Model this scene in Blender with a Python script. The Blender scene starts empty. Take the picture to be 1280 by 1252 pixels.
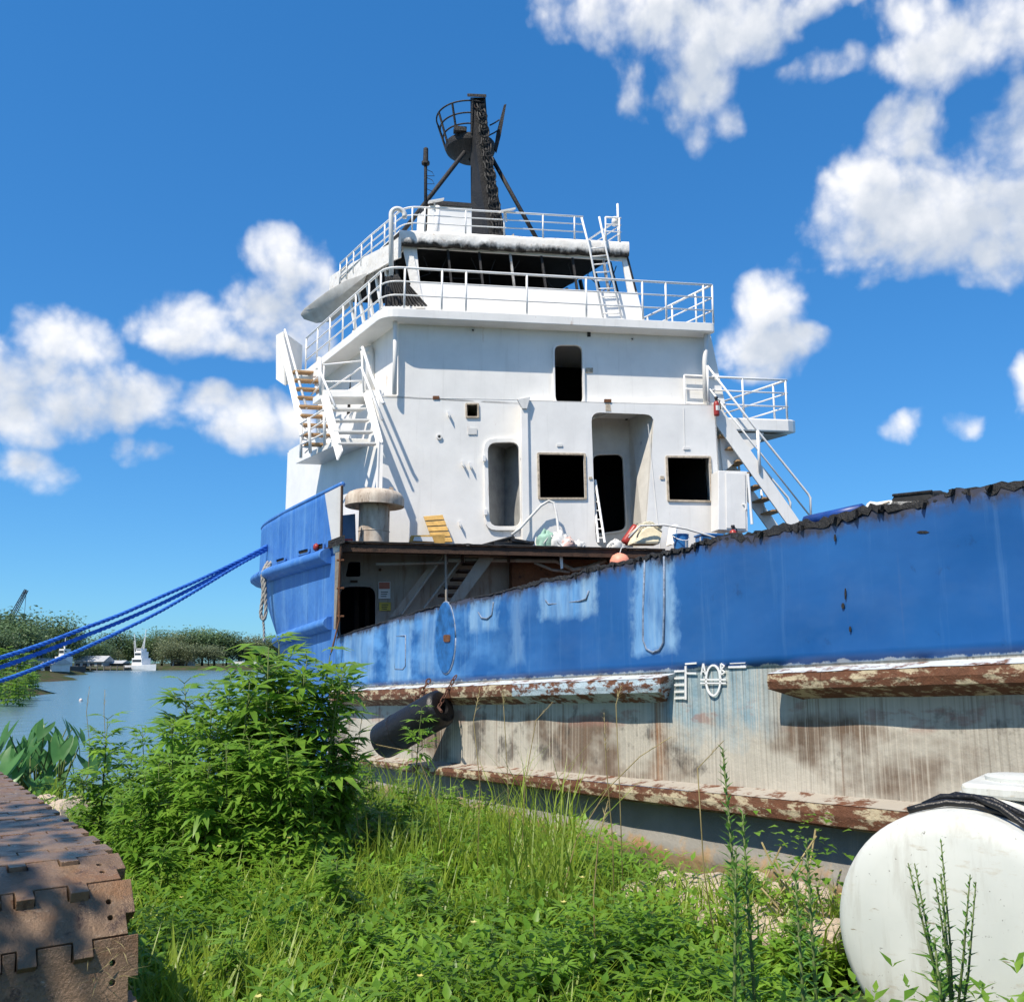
import bpy, bmesh, math, random
import numpy as np
from mathutils import Vector as V, Matrix, geometry, noise as mnoise
R = math.radians
random.seed(7); np.random.seed(7)
scene = bpy.context.scene
col = scene.collection

# ---------------------------------------------------------------- camera
F, PCX, PCY, HOR, EYE = 1150.0, 640.0, 626.0, 828.0, 1.75
PITCH = math.atan((HOR - PCY) / F)
cam_d = bpy.data.cameras.new('camera')
cam = bpy.data.objects.new('camera', cam_d); col.objects.link(cam)
cam_d.sensor_fit = 'HORIZONTAL'; cam_d.sensor_width = 36.0; cam_d.lens = 36.0 * F / 1280.0
cam_d.clip_start = 0.05; cam_d.clip_end = 6000
cam.location = (0, 0, EYE); cam.rotation_euler = (R(90) + PITCH, 0, 0)
scene.camera = cam

# ---------------------------------------------------------------- light
SUN_AZ, SUN_EL = R(180 + 40), R(56)      # azimuth clockwise from +Y
sun_dir = V((math.sin(SUN_AZ) * math.cos(SUN_EL), math.cos(SUN_AZ) * math.cos(SUN_EL), math.sin(SUN_EL)))
sd = bpy.data.lights.new('sun', 'SUN'); sd.energy = 4.8; sd.angle = R(0.53); sd.color = (1.0, 0.91, 0.78)
so = bpy.data.objects.new('sun', sd); col.objects.link(so); so.location = (-20, -20, 40)
so.rotation_euler = (-sun_dir).to_track_quat('-Z', 'Y').to_euler()
vs = scene.view_settings
vs.view_transform = 'Standard'; vs.look = 'None'; vs.exposure = 0.45; vs.gamma = 1.0; vs.use_curve_mapping = False
scene.cycles.use_denoising = True
scene.cycles.max_bounces = 4; scene.cycles.diffuse_bounces = 3; scene.cycles.transparent_max_bounces = 6

world = bpy.data.worlds.new('World'); scene.world = world; world.use_nodes = True

def px_ray(px, py):
    cx, cy = (px - PCX) / F, (PCY - py) / F
    s, c = math.sin(PITCH), math.cos(PITCH)
    return V((cx, c - cy * s, s + cy * c))
def azel(px, py):
    d = px_ray(px, py).normalized()
    return math.atan2(d.x, d.y), math.asin(d.z)

def build_world():
    nt = world.node_tree; nt.nodes.clear(); L = nt.links
    # --- cloud density as a node group of (azimuth, elevation)
    g = bpy.data.node_groups.new('cloud_density', 'ShaderNodeTree')
    g.interface.new_socket('P', in_out='INPUT', socket_type='NodeSocketVector')
    g.interface.new_socket('D', in_out='OUTPUT', socket_type='NodeSocketFloat')
    gi, go = g.nodes.new('NodeGroupInput'), g.nodes.new('NodeGroupOutput'); GL = g.links
    # warp
    n1 = g.nodes.new('ShaderNodeTexNoise'); n1.inputs['Scale'].default_value = 11; n1.inputs['Detail'].default_value = 1.5
    GL.new(gi.outputs[0], n1.inputs['Vector'])
    sub = g.nodes.new('ShaderNodeVectorMath'); sub.operation = 'SUBTRACT'; sub.inputs[1].default_value = (.5, .5, .5)
    GL.new(n1.outputs['Color'], sub.inputs[0])
    wm = g.nodes.new('ShaderNodeVectorMath'); wm.operation = 'MULTIPLY_ADD'; wm.inputs[1].default_value = (.055, .05, 0)
    GL.new(sub.outputs[0], wm.inputs[0]); GL.new(gi.outputs[0], wm.inputs[2])
    # (px, py, rx, ry, weight)
    C = [(800, 12, 120, 44, 1), (905, 30, 90, 50, 1), (780, 95, 34, 55, .75), (875, 105, 60, 55, .8), (915, 145, 28, 26, .6), (700, 2, 40, 18, .6),
         (1030, 92, 55, 18, .7), (1110, 85, 45, 22, .75), (1195, 58, 85, 38, 1), (1265, 28, 60, 42, 1), (1010, 15, 110, 22, .7), (1140,25,60,28,.75),
         (1140, 165, 44, 42, .9), (1090, 235, 58, 46, 1), (1140, 285, 110, 50, 1), (1235, 262, 100, 62, 1.0), (1278, 165, 36, 48, 1), (1290, 300, 90, 50, 1), (1085, 350, 22, 18, .5), (1115, 340, 25, 20, .5),
         (965, 385, 46, 42, 1), (930, 430, 56, 34, 1), (985, 438, 50, 30, 1), (950, 460, 60, 14, .8),
         (85, 425, 62, 40, 1), (60, 480, 95, 48, 1.05), (145, 490, 62, 40, 1), (20, 520, 60, 34, .9), (45, 580, 55, 26, .8), (-40, 470, 70, 60, 1),
         (165, 562, 50, 22, .62),
         (355, 330, 48, 36, 1), (330, 385, 62, 40, 1), (245, 402, 75, 34, .95), (380, 420, 40, 40, .9), (300, 430, 70, 25, .9), (400,370,30,50,.9),
         (262, 505, 34, 24, 1), (315, 528, 68, 28, 1), (365, 525, 38, 34, .9),
         (1132, 528, 34, 19, .66), (1212, 528, 24, 17, .62), (1280, 480, 20, 36, .9),(985,412,30,40,.6)]
    B = []
    for (px, py, rx, ry, w) in C:
        a, e = azel(px, py)
        B.append((a, e, rx / 1150, ry / 1150, w))
    rr = random.Random(3)
    k = 0
    while k < 20:                                   # the same kind of cloud goes on round the rest of the sky
        a = rr.uniform(-math.pi, math.pi); e = rr.uniform(.08, 1.0)
        if abs(a) < .85 and e < .95: continue
        s = rr.uniform(.08, .16); B.append((a, e, s * 1.5, s * .7, 1)); k += 1
    def blobs(tree, links, src, lst, k):
        last = None
        for (a, e, rx, ry, w) in lst:
            m_ = tree.nodes.new('ShaderNodeVectorMath'); m_.operation = 'MULTIPLY_ADD'; m_.inputs[1].default_value = (1 / rx, 1 / ry, 0); m_.inputs[2].default_value = (-a / rx, -e / ry, 0)
            links.new(src, m_.inputs[0])
            l_ = tree.nodes.new('ShaderNodeVectorMath'); l_.operation = 'DOT_PRODUCT'
            links.new(m_.outputs[0], l_.inputs[0]); links.new(m_.outputs[0], l_.inputs[1])
            lo = l_.outputs['Value']
            if w < .99:
                z_ = tree.nodes.new('ShaderNodeMath'); z_.operation = 'ADD'; z_.inputs[1].default_value = (1 - w) * 1.5; links.new(lo, z_.inputs[0]); lo = z_.outputs[0]
            if last is None: last = lo
            else:
                mx = tree.nodes.new('ShaderNodeMath'); mx.operation = 'SMOOTH_MIN'; mx.inputs[2].default_value = k
                links.new(last, mx.inputs[0]); links.new(lo, mx.inputs[1]); last = mx.outputs[0]
        o = tree.nodes.new('ShaderNodeMath'); o.operation = 'MULTIPLY_ADD'; o.inputs[1].default_value = -.62; o.inputs[2].default_value = 1.0
        links.new(last, o.inputs[0]); return o
    last = blobs(g, GL, wm.outputs[0], B, .45)
    n2 = g.nodes.new('ShaderNodeTexVoronoi'); n2.voronoi_dimensions = '2D'; n2.feature = 'SMOOTH_F1'; n2.normalize = True; n2.inputs['Smoothness'].default_value = .55
    n2.inputs['Scale'].default_value = 30; n2.inputs['Detail'].default_value = 2; n2.inputs['Roughness'].default_value = .45; n2.inputs['Lacunarity'].default_value = 2.2
    GL.new(wm.outputs[0], n2.inputs['Vector'])
    n5 = g.nodes.new('ShaderNodeTexNoise'); n5.inputs['Scale'].default_value = 12; n5.inputs['Detail'].default_value = 8; n5.inputs['Roughness'].default_value = .58; GL.new(gi.outputs[0], n5.inputs['Vector'])
    a1 = g.nodes.new('ShaderNodeMath'); a1.operation = 'MULTIPLY_ADD'; a1.inputs[1].default_value = -1.1; a1.inputs[2].default_value = -.42; GL.new(n2.outputs['Distance'], a1.inputs[0])
    ad = g.nodes.new('ShaderNodeMath'); ad.operation = 'MULTIPLY_ADD'; ad.inputs[1].default_value = 1.75; GL.new(n5.outputs['Fac'], ad.inputs[0]); GL.new(a1.outputs[0], ad.inputs[2])
    su = g.nodes.new('ShaderNodeMath'); su.operation = 'ADD'
    GL.new(last.outputs[0], su.inputs[0]); GL.new(ad.outputs[0], su.inputs[1])
    GL.new(su.outputs[0], go.inputs[0])
    # --- world
    N = nt.nodes; world.cycles.sampling_method = 'MANUAL'; world.cycles.sample_map_resolution = 256
    tc = N.new('ShaderNodeTexCoord'); sx = N.new('ShaderNodeSeparateXYZ'); L.new(tc.outputs['Generated'], sx.inputs[0])
    at = N.new('ShaderNodeMath'); at.operation = 'ARCTAN2'; L.new(sx.outputs['X'], at.inputs[0]); L.new(sx.outputs['Y'], at.inputs[1])
    asn = N.new('ShaderNodeMath'); asn.operation = 'ARCSINE'; L.new(sx.outputs['Z'], asn.inputs[0])
    cb = N.new('ShaderNodeCombineXYZ'); L.new(at.outputs[0], cb.inputs[0]); L.new(asn.outputs[0], cb.inputs[1])
    d1 = N.new('ShaderNodeGroup'); d1.node_tree = g; L.new(cb.outputs[0], d1.inputs[0])
    big = [(850, 10, 190, 60, 1), (1200, 50, 130, 55, 1), (1130, 240, 110, 80, 1), (1260, 230, 110, 95, 1), (965, 395, 60, 55, 1), (955, 440, 80, 34, 1), (75, 440, 80, 60, 1), (110, 490, 110, 50, 1), (350, 350, 62, 62, 1), (270, 405, 110, 40, 1), (305, 515, 85, 42, 1), (1132, 526, 34, 20, 1), (820, 90, 110, 60, 1)]
    big = [azel(x, y) + (rx / 1150, ry / 1150, w) for x, y, rx, ry, w in big]
    off = N.new('ShaderNodeVectorMath'); off.operation = 'ADD'; off.inputs[1].default_value = (-.012, .018, 0); L.new(cb.outputs[0], off.inputs[0])
    n3 = N.new('ShaderNodeTexNoise'); n3.inputs['Scale'].default_value = 15; n3.inputs['Detail'].default_value = 5; L.new(cb.outputs[0], n3.inputs['Vector'])
    n4 = N.new('ShaderNodeTexNoise'); n4.inputs['Scale'].default_value = 15; n4.inputs['Detail'].default_value = 5; L.new(off.outputs[0], n4.inputs['Vector'])
    bb = N.new('ShaderNodeVectorMath'); bb.operation = 'ADD'; bb.inputs[1].default_value = (-.014, .050, 0); L.new(cb.outputs[0], bb.inputs[0])
    k1 = blobs(nt, L, bb.outputs[0], big, .8)
    nd_ = N.new('ShaderNodeMath'); nd_.operation = 'SUBTRACT'; L.new(n3.outputs['Fac'], nd_.inputs[0]); L.new(n4.outputs['Fac'], nd_.inputs[1])
    kc = N.new('ShaderNodeMath'); kc.operation = 'MULTIPLY_ADD'; kc.inputs[1].default_value = -.55; kc.inputs[2].default_value = .18; L.new(k1.outputs[0], kc.inputs[0])
    d2 = N.new('ShaderNodeMath'); d2.operation = 'MULTIPLY_ADD'; d2.inputs[1].default_value = 1.6; L.new(nd_.outputs[0], d2.inputs[0]); L.new(kc.outputs[0], d2.inputs[2])
    al = N.new('ShaderNodeMapRange'); al.interpolation_type = 'SMOOTHSTEP'; al.inputs[1].default_value = .24; al.inputs[2].default_value = 1.22; al.inputs[4].default_value = .96
    L.new(d1.outputs[0], al.inputs[0])
    df = d2
    sh = N.new('ShaderNodeMapRange'); sh.inputs[1].default_value = -.42; sh.inputs[2].default_value = .22; L.new(df.outputs[0], sh.inputs[0])
    cr = N.new('ShaderNodeMix'); cr.data_type = 'RGBA'
    cr.inputs[6].default_value = (.60, .655, .74, 1); cr.inputs[7].default_value = (.98, .98, .99, 1); L.new(sh.outputs[0], cr.inputs[0])
    sky = N.new('ShaderNodeTexSky'); sky.sky_type = 'NISHITA'; sky.sun_disc = False
    sky.sun_elevation = SUN_EL; sky.sun_rotation = SUN_AZ; sky.altitude = 0; sky.air_density = 1.0; sky.dust_density = .0; sky.ozone_density = 3.0
    hs = N.new('ShaderNodeHueSaturation'); hs.inputs['Saturation'].default_value = 1.30; hs.inputs['Value'].default_value = 1.0
    L.new(sky.outputs[0], hs.inputs['Color'])
    b1 = N.new('ShaderNodeBackground'); b1.inputs['Strength'].default_value = .13
    tn = N.new('ShaderNodeMix'); tn.data_type = 'RGBA'; tn.blend_type = 'MULTIPLY'; tn.inputs[0].default_value = 1; tn.inputs[7].default_value = (.52, 1.10, 1.68, 1); gm = N.new('ShaderNodeGamma'); gm.inputs[1].default_value = .6; L.new(hs.outputs[0], gm.inputs[0]); L.new(gm.outputs[0], tn.inputs[6]); L.new(tn.outputs[2], b1.inputs['Color'])
    b2 = N.new('ShaderNodeBackground'); b2.inputs['Strength'].default_value = .80; L.new(cr.outputs[2], b2.inputs['Color'])
    mx = N.new('ShaderNodeMixShader'); L.new(al.outputs[0], mx.inputs[0]); L.new(b1.outputs[0], mx.inputs[1]); L.new(b2.outputs[0], mx.inputs[2])
    out = N.new('ShaderNodeOutputWorld'); L.new(mx.outputs[0], out.inputs['Surface'])
build_world()

# ---------------------------------------------------------------- frames of reference (metres; x right, y away, z up)
GROUND_Z, WATER_Z = 0.0, -0.55
A_AZ, T_AZ = R(-31.3), R(79.0)
A = V((math.sin(A_AZ), math.cos(A_AZ), 0))              # ship forward
NO = V((-math.cos(A_AZ), math.sin(A_AZ), 0))            # outward from the near hull side
T = V((math.sin(T_AZ), math.cos(T_AZ), 0))              # across the ship
NW = V((math.cos(T_AZ), -math.sin(T_AZ), 0))            # out of the after wall of the house
UP = V((0, 0, 1)); EYEP = V((0, 0, EYE))
def hit(px, py, P0, N):
    d = px_ray(px, py); return EYEP + d * ((P0 - EYEP).dot(N) / d.dot(N))
def HD(px, py, depth):
    d = px_ray(px, py); return EYEP + d * (depth / d.y)
def HZ(px, py, z):
    d = px_ray(px, py); return EYEP + d * ((z - EYE) / d.z)
H0 = HD(420, 828, 17.5); H0.z = 0
W0 = HD(498, 828, 19.0); W0.z = 0
def HW(px, py, j=0.0): return hit(px, py, W0 + NW * j, NW)
def HH(px, py, w=0.0): return hit(px, py, H0 + NO * w, NO)
def hp(s, z, w=0.0): return H0 - A * s + NO * w + UP * z      # s metres aft of the cut, z up, w outboard
def hsz(px, py, w=0.0):
    p = HH(px, py, w); return (-(p - H0).dot(A), p.z)
LN = V((-math.cos(A_AZ), math.sin(A_AZ), 0))
def HL(px, py, k=0.0): return hit(px, py, W0 + LN * k, LN)    # the house's port side

# ---------------------------------------------------------------- objects
def tag(o, label=None, cat=None, group=None, kind=None):
    if label: o['label'] = label
    if cat: o['category'] = cat
    if group: o['group'] = group
    if kind: o['kind'] = kind
    return o
WPOS = {}
def empty(name, loc, label, cat, group=None, rz=0):
    o = bpy.data.objects.new(name, None); col.objects.link(o); o.location = loc; o.rotation_euler[2] = rz
    o.empty_display_size = .2; WPOS[o.name] = V(loc); return tag(o, label, cat, group)
def copy_tree(o, parent=None):
    c = o.copy(); col.objects.link(c); c.parent = parent
    for ch in o.children: copy_tree(ch, c)
    return c
class MB:
    def __init__(s): s.v = []; s.f = []; s.uv = None
    def add(s, vs, fs):
        b = len(s.v); s.v += [tuple(x) for x in vs]; s.f += [tuple(i + b for i in f) for f in fs]; return s
    def prism(s, pts, vec):
        n = len(pts); pts = [V(p) for p in pts]; vec = V(vec)
        s.add(pts + [p + vec for p in pts], [tuple(range(n)), tuple(range(2 * n - 1, n - 1, -1))] + [(i, i + n, (i + 1) % n + n, (i + 1) % n) for i in range(n)]); return s
    def box(s, c, ax, ay, az):            # centre and three half-axis vectors
        c, ax, ay, az = V(c), V(ax), V(ay), V(az)
        return s.prism([c - ax - ay - az, c + ax - ay - az, c + ax + ay - az, c - ax + ay - az], az * 2)
    def tube(s, pts, r, n=8, caps=True):
        pts = [V(p) for p in pts]; m = len(pts)
        rs = r if isinstance(r, (list, tuple)) else [r] * m
        vs = []; fs = []; ref = None
        for i, p in enumerate(pts):
            d = (pts[min(i + 1, m - 1)] - pts[max(i - 1, 0)]).normalized()
            if ref is None:
                ref = d.orthogonal().normalized()
                if abs(d.z) < .9: ref = (UP - d * d.z).normalized()
            ref = (ref - d * ref.dot(d)).normalized(); b = d.cross(ref)
            for k in range(n):
                a = 2 * math.pi * k / n; vs.append(p + (ref * math.cos(a) + b * math.sin(a)) * rs[i])
        for i in range(m - 1):
            for k in range(n): fs.append((i * n + k, i * n + (k + 1) % n, (i + 1) * n + (k + 1) % n, (i + 1) * n + k))
        if caps: fs += [tuple(range(n - 1, -1, -1)), tuple(range((m - 1) * n, m * n))]
        return s.add(vs, fs)
    def lathe(s, c, prof, n=20, axis=UP, ang=(0, 360)):
        axis = V(axis).normalized(); u = axis.orthogonal().normalized(); w = axis.cross(u); c = V(c)
        full = ang[1] - ang[0] >= 360; m = n if full else n + 1; vs = []; fs = []
        for (r, h) in prof:
            for k in range(m):
                a = R(ang[0] + (ang[1] - ang[0]) * k / n); vs.append(c + axis * h + (u * math.cos(a) + w * math.sin(a)) * r)
        for i in range(len(prof) - 1):
            for k in range(n): fs.append((i * m + k, i * m + (k + 1) % m, (i + 1) * m + (k + 1) % m, (i + 1) * m + k))
        return s.add(vs, fs)
    def plate(s, outer, holes, vec):      # flat plate with holes, thickness vec
        loops = [[V(p) for p in outer]] + [[V(p) for p in h] for h in holes]; vec = V(vec)
        flat = [p for l in loops for p in l]; n = len(flat)
        o = loops[0][0]; nn = geometry.normal(loops[0]); e1 = nn.orthogonal().normalized(); e2 = nn.cross(e1)
        tri = geometry.tessellate_polygon([[V(((p - o).dot(e1), (p - o).dot(e2), 0)) for p in l] for l in loops])
        fs = [tuple(t) for t in tri] + [tuple(i + n for i in reversed(t)) for t in tri]; b = 0
        for l in loops:
            m = len(l); fs += [(b + i, b + (i + 1) % m, b + (i + 1) % m + n, b + i + n) for i in range(m)]; b += m
        return s.add(flat + [p + vec for p in flat], fs)
    def grid(s, rows, close=False):
        m = len(rows[0]); vs = [p for r in rows for p in r]
        return s.add(vs, [(i * m + k, i * m + k + 1, (i + 1) * m + k + 1, (i + 1) * m + k) for i in range(len(rows) - 1) for k in range(m - 1)])
    def build(s, name, mat, parent=None, smooth=False, bevel=0, uv=None, auto=None, pivot=None):
        me = bpy.data.meshes.new(name)
        xs = np.array(s.v); lo, hi = xs.min(0), xs.max(0)
        pv = V(pivot) if pivot is not None else V(((lo[0] + hi[0]) / 2, (lo[1] + hi[1]) / 2, lo[2]))
        me.from_pydata([tuple(x) for x in (xs - np.array(pv))], [], s.f)
        bm = bmesh.new(); bm.from_mesh(me); bmesh.ops.recalc_face_normals(bm, faces=bm.faces); bm.to_mesh(me); bm.free()
        me.materials.append(mat)
        if uv is not None:
            ul = me.uv_layers.new(name='UVMap')
            for lp in me.loops: ul.data[lp.index].uv = uv[lp.vertex_index]
        if smooth:
            me.polygons.foreach_set('use_smooth', [True] * len(me.polygons))
            if auto: me.set_sharp_from_angle(angle=R(auto))
        o = bpy.data.objects.new(name, me); col.objects.link(o); WPOS[o.name] = pv
        if parent is not None: o.parent = parent; o.location = pv - WPOS[parent.name]
        else: o.location = pv
        if bevel:
            md = o.modifiers.new('bevel', 'BEVEL'); md.width = bevel; md.segments = 2; md.limit_method = 'ANGLE'; md.angle_limit = R(40)
            md.harden_normals = False
        return o
def lerp(a, b, t): return a + (b - a) * t
def rrect(fn, x0, y0, x1, y1, r, n=5, corners=(1, 1, 1, 1)):
    """rounded rectangle in photo pixels put on a plane by fn; corners tl, tr, br, bl"""
    out = []
    for (cx, cy, a0, on) in ((x0, y0, 180, corners[0]), (x1, y0, 270, corners[1]), (x1, y1, 0, corners[2]), (x0, y1, 90, corners[3])):
        if not on or r == 0: out.append((cx, cy)); continue
        ox = cx + (r if cx == x0 else -r); oy = cy + (r if cy == y0 else -r)
        for k in range(n + 1):
            a = R(a0 + 90 * k / n); out.append((ox + r * math.cos(a), oy + r * math.sin(a)))
    return [fn(x, y) for x, y in out]
def qrect(fn, q, r, n=4):
    """rounded quad, q = four pixel corners tl tr br bl"""
    out = []
    for i in range(4):
        c = V(q[i]); p = V(q[i - 1]); nx = V(q[(i + 1) % 4])
        a = c + (p - c).normalized() * r; b = c + (nx - c).normalized() * r
        for k in range(n + 1):
            t = k / n; u = a.lerp(c, t).lerp(c.lerp(b, t), t); out.append(fn(u.x, u.y))
    return out

# ---------------------------------------------------------------- materials
MATS = {}
class NT:
    def __init__(s, name):
        s.m = bpy.data.materials.new(name); s.m.use_nodes = True; s.t = s.m.node_tree; s.b = s.t.nodes['Principled BSDF']; s.pos = None; MATS[name] = s.m
    def n(s, ty, **kw):
        nd = s.t.nodes.new(ty)
        for k, v in kw.items():
            if hasattr(nd, k): setattr(nd, k, v)
            else: nd.inputs[k].default_value = v
        return nd
    def l(s, a, b): s.t.links.new(a, b)
    def P(s):
        if s.pos is None: s.pos = s.n('ShaderNodeNewGeometry').outputs['Position']
        return s.pos
    def map(s, src, scale, loc=(0, 0, 0), rot=(0, 0, 0)):
        m = s.n('ShaderNodeMapping'); m.inputs['Scale'].default_value = scale; m.inputs['Location'].default_value = loc; m.inputs['Rotation'].default_value = rot
        s.l(src, m.inputs['Vector']); return m.outputs[0]
    def noise(s, src, scale, detail=5, rough=.6, lo=.3, hi=.7, dist=0):
        nd = s.n('ShaderNodeTexNoise'); nd.inputs['Scale'].default_value = scale; nd.inputs['Detail'].default_value = detail; nd.inputs['Roughness'].default_value = rough; nd.inputs['Distortion'].default_value = dist
        s.l(src, nd.inputs['Vector']); mr = s.n('ShaderNodeMapRange'); mr.inputs[1].default_value = lo; mr.inputs[2].default_value = hi
        s.l(nd.outputs['Fac'], mr.inputs[0]); return mr.outputs[0]
    def mix(s, fac, a, b):
        m = s.n('ShaderNodeMix', data_type='RGBA')
        for v, i in ((fac, 0), (a, 6), (b, 7)):
            if isinstance(v, (int, float)): m.inputs[i].default_value = v
            elif isinstance(v, tuple): m.inputs[i].default_value = v + (1,)
            else: s.l(v, m.inputs[i])
        return m.outputs[2]
    def math(s, op, a, b=0.0, c=0.0):
        m = s.n('ShaderNodeMath', operation=op)
        for i, v in enumerate((a, b, c)):
            if isinstance(v, (int, float)): m.inputs[i].default_value = v
            else: s.l(v, m.inputs[i])
        return m.outputs[0]
    def rng(s, v, a, b, c=0.0, d=1.0):
        m = s.n('ShaderNodeMapRange'); m.inputs[1].default_value = a; m.inputs[2].default_value = b; m.inputs[3].default_value = c; m.inputs[4].default_value = d
        s.l(v, m.inputs[0]); return m.outputs[0]
    def bump(s, h, strength=.3, dist=.02):
        b = s.n('ShaderNodeBump'); b.inputs['Strength'].default_value = strength; b.inputs['Distance'].default_value = dist
        s.l(h, b.inputs['Height']); s.l(b.outputs[0], s.b.inputs['Normal'])
    def done(s, color, rough=.6, metal=0.0, spec=.4):
        if isinstance(color, tuple): s.b.inputs['Base Color'].default_value = color + (1,)
        else: s.l(color, s.b.inputs['Base Color'])
        if isinstance(rough, (int, float)): s.b.inputs['Roughness'].default_value = rough
        else: s.l(rough, s.b.inputs['Roughness'])
        s.b.inputs['Metallic'].default_value = metal; s.b.inputs['Specular IOR Level'].default_value = spec
        return s.m
def simple(name, c, rough=.6, var=.25, scale=6, metal=0, spec=.4, bump=.0):
    t = NT(name); n = t.noise(t.P(), scale, 6, .65)
    dark = tuple(x * (1 - var) for x in c); lite = tuple(min(1, x * (1 + var * .6)) for x in c)
    if bump: t.bump(t.noise(t.P(), scale * 5, 4), bump, .01)
    return t.done(t.mix(n, dark, lite), rough, metal, spec)

def m_white(name, base=(.80, .80, .79), rust=.5, grime=.5):
    t = NT(name); p = t.P()
    c = t.mix(t.noise(p, 1.3, 6, .6, .35, .75), base, tuple(x * (1 - .16 * grime) for x in base))
    st = t.noise(t.map(p, (9, 9, .55)), 1.0, 6, .65, .56, .78)                      # run-down streaks
    c = t.mix(t.math('MULTIPLY', st, .30 * grime), c, (.46, .44, .40))
    rs = t.math('MULTIPLY', t.noise(t.map(p, (5, 5, .9), (3, 1, 2)), 1.0, 7, .7, .63, .74), t.noise(p, .8, 3, .5, .5, .68))
    c = t.mix(t.math('MULTIPLY', rs, rust), c, (.36, .17, .06))
    sp = t.noise(p, 22, 5, .7, .68, .74); c = t.mix(t.math('MULTIPLY', sp, .5 * rust), c, (.25, .13, .07))
    t.bump(t.noise(p, 2.2, 3, .5), .12, .02)
    return t.done(c, .42, 0, .45)
m_white('white_paint', (.85, .835, .80), 1.3, .9); m_white('white_rail', (.80, .80, .79), .8, .4); m_white('white_stained', (.74, .73, .70), 1.0, 1.0)
def m_soot():
    t = NT('white_soot'); p = t.P(); uv = t.n('ShaderNodeTexCoord').outputs['UV']; s = t.n('ShaderNodeSeparateXYZ'); t.l(uv, s.inputs[0])
    base = t.mix(t.noise(p, 3, 6, .6), (.80, .79, .76), (.66, .63, .58))
    nz = t.noise(t.map(p, (2.5, 2.5, 1.5)), 1.6, 6, .65, .2, .8)
    f = t.rng(t.math('ADD', t.math('MULTIPLY', nz, -.75), s.outputs['Y']), -.30, .08)
    c = t.mix(f, (.012, .011, .010), base); t.bump(nz, .5, .04)
    c = t.mix(t.noise(p, 7, 6, .7, .60, .72), c, (.30, .20, .13))
    return t.done(c, .6)
m_soot()
def m_char():
    t = NT('charred_paint'); p = t.P(); n = t.noise(p, 9, 8, .7)
    c = t.mix(n, (.010, .010, .011), (.030, .029, .030)); c = t.mix(t.noise(t.map(p, (14, 14, 3)), 1, 6, .7, .62, .72), c, (.07, .07, .07))
    t.bump(t.noise(p, 25, 6, .7), .6, .02); return t.done(c, .6, 0, .35)
m_char()
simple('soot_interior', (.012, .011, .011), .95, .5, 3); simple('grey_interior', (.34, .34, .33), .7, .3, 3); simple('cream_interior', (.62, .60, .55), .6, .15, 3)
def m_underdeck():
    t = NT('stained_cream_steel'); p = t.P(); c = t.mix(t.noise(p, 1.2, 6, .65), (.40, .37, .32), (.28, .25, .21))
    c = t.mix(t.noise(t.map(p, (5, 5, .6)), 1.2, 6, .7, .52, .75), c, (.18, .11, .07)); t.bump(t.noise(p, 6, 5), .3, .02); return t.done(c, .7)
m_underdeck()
def m_rust(name, a, b, c3, sc=3.0):
    t = NT(name); p = t.P(); c = t.mix(t.noise(p, sc, 8, .7), a, b); c = t.mix(t.noise(p, sc * 3, 7, .7, .55, .7), c, c3)
    t.bump(t.noise(p, sc * 12, 6, .7), .5, .012); return t.done(c, .8, .0, .3)
m_rust('rusty_steel', (.10, .045, .022), (.20, .085, .04), (.045, .025, .018)); m_rust('dark_rust', (.045, .028, .020), (.09, .05, .032), (.02, .015, .012))
t = NT('track_steel'); p = t.P(); c = t.mix(t.noise(p, 5, 8, .7), (.13, .080, .046), (.27, .175, .105)); c = t.mix(t.noise(p, 2.2, 7, .7, .52, .66), c, (.22, .105, .042)); c = t.mix(t.noise(p, 7, 8, .75, .56, .64), c, (.065, .038, .026)); c = t.mix(t.noise(t.map(p, (3, 3, 9)), 6, 7, .75, .62, .70), c, (.36, .29, .22))
t.bump(t.math('ADD', t.noise(p, 70, 6, .7), t.math('MULTIPLY', t.noise(p, 11, 6, .65), .8)), .55, .008); t.done(c, t.noise(p, 9, 5, .6, .1, 1.1), .15, .4)
m_rust('chain_rust', (.14, .06, .035), (.07, .035, .025), (.20, .09, .05), 14)
def m_bow_blue():
    t = NT('bow_blue'); p = t.P(); c = t.mix(t.noise(p, .9, 6, .6), (.026, .125, .42), (.07, .21, .52))
    c = t.mix(t.noise(t.map(p, (5, 5, .4)), 1, 6, .65, .50, .75), c, (.13, .29, .55)); c = t.mix(t.math('MULTIPLY', t.noise(t.map(p, (6, 6, .35), (2, 5, 1)), 1, 6, .7, .58, .72), .6), c, (.02, .06, .22))
    c = t.mix(t.math('MULTIPLY', t.noise(p, 5, 7, .75, .66, .72), .7), c, (.45, .48, .5)); t.bump(t.noise(p, 1.5, 3), .25, .05); return t.done(c, .45)
m_bow_blue()
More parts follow.
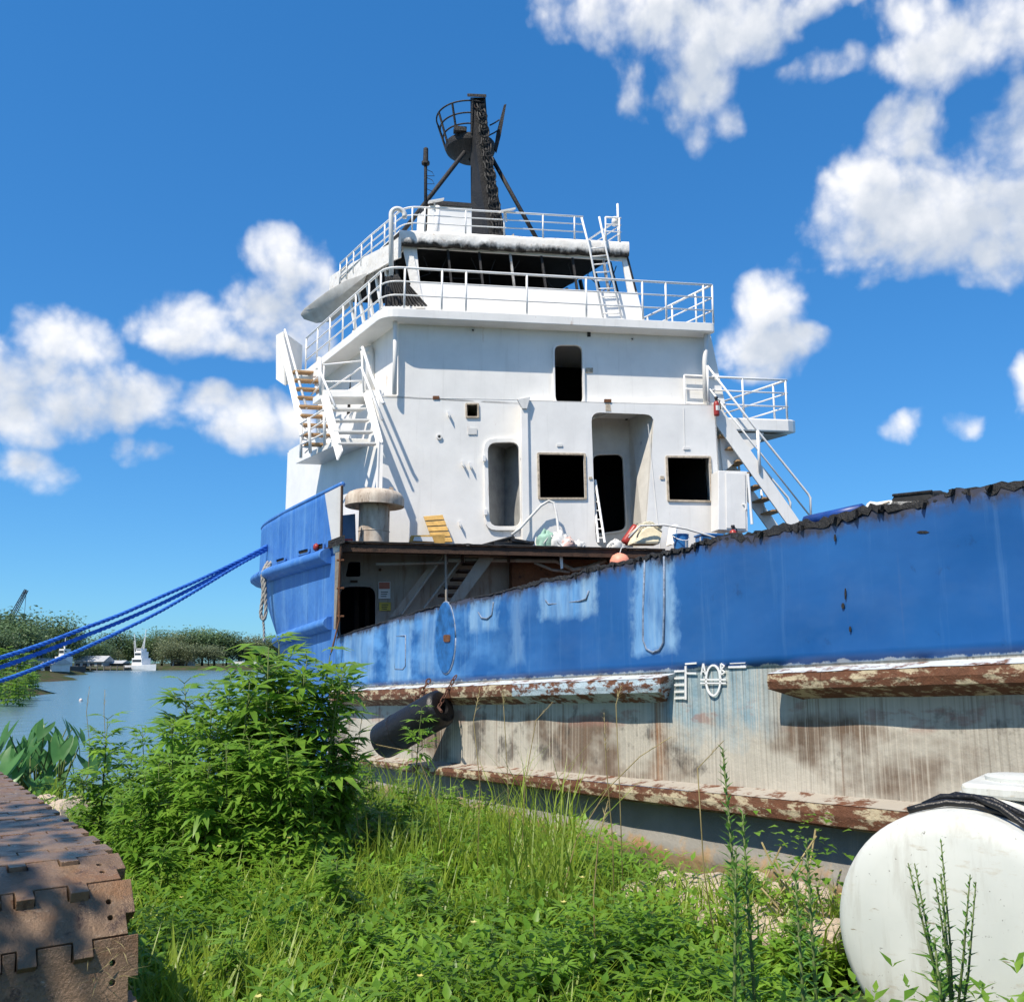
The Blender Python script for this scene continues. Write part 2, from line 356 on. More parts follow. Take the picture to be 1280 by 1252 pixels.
def m_hull_grey():
    t = NT('hull_grey'); p = t.P(); uv = t.n('ShaderNodeTexCoord').outputs['UV']; s = t.n('ShaderNodeSeparateXYZ'); t.l(uv, s.inputs[0]); U, Vv = s.outputs['X'], s.outputs['Y']
    c = t.mix(t.noise(t.map(uv, (.8, 1.2, 1)), 1.2, 6, .6), (.52, .485, .41), (.37, .345, .29))
    ed = t.math('ADD', Vv, t.math('MULTIPLY', t.math('SUBTRACT', t.noise(t.map(uv, (.9, 1, 1), (2, 0, 0)), 1.4, 5, .6, 0, 1), .5), .5))
    br = t.math('MULTIPLY', t.noise(t.map(uv, (.50, .7, 1), (1.35, .2, 0)), 1.0, 5, .6, .485, .57), t.rng(ed, .66, .56))
    c = t.mix(t.math('MULTIPLY', br, .88), c, t.mix(t.noise(t.map(uv, (9, .8, 1)), 1, 5, .6), (.085, .047, .026), (.155, .098, .062)))
    dk_ = t.noise(t.map(uv, (1.1, 1.2, 1), (5, 3, 0)), 1.3, 6, .65, .57, .65); c = t.mix(t.math('MULTIPLY', dk_, .8), c, (.060, .052, .046))
    bl = t.math('MULTIPLY', t.rng(t.math('ABSOLUTE', t.math('SUBTRACT', U, 9.95)), 1.0, .55), t.rng(t.math('ADD', Vv, t.math('MULTIPLY', t.noise(p, 2.5, 6, .65), .35)), .55, .80))
    c = t.mix(t.math('MULTIPLY', bl, .92), c, t.mix(t.noise(t.map(uv, (3, 3, 1)), 2, 6, .65), (.17, .29, .36), (.36, .45, .47)))
    pk = t.math('MULTIPLY', t.noise(t.map(uv, (.8, 2.2, 1), (2, 2, 0)), 2.0, 6, .6, .54, .60), t.math('MULTIPLY', t.rng(Vv, .48, .55), t.rng(Vv, .76, .68)))
    c = t.mix(t.math('MULTIPLY', pk, .6), c, (.30, .15, .12))
    rn = t.math('MULTIPLY', t.rng(t.math('ABSOLUTE', t.math('SUBTRACT', t.math('ADD', U, t.math('MULTIPLY', t.noise(t.map(uv, (2, 2, 1)), 2, 5), .15)), RUN_S)), .17, .03), t.noise(t.map(uv, (8, .6, 1)), 1, 5, .6, .25, .6)); c = t.mix(t.math('MULTIPLY', rn, .8), c, (.28, .13, .05))
    area = t.noise(t.map(uv, (.8, .4, 1)), 1.0, 4, .5, .30, .52)
    st = t.noise(t.map(uv, (30, .20, 1)), 1.0, 6, .62, .49, .60); c = t.mix(t.math('MULTIPLY', st, t.math('MULTIPLY', area, .5)), c, (.60, .55, .46))
    s3 = t.noise(t.map(uv, (38, .3, 1), (9, 4, 0)), 1.0, 5, .6, .50, .64); c = t.mix(t.math('MULTIPLY', s3, t.math('MULTIPLY', t.noise(t.map(uv, (.7, .6, 1), (3, 8, 0)), 1.0, 4, .5, .42, .60), .62)), c, (.12, .09, .066))
    s2 = t.noise(t.map(uv, (7, .2, 1), (3, 3, 0)), 1.0, 6, .65, .58, .70); c = t.mix(t.math('MULTIPLY', s2, .75), c, (.16, .085, .045))
    t.bump(t.noise(p, 3, 6, .65), .25, .03); return t.done(c, .7, 0, .3)
RUN_S = hsz(829, 900)[0]
m_hull_grey()
def m_hull_bottom():
    t = NT('hull_bottom'); p = t.P(); uv = t.n('ShaderNodeTexCoord').outputs['UV']; s = t.n('ShaderNodeSeparateXYZ'); t.l(uv, s.inputs[0])
    nv = t.math('ADD', s.outputs['Y'], t.math('MULTIPLY', t.noise(t.map(uv, (1.5, 2, 1)), 1.6, 6, .65), .25))
    low = t.mix(t.noise(t.map(uv, (2, 5, 1)), 1.2, 7, .7), (.22, .16, .11), (.12, .105, .095))
    rst = t.mix(t.noise(p, 6, 7, .7), (.30, .17, .07), (.36, .27, .17))
    c = t.mix(t.rng(nv, .54, .64), low, rst); c = t.mix(t.rng(nv, .70, .78), c, t.mix(t.noise(uv, 2, 5), (.27, .26, .235), (.20, .19, .17)))
    c = t.mix(t.math('MULTIPLY', t.noise(t.map(uv, (8, .4, 1)), 1, 5, .6, .6, .72), .6), c, (.36, .33, .28)); t.bump(t.noise(p, 6, 6, .7), .4, .02); return t.done(c, .75, 0, .3)
m_hull_bottom()
def m_rail_rust(name, over, amt):
    t = NT(name); p = t.P(); c = t.mix(t.noise(p, 6, 7, .7), (.17, .070, .035), (.10, .045, .026))
    c = t.mix(t.noise(t.map(p, (1.6, 1.6, 4)), 3.0, 8, .70, amt, amt + .07), c, over); c = t.mix(t.noise(p, 14, 6, .7, .66, .72), c, (.05, .03, .022))
    t.bump(t.noise(p, 9, 7, .7), .55, .02); return t.done(c, .75, 0, .3)
m_rail_rust('rail_rust', (.46, .39, .26), .50); m_rail_rust('rail_blue', (.40, .50, .56), .46)
m_rail_rust('rail_top', (.50, .54, .57), .40); m_rail_rust('rail_top_low', (.36, .33, .28), .42)
simple('rubber', (.007, .007, .008), .42, .4, 5, bump=.3); simple('black_plastic', (.02, .02, .022), .45, .3); simple('wood_tread', (.44, .27, .13), .7, .35, 8)
simple('yellow_wood', (.52, .32, .09), .7, .35, 7); simple('red_paint', (.32, .03, .025), .4, .2); simple('bucket_blue', (.03, .16, .42), .4, .2); simple('label_white', (.7, .7, .68), .6, .1)
simple('cream_canvas', (.66, .60, .44), .8, .2, 9); simple('pale_cloth', (.62, .62, .60), .9, .2, 14); simple('pink_cloth', (.55, .38, .34), .9, .2, 14); simple('green_net', (.28, .45, .36), .9, .2, 14)
simple('buoy_orange', (.78, .30, .20), .5, .2, 8); simple('sign_yellow', (.55, .42, .05), .5, .15); simple('sign_red', (.40, .12, .07), .5, .15); simple('sign_ink', (.03, .03, .03), .5, .1)
simple('window_rim', (.50, .42, .32), .8, .5, 16); t = NT('vent_cement'); p = t.P(); c = t.mix(t.noise(t.map(p, (4, 4, 1)), 1.3, 6, .65, .35, .65), (.60, .53, .44), (.34, .27, .21)); c = t.mix(t.noise(t.map(p, (7, 7, 2), (2, 2, 2)), 1.2, 6, .7, .56, .66), c, (.16, .10, .06)); t.bump(t.noise(p, 9, 5), .3, .01); t.done(c, .8); simple('blue_dark', (.012, .055, .25), .4, .3)
# ================================================================ THE SHIP
M = MATS
ship = empty('ship', H0 + V((2.5, 2.0, 0)), 'half-scrapped blue workboat with burnt white deckhouse and torch-cut hull lying against the bank', 'ship')
def interp(pts, x):
    if x <= pts[0][0]: a, b = pts[0], pts[1]
    elif x >= pts[-1][0]: a, b = pts[-2], pts[-1]
    else:
        for i in range(len(pts) - 1):
            if pts[i][0] <= x <= pts[i + 1][0]: a, b = pts[i], pts[i + 1]; break
    return a[1] + (b[1] - a[1]) * (x - a[0]) / (b[0] - a[0])
def fit(pts):
    xs = np.array([p[0] for p in pts]); ys = np.array([p[1] for p in pts]); k, c = np.polyfit(xs, ys, 1)
    return lambda s: k * s + c
SMAX = 19.5
def smooth_(a, b, x):
    t = min(1, max(0, (x - a) / (b - a))); return t * t * (3 - 2 * t)
top_px = [(420, 797), (440, 789), (500, 771), (545, 757), (600, 745), (660, 731), (715, 718), (760, 706), (800, 697), (850, 686), (905, 674), (965, 665), (975, 660), (1040, 648), (1075, 641), (1120, 633), (1165, 626), (1185, 618), (1225, 611), (1280, 601)]
top_sz = [hsz(*p) for p in top_px]
ze = fit(top_sz[-6:])
ru_t = fit([hsz(x, y, .2) for x, y in ((430, 864), (640, 855), (825, 845), (960, 843), (1280, 831))])     # upper rail, outer face top
ru_b = fit([hsz(x, y, .2) for x, y in ((430, 877), (640, 867), (825, 862), (960, 861), (1280, 858))])
rl_t = fit([hsz(x, y, .22) for x, y in ((561, 960), (860, 985), (1040, 1008))])
rl_b = fit([hsz(x, y, .22) for x, y in ((561, 970), (860, 1005), (1040, 1034))])
def z_top(s):
    if s < top_sz[-1][0]: z = interp(top_sz, s)
    else: z = top_sz[-1][1] + (s - top_sz[-1][0]) * .02
    a = 1.25 if s > 6.5 else .5
    return z + a * (.034 * mnoise.noise(V((s * 2.3, 1.3, 0))) + .022 * mnoise.noise(V((s * 9.1, 4.3, 0))) + .012 * mnoise.noise(V((s * 26., 8.3, 0))))
print('hull z: top', [round(z_top(s), 2) for s in (0, 5, 10, 15)], 'rail', [round(ru_t(s), 2) for s in (0, 5, 10, 15)], 'low', [round(rl_t(s), 2) for s in (2, 8, 12)])
def ripple(s, v): return .012 * math.sin(s * 5.2) * math.sin(v * 3.1) + .015 * mnoise.noise(V((s * .9, v * 2, 5)))
def m_hull_blue(patches):
    # u: metres aft of the cut, v: 0 at the rail .. 1 at the cut edge
    t = NT('hull_blue'); p = t.P(); uv = t.n('ShaderNodeTexCoord').outputs['UV']; s = t.n('ShaderNodeSeparateXYZ'); t.l(uv, s.inputs[0]); U, Vv = s.outputs['X'], s.outputs['Y']
    c = t.mix(t.noise(p, .7, 5, .55), (.008, .078, .27), (.013, .108, .34))
    fade = t.rng(U, 4.2, 7.6, 1.0, 0.0)
    blot = t.noise(t.map(uv, (.9, 1.6, 1)), 1.3, 6, .6, .42, .62)
    c = t.mix(t.math('MULTIPLY', t.math('MAXIMUM', t.math('MULTIPLY', fade, .95), .06), blot), c, (.10, .29, .60))
    stk = t.noise(t.map(uv, (7, .35, 1)), 1.0, 6, .65, .55, .72)
    c = t.mix(t.math('MULTIPLY', stk, t.math('MULTIPLY_ADD', fade, .38, .17)), c, (.20, .38, .62))
    stk2 = t.noise(t.map(uv, (10, .3, 1), (4, 2, 0)), 1.0, 6, .65, .60, .72)
    c = t.mix(t.math('MULTIPLY', stk2, t.math('MULTIPLY_ADD', fade, .66, .09)), c, (.26, .22, .19))
    blk = t.noise(t.map(uv, (3.2, 2.5, 1), (1, 7, 0)), 1.0, 6, .7, .63, .74)
    c = t.mix(t.math('MULTIPLY', blk, .55), c, (.010, .025, .08))
    dst = t.noise(t.map(uv, (.5, .9, 1), (9, 2, 0)), 1.6, 7, .7, .5, .75); c = t.mix(t.math('MULTIPLY', dst, .22), c, (.10, .18, .34))
    sp = t.noise(t.map(uv, (6, 9, 1), (2, 2, 0)), 2.2, 5, .7, .71, .74); c = t.mix(t.math('MULTIPLY', sp, .7), c, (.25, .34, .46))
    wob = t.math('MULTIPLY', t.math('SUBTRACT', t.noise(uv, 3.0, 6, .65, 0, 1), .5), .55)
    wv = t.math('MULTIPLY', wob, .35)
    pm = None
    for (u0, u1, v0, v1, k) in patches:
        mu = t.math('MINIMUM', t.rng(t.math('ADD', U, wob), u0 - .08, u0 + .06), t.rng(t.math('ADD', U, wob), u1 + .08, u1 - .06)); mv = t.math('MINIMUM', t.rng(t.math('ADD', Vv, wv), v0 - .05, v0 + .03), t.rng(t.math('ADD', Vv, wv), v1 + .05, v1 - .03))
        m = t.math('MULTIPLY', t.math('MINIMUM', mu, mv), k); pm = m if pm is None else t.math('MAXIMUM', pm, m)
    c = t.mix(t.math('MULTIPLY', pm, t.noise(t.map(uv, (4, 1.2, 1), (7, 1, 0)), 1.5, 5, .6, .15, .55)), c, t.mix(t.noise(t.map(uv, (7, .6, 1)), 1, 5, .6), (.11, .30, .60), (.27, .43, .60)))
    # scraped white strip just above the rail, burnt band at the torch-cut edge
    wh = t.rng(t.math('ADD', Vv, t.math('MULTIPLY', t.noise(p, 4, 7, .75), .045)), .030, .038, 1.0, 0.0)
    c = t.mix(wh, c, t.mix(t.noise(p, 8, 5, .7, .4, .6), (.62, .66, .70), (.30, .45, .62)))
    bw = t.math('ADD', Vv, t.math('MULTIPLY', t.noise(t.map(uv, (2.0, 1.2, 1)), 2.2, 8, .75, .25, .8), .16))
    c = t.mix(t.math('MULTIPLY', t.rng(bw, .985, 1.03), .96), c, (.018, .017, .018))
    c = t.mix(t.math('MULTIPLY', t.rng(bw, .92, 1.0), .45), c, (.05, .05, .07))
    t.bump(t.noise(t.map(uv, (.55, 1.2, 1)), 2.0, 3, .5), .12, .04); return t.done(c, t.math('MULTIPLY_ADD', blot, .15, .34), 0, .45)
def sv(px, py):
    s, z = hsz(px, py); zr = ru_t(s) + .07; return s, (z - zr) / (z_top(s) - zr)
PT = []
for (x0, y0, x1, y1, k) in ((588, 740, 622, 788, .9), (676, 718, 745, 775, .95), (486, 762, 515, 850, .95), (796, 690, 842, 815, .95), (430, 770, 470, 850, .7), (525, 760, 545, 840, .6), (640, 740, 655, 830, .4)):
    (s0, v0), (s1, v1) = sv(x0, y1), sv(x1, y0); PT.append((s0, s1, v0, min(v1, 1.1), k))
m_hull_blue(PT)
# upper plating
SS = [i * .06 for i in range(int(SMAX / .06) + 1)]
NV = 12
mb = MB(); uvs = []; rows = []
for i in range(NV + 1):
    v = i / NV; r = []
    for s in SS:
        zr = ru_t(s) + .07; r.append(hp(s, lerp(zr, z_top(s), v), ripple(s, v))); uvs.append((s, v))
    rows.append(r)
mb.grid(rows); hull = mb.build('hull_plating', M['hull_blue'], ship, True, uv=uvs)
so_ = hull.modifiers.new('thickness', 'SOLIDIFY'); so_.thickness = .022; so_.offset = 0
# burnt lip along the torch-cut edge, slag hanging where the cutting was roughest
rr = random.Random(5); up_, dn_ = [], []
s = .02
while s < 19:
    k = .45 if s < 6.5 else (1.0 + .9 * smooth_(10.0, 11.2, s) * (1 - smooth_(11.6, 12.4, s)) + .5 * smooth_(12.6, 13.2, s))
    n1 = .5 + .5 * mnoise.noise(V((s * 1.9, 5, 1))); n2 = abs(mnoise.noise(V((s * 7.3, 1, 2))))
    w_ = .013 + .012 * abs(mnoise.noise(V((s * 9, 3, 3))))
    up_.append(hp(s, z_top(s) + k * rr.uniform(.0, .022), w_)); dn_.append(hp(s + rr.uniform(-.01, .01), z_top(s) - k * (.012 + .045 * n1 * n2 * 2 + rr.uniform(0, .022)), w_ + rr.uniform(0, .008))); s += rr.uniform(.025, .06)
mb = MB(); mb.grid([up_, dn_]); n_ = len(up_); mb.grid([[q - NO * .03 for q in up_], up_])
mb.build('cut_edge', M['charred_paint'], hull, False)
for k in range(46):
    s = rr.uniform(6.6, 15); z = z_top(s) - rr.uniform(0, .03); MB().prism([hp(s, z + .01, .02), hp(s + rr.uniform(.02, .05), z + .015, .02), hp(s + rr.uniform(.01, .04), z - rr.uniform(.02, .06), .025)], NO * rr.uniform(.01, .04)).build('slag', M['charred_paint'], hull)
# lower plating
rows = []; uvs = []; mb = MB()
SL = [i * .15 for i in range(-2, int(SMAX / .15) + 1)]
for i in range(9):
    v = i / 8; r = []
    for s in SL: r.append(hp(s, lerp(rl_t(s) - .02, ru_t(s) + .08, v), .6 * ripple(s, v + 3))); uvs.append((s, v))
    rows.append(r)
mb.grid(rows); lower = mb.build('side_plating', M['hull_grey'], ship, True, uv=uvs)
rows = []; uvs = []; mb = MB()
for i, (v, w) in enumerate(((0, .02), (.3, .03), (.45, .05), (.55, .07), (.60, .085), (.66, .05), (.75, .0), (1, -.02))):
    r = []
    for s in SL: r.append(hp(s, lerp(-.75, rl_b(s) + .02, v), w + .5 * ripple(s, v + 7))); uvs.append((s, v))
    rows.append(r)
mb.grid(rows); mb.build('bottom_plating', M['hull_bottom'], ship, True, uv=uvs)
# rub rails: sloped cap, outer face, chamfered ends
def rub_rail(name, s0, s1, zt, zb, w, cham0, cham1, face, capm, up, dn):
    mb = MB(); capb = MB(); rws = []; crw = []; n = max(2, int((s1 - s0) / .25))
    for i in range(n + 1):
        s = lerp(s0, s1, i / n); ww = w
        d = .008 * mnoise.noise(V((s * 3, 9, w * 9)))
        zt_, zb_ = zt(s) + d, zb(s) + d * .5
        e0 = 1 if i > 0 else 0; 
        sa = s + (cham0 if i == 0 else 0) * 0
        rws.append([hp(s, zt_, ww), hp(s, lerp(zt_, zb_, .5), ww + .012), hp(s, zb_, ww), hp(s + (cham0 if i == 0 else (-cham1 if i == n else 0)), zb_ - dn, -.02)])
        crw.append([hp(s, zt_ + up, -.01), hp(s, zt_ + up * .45, ww * .6), hp(s, zt_ + .004, ww + .004)])
    mb.grid(rws)
    for rw in (rws[0], rws[-1]):
        top = crw[0] if rw is rws[0] else crw[-1]
        b = len(mb.v); mb.add([top[0], top[1]] + rw, [(0, 1, 2, 3, 4, 5)])
    o = mb.build(name, M[face], hull, False)
    capb.grid(crw); c = capb.build('rail_cap', M[capm], hull, True)
    return o
sL, sR = hsz(826, 852, .2)[0], hsz(960, 852, .2)[0]; sM = hsz(640, 860, .2)[0]
rub_rail('rub_rail', .25, sM, ru_t, ru_b, .2, .0, 0, 'rail_rust', 'rail_top', .05, .11)
rub_rail('rub_rail', sM + .004, sL, ru_t, ru_b, .2, 0, .16, 'rail_blue', 'rail_top', .05, .11)
sw = hsz(1026, 852, .2)[0]
rub_rail('rub_rail', sR, sw, ru_t, ru_b, .2, .2, 0, 'rail_rust', 'rail_top', .05, .09)
rub_rail('rub_rail', sw + .005, SMAX, ru_t, ru_b, .2, 0, .1, 'rail_rust', 'rail_top', .05, .09)
rub_rail('rub_rail', .3, hsz(860, 990, .22)[0], rl_t, rl_b, .22, 0, 0, 'rail_rust', 'rail_top_low', .05, .06)
rub_rail('rub_rail', hsz(860, 990, .22)[0] + .005, SMAX, rl_t, rl_b, .22, 0, .1, 'rail_rust', 'rail_top_low', .05, .06)

# doubler plates, welded hatches, pad eye and marks on the plating
def hh(w): return lambda x, y: HH(x, y, w)
t_ = NT('pale_blue_paint'); p_ = t_.P()
t_.done(t_.mix(t_.noise(t_.map(p_, (4, 4, 1)), 1.5, 6, .65), (.10, .27, .55), (.20, .38, .62)), .45)
t_ = NT('primer_patch'); p_ = t_.P()
t_.done(t_.mix(t_.noise(t_.map(p_, (5, 5, .8)), 1.2, 6, .65), (.07, .20, .47), (.24, .40, .58)), .5)
def weld(pts, w=.012, r=.012): MB().tube([HH(x, y, w) for x, y in pts], r, 6).build('weld_bead', M['weld'], hull, True)
simple('weld', (.20, .26, .36), .6, .6, 20)
weld([(496, 795), (507, 794), (507, 832), (504, 836), (494, 836)]); weld([(495, 795), (494, 836)])
weld([(806, 700), (804, 760), (804, 800), (808, 811), (816, 815), (824, 812), (829, 803), (830, 760), (830, 695)])
weld([(682, 750), (686, 755), (700, 754), (725, 751), (733, 748), (736, 738)]); weld([(598, 765), (602, 772), (609, 773), (615, 768), (617, 752)])
ov = [(558 + 12 * math.cos(R(a)), 797 + 45 * math.sin(R(a))) for a in range(0, 360, 15)]
MB().prism([HH(x, y, .0) for x, y in ov], NO * .03).build('fender_pad', M['pad_blue'] if 'pad_blue' in M else simple('pad_blue', (.022, .13, .37), .45, .6, 6), hull, bevel=.02)
MB().prism(rrect(hh(.03), 555, 793, 563, 802, 2), NO * .012).build('rust_socket', M['rusty_steel'], hull)
weld([(x, y) for x, y in ov] + [ov[0]], .008, .016)
# draught scale, load line ring, letters: raised welded bars painted white
wp = M['white_rail']
def mark(x0, y0, x1, y1, th=2.2, name='draught_mark'):
    d = V((x1 - x0, y1 - y0)).normalized(); nn = V((-d.y, d.x)) * th / 2
    MB().prism([HH(x, y, .012) for x, y in ((x0 + nn.x, y0 + nn.y), (x1 + nn.x, y1 + nn.y), (x1 - nn.x, y1 - nn.y), (x0 - nn.x, y0 - nn.y))], NO * .008).build(name, wp, hull)
for y in (838.5, 847, 855.5, 864, 872): mark(843.5, y + .4, 857, y - .3)
mark(857.5, 832, 857.5, 874); mark(857, 829.5, 871, 828.5); mark(857, 841, 871, 841.2)
ring = [HH(892 + 10 * math.cos(R(a)), 850 + 20 * math.sin(R(a)), .012) for a in range(0, 360, 12)]; inner = [HH(892 + 7.8 * math.cos(R(a)), 850 + 17.6 * math.sin(R(a)), .012) for a in range(0, 360, 12)]
MB().plate(ring, [inner], NO * .008).build('load_line_ring', wp, hull)
mark(876, 849, 908, 849, 2); mark(876, 853.5, 908, 853.5, 2); mark(911, 833.5, 933, 833.2, 2.4); mark(913, 829, 932, 828.2, 1)
for seg in (((877, 843), (879.5, 829)), ((879.5, 829), (882.5, 843)), ((878, 839), (882, 839))): mark(*seg[0], *seg[1], 1.5, 'load_line_letter')
for seg in (((901.5, 829), (901.5, 843)), ((901.5, 829), (906, 832)), ((906, 832), (902, 836)), ((902, 836), (906.5, 840)), ((906.5, 840), (901.5, 843))): mark(*seg[0], *seg[1], 1.5, 'load_line_letter')
# scars and scuffs on the blue side
for (x, y, a, b) in ((1044, 672, 1.3, 5), (1054, 757, 2, 4), (1063, 786, 1.4, 4), (1154, 665, 8, 2), (1057, 742, 1, 8), (948, 664, 6, 1.3)):
    MB().prism([HH(x + a * math.cos(R(k * 60)), y + b * math.sin(R(k * 60)), .018) for k in range(6)], NO * .006).build('scar', M['charred_paint'], hull)
for s_ in (11.15, 13.4): MB().tube([hp(s_, ru_t(s_) + .1, .004), hp(s_ + .01, z_top(s_) - .1, .004)], .006, 5).build('plate_seam', M['pad_blue'], hull, True)
# deck and inner side behind the cut bulwark
mb = MB(); mb.prism([hp(.3, ru_t(0) - .1, -.03), hp(SMAX, ru_t(SMAX) - .1, -.03), hp(SMAX, ru_t(SMAX) - .1, -9), hp(.3, ru_t(0) - .1, -9)], UP * .06); mb.build('cargo_deck', M['dark_rust'], ship)
mb = MB(); mb.prism([hp(.3, -.7, -9), hp(SMAX, -.7, -9), hp(SMAX, ru_t(SMAX) + .9, -9), hp(.3, ru_t(0) + .9, -9)], NO * .03); mb.build('far_side', M['blue_dark'], ship)
mb = MB(); mb.prism([hp(SMAX, -.7, -9), hp(SMAX, -.7, 0), hp(SMAX, ru_t(SMAX) + .9, 0), hp(SMAX, ru_t(SMAX) + .9, -9)], A * .03); mb.build('stern_plating', M['hull_blue'], ship, uv=[(1, .5)] * 8)

# ---------------- bow
def zline(pts, w=0.0):
    f = fit([hsz(x, y, w) for x, y in pts]); return lambda s: f(s)
bz_t = zline(((405, 617), (375, 630), (330, 653)))
bz_m = zline(((415, 692), (370, 703), (325, 719)), .12)
bz_l = zline(((415, 777), (375, 788), (350, 796)), .05)
PC = [(0, 0), (1, 0), (2, 0), (3, -.01), (4, -.03), (5, -.08), (5.7, -.16), (6.3, -.30), (6.8, -.62), (7.25, -1.1), (7.6, -1.8), (7.85, -2.7), (8.0, -3.8), (8.05, -5), (8.0, -6.5), (7.6, -8), (7, -9)]
def curve(k, fl):        # k scales the length, fl pulls the side inward
    return [(f * k, w - fl * min(1, f / 3.0)) for f, w in PC]
def hb(f, w, zf, dz=0.0): return hp(-f, zf(-min(f, 7)) + dz, w)
def strip(levels):
    rows = []
    for (cv, zf, dz, wo) in levels: rows.append([hb(f, w + wo, zf, dz) for f, w in cv])
    return rows
cT = curve(1.0, 0); cM = curve(1.0, .0); cL = curve(.74, .06); cB = curve(.60, .15)
def fine(cv, n=4):
    out = []
    for i in range(len(cv) - 1):
        p0, p1, p2, p3 = [V(cv[min(max(i + k, 0), len(cv) - 1)]) for k in (-1, 0, 1, 2)]
        for j in range(n):
            t = j / n; q = .5 * ((2 * p1) + (p2 - p0) * t + (2 * p0 - 5 * p1 + 4 * p2 - p3) * t * t + (3 * p1 - p0 - 3 * p2 + p3) * t ** 3); out.append((q.x, q.y))
    return out + [cv[-1]]
cT, cM, cL, cB = map(fine, (cT, cM, cL, cB))
mb = MB()
# bulwark with freeing ports
ports = [(hsz(438 + (x - 438), 0)[0], x) for x in ()]
def mid(cv1, cv2, t): return [(lerp(a[0], b[0], t), lerp(a[1], b[1], t)) for a, b in zip(cv1, cv2)]
rows = []
for t in (0, .15, .3, .45, .6, .75, .9, 1):
    rows.append([hp(-f, lerp(bz_m(-min(f, 7)), bz_t(-min(f, 7)), t), w + .01 * mnoise.noise(V((f, t * 3, 2)))) for f, w in cT])
mb.grid(rows); bow = mb.build('bow_bulwark', M['bow_blue'], ship, True)
s_ = bow.modifiers.new('thickness', 'SOLIDIFY'); s_.thickness = .03; s_.offset = 0
mb = MB(); mb.tube([hp(-f, bz_t(-min(f, 7)) + .01, w - .02) for f, w in cT], .055, 8); mb.build('bulwark_cap', M['bow_blue'], bow, True)
rows = []
for t in (0, .2, .4, .6, .8, 1):
    c = mid(cL, cM, t); rows.append([hp(-f, lerp(bz_l(-min(f, 7)), bz_m(-min(f, 7)), t), w) for f, w in c])
MB().grid(rows).build('bow_flare', M['bow_blue'], bow, True)
rows = []
for t in (0, .3, .6, 1):
    c = mid(cB, cL, t); rows.append([hp(-f, lerp(-.8, bz_l(-min(f, 7)), t), w - (1 - t) * .1) for f, w in c])
MB().grid(rows).build('bow_entry', M['bow_blue'], bow, True)
def belt(cv, zf, w, h, name):
    rows = []; c = [q for q in cv if q[0] >= .28]
    sec = [(-.03, h * .9), (w * .55, h * .75), (w * .92, h * .35), (w, 0), (w * .9, -h * .45), (w * .4, -h * .9), (-.03, -h)]
    e0 = len(c)
    for (wo, dz) in sec: rows.append([hp(-f, zf(-min(f, 7)) + dz, wi + wo) for f, wi in c])
    mb = MB().grid(rows); m = len(c)
    mb.f.append(tuple(i * m for i in range(len(sec))))
    return mb.build(name, M['bow_blue'], bow, True, auto=50)
belt(cM, bz_m, .24, .17, 'bow_fender_belt'); belt(cL, bz_l, .17, .14, 'bow_fender_belt')
bh = lambda x, y: HH(x, y, .02)
def freeing(q, m='soot_interior'):
    MB().plate(qrect(lambda x, y: HH(x, y, .032), [(q[0] - 1.6, q[1] - 1), (q[2] + 1.6, q[1] - 4.2), (q[2] + 1.6, q[3] - 2), (q[0] - 1.6, q[3] + 1.6)], 2), [qrect(lambda x, y: HH(x, y, .032), [(q[0], q[1]), (q[2], q[1] - 3), (q[2], q[3] - 3), (q[0], q[3])], 1.5)], NO * .02).build('freeing_port', M['bow_blue'], bow)
    MB().prism(qrect(lambda x, y: HH(x, y, .022), [(q[0], q[1]), (q[2], q[1] - 3), (q[2], q[3] - 3), (q[0], q[3])], 1.5), NO * .012).build('port_recess', M[m], bow)
for q in ((346, 699.5, 356, 703), (374, 688.5, 386, 693), (392, 682, 404.5, 688.5)): freeing(q)
MB().lathe(HH(398, 684, .04), [(0, .0), (.06, .01), (.085, .05), (.06, .09), (0, .1)], 10, NO).build('port_buoy', M['red_paint'], bow, True)
# white inner stiffener plate where the hull was cut, and the cut frame below it
MB().prism([HW(406, 617, 1.66), HW(428, 606, 1.66), HW(427, 688, 1.66), HW(417, 692, 1.66)], -NW * .03).build('bulwark_stay', M['white_paint'], bow)
MB().tube([HW(427.5, 607, 1.7), HW(427, 650, 1.7), HW(426, 690, 1.7), HW(424, 730, 1.7), HW(421, 786, 1.7)], .028, 6).build('cut_frame', M['dark_rust'], bow)
MB().prism([HW(419, 690, 1.69), HW(426, 688, 1.69), HW(423, 786, 1.69), HW(417, 786, 1.69)], -NW * .12).build('cut_frame', M['stained_cream_steel'], bow)
MB().prism([HW(410, 676, 1.74), HW(431, 668, 1.74), HW(431, 678, 1.74), HW(410, 684, 1.74)], -NW * .05).build('torn_plate', M['charred_paint'], bow)
MB().tube([HW(425, 692, 1.75), HW(424, 740, 1.75), HW(424, 775, 1.75), HW(418, 800, 1.75), HW(414, 815, 1.75)], .018, 6).build('hanging_cable', M['rusty_steel'], bow)
for y in (700, 735, 770): MB().tube([HW(421, y, 1.74), HW(430, y, 1.74)], .02, 6).build('frame_stub', M['rusty_steel'], bow)

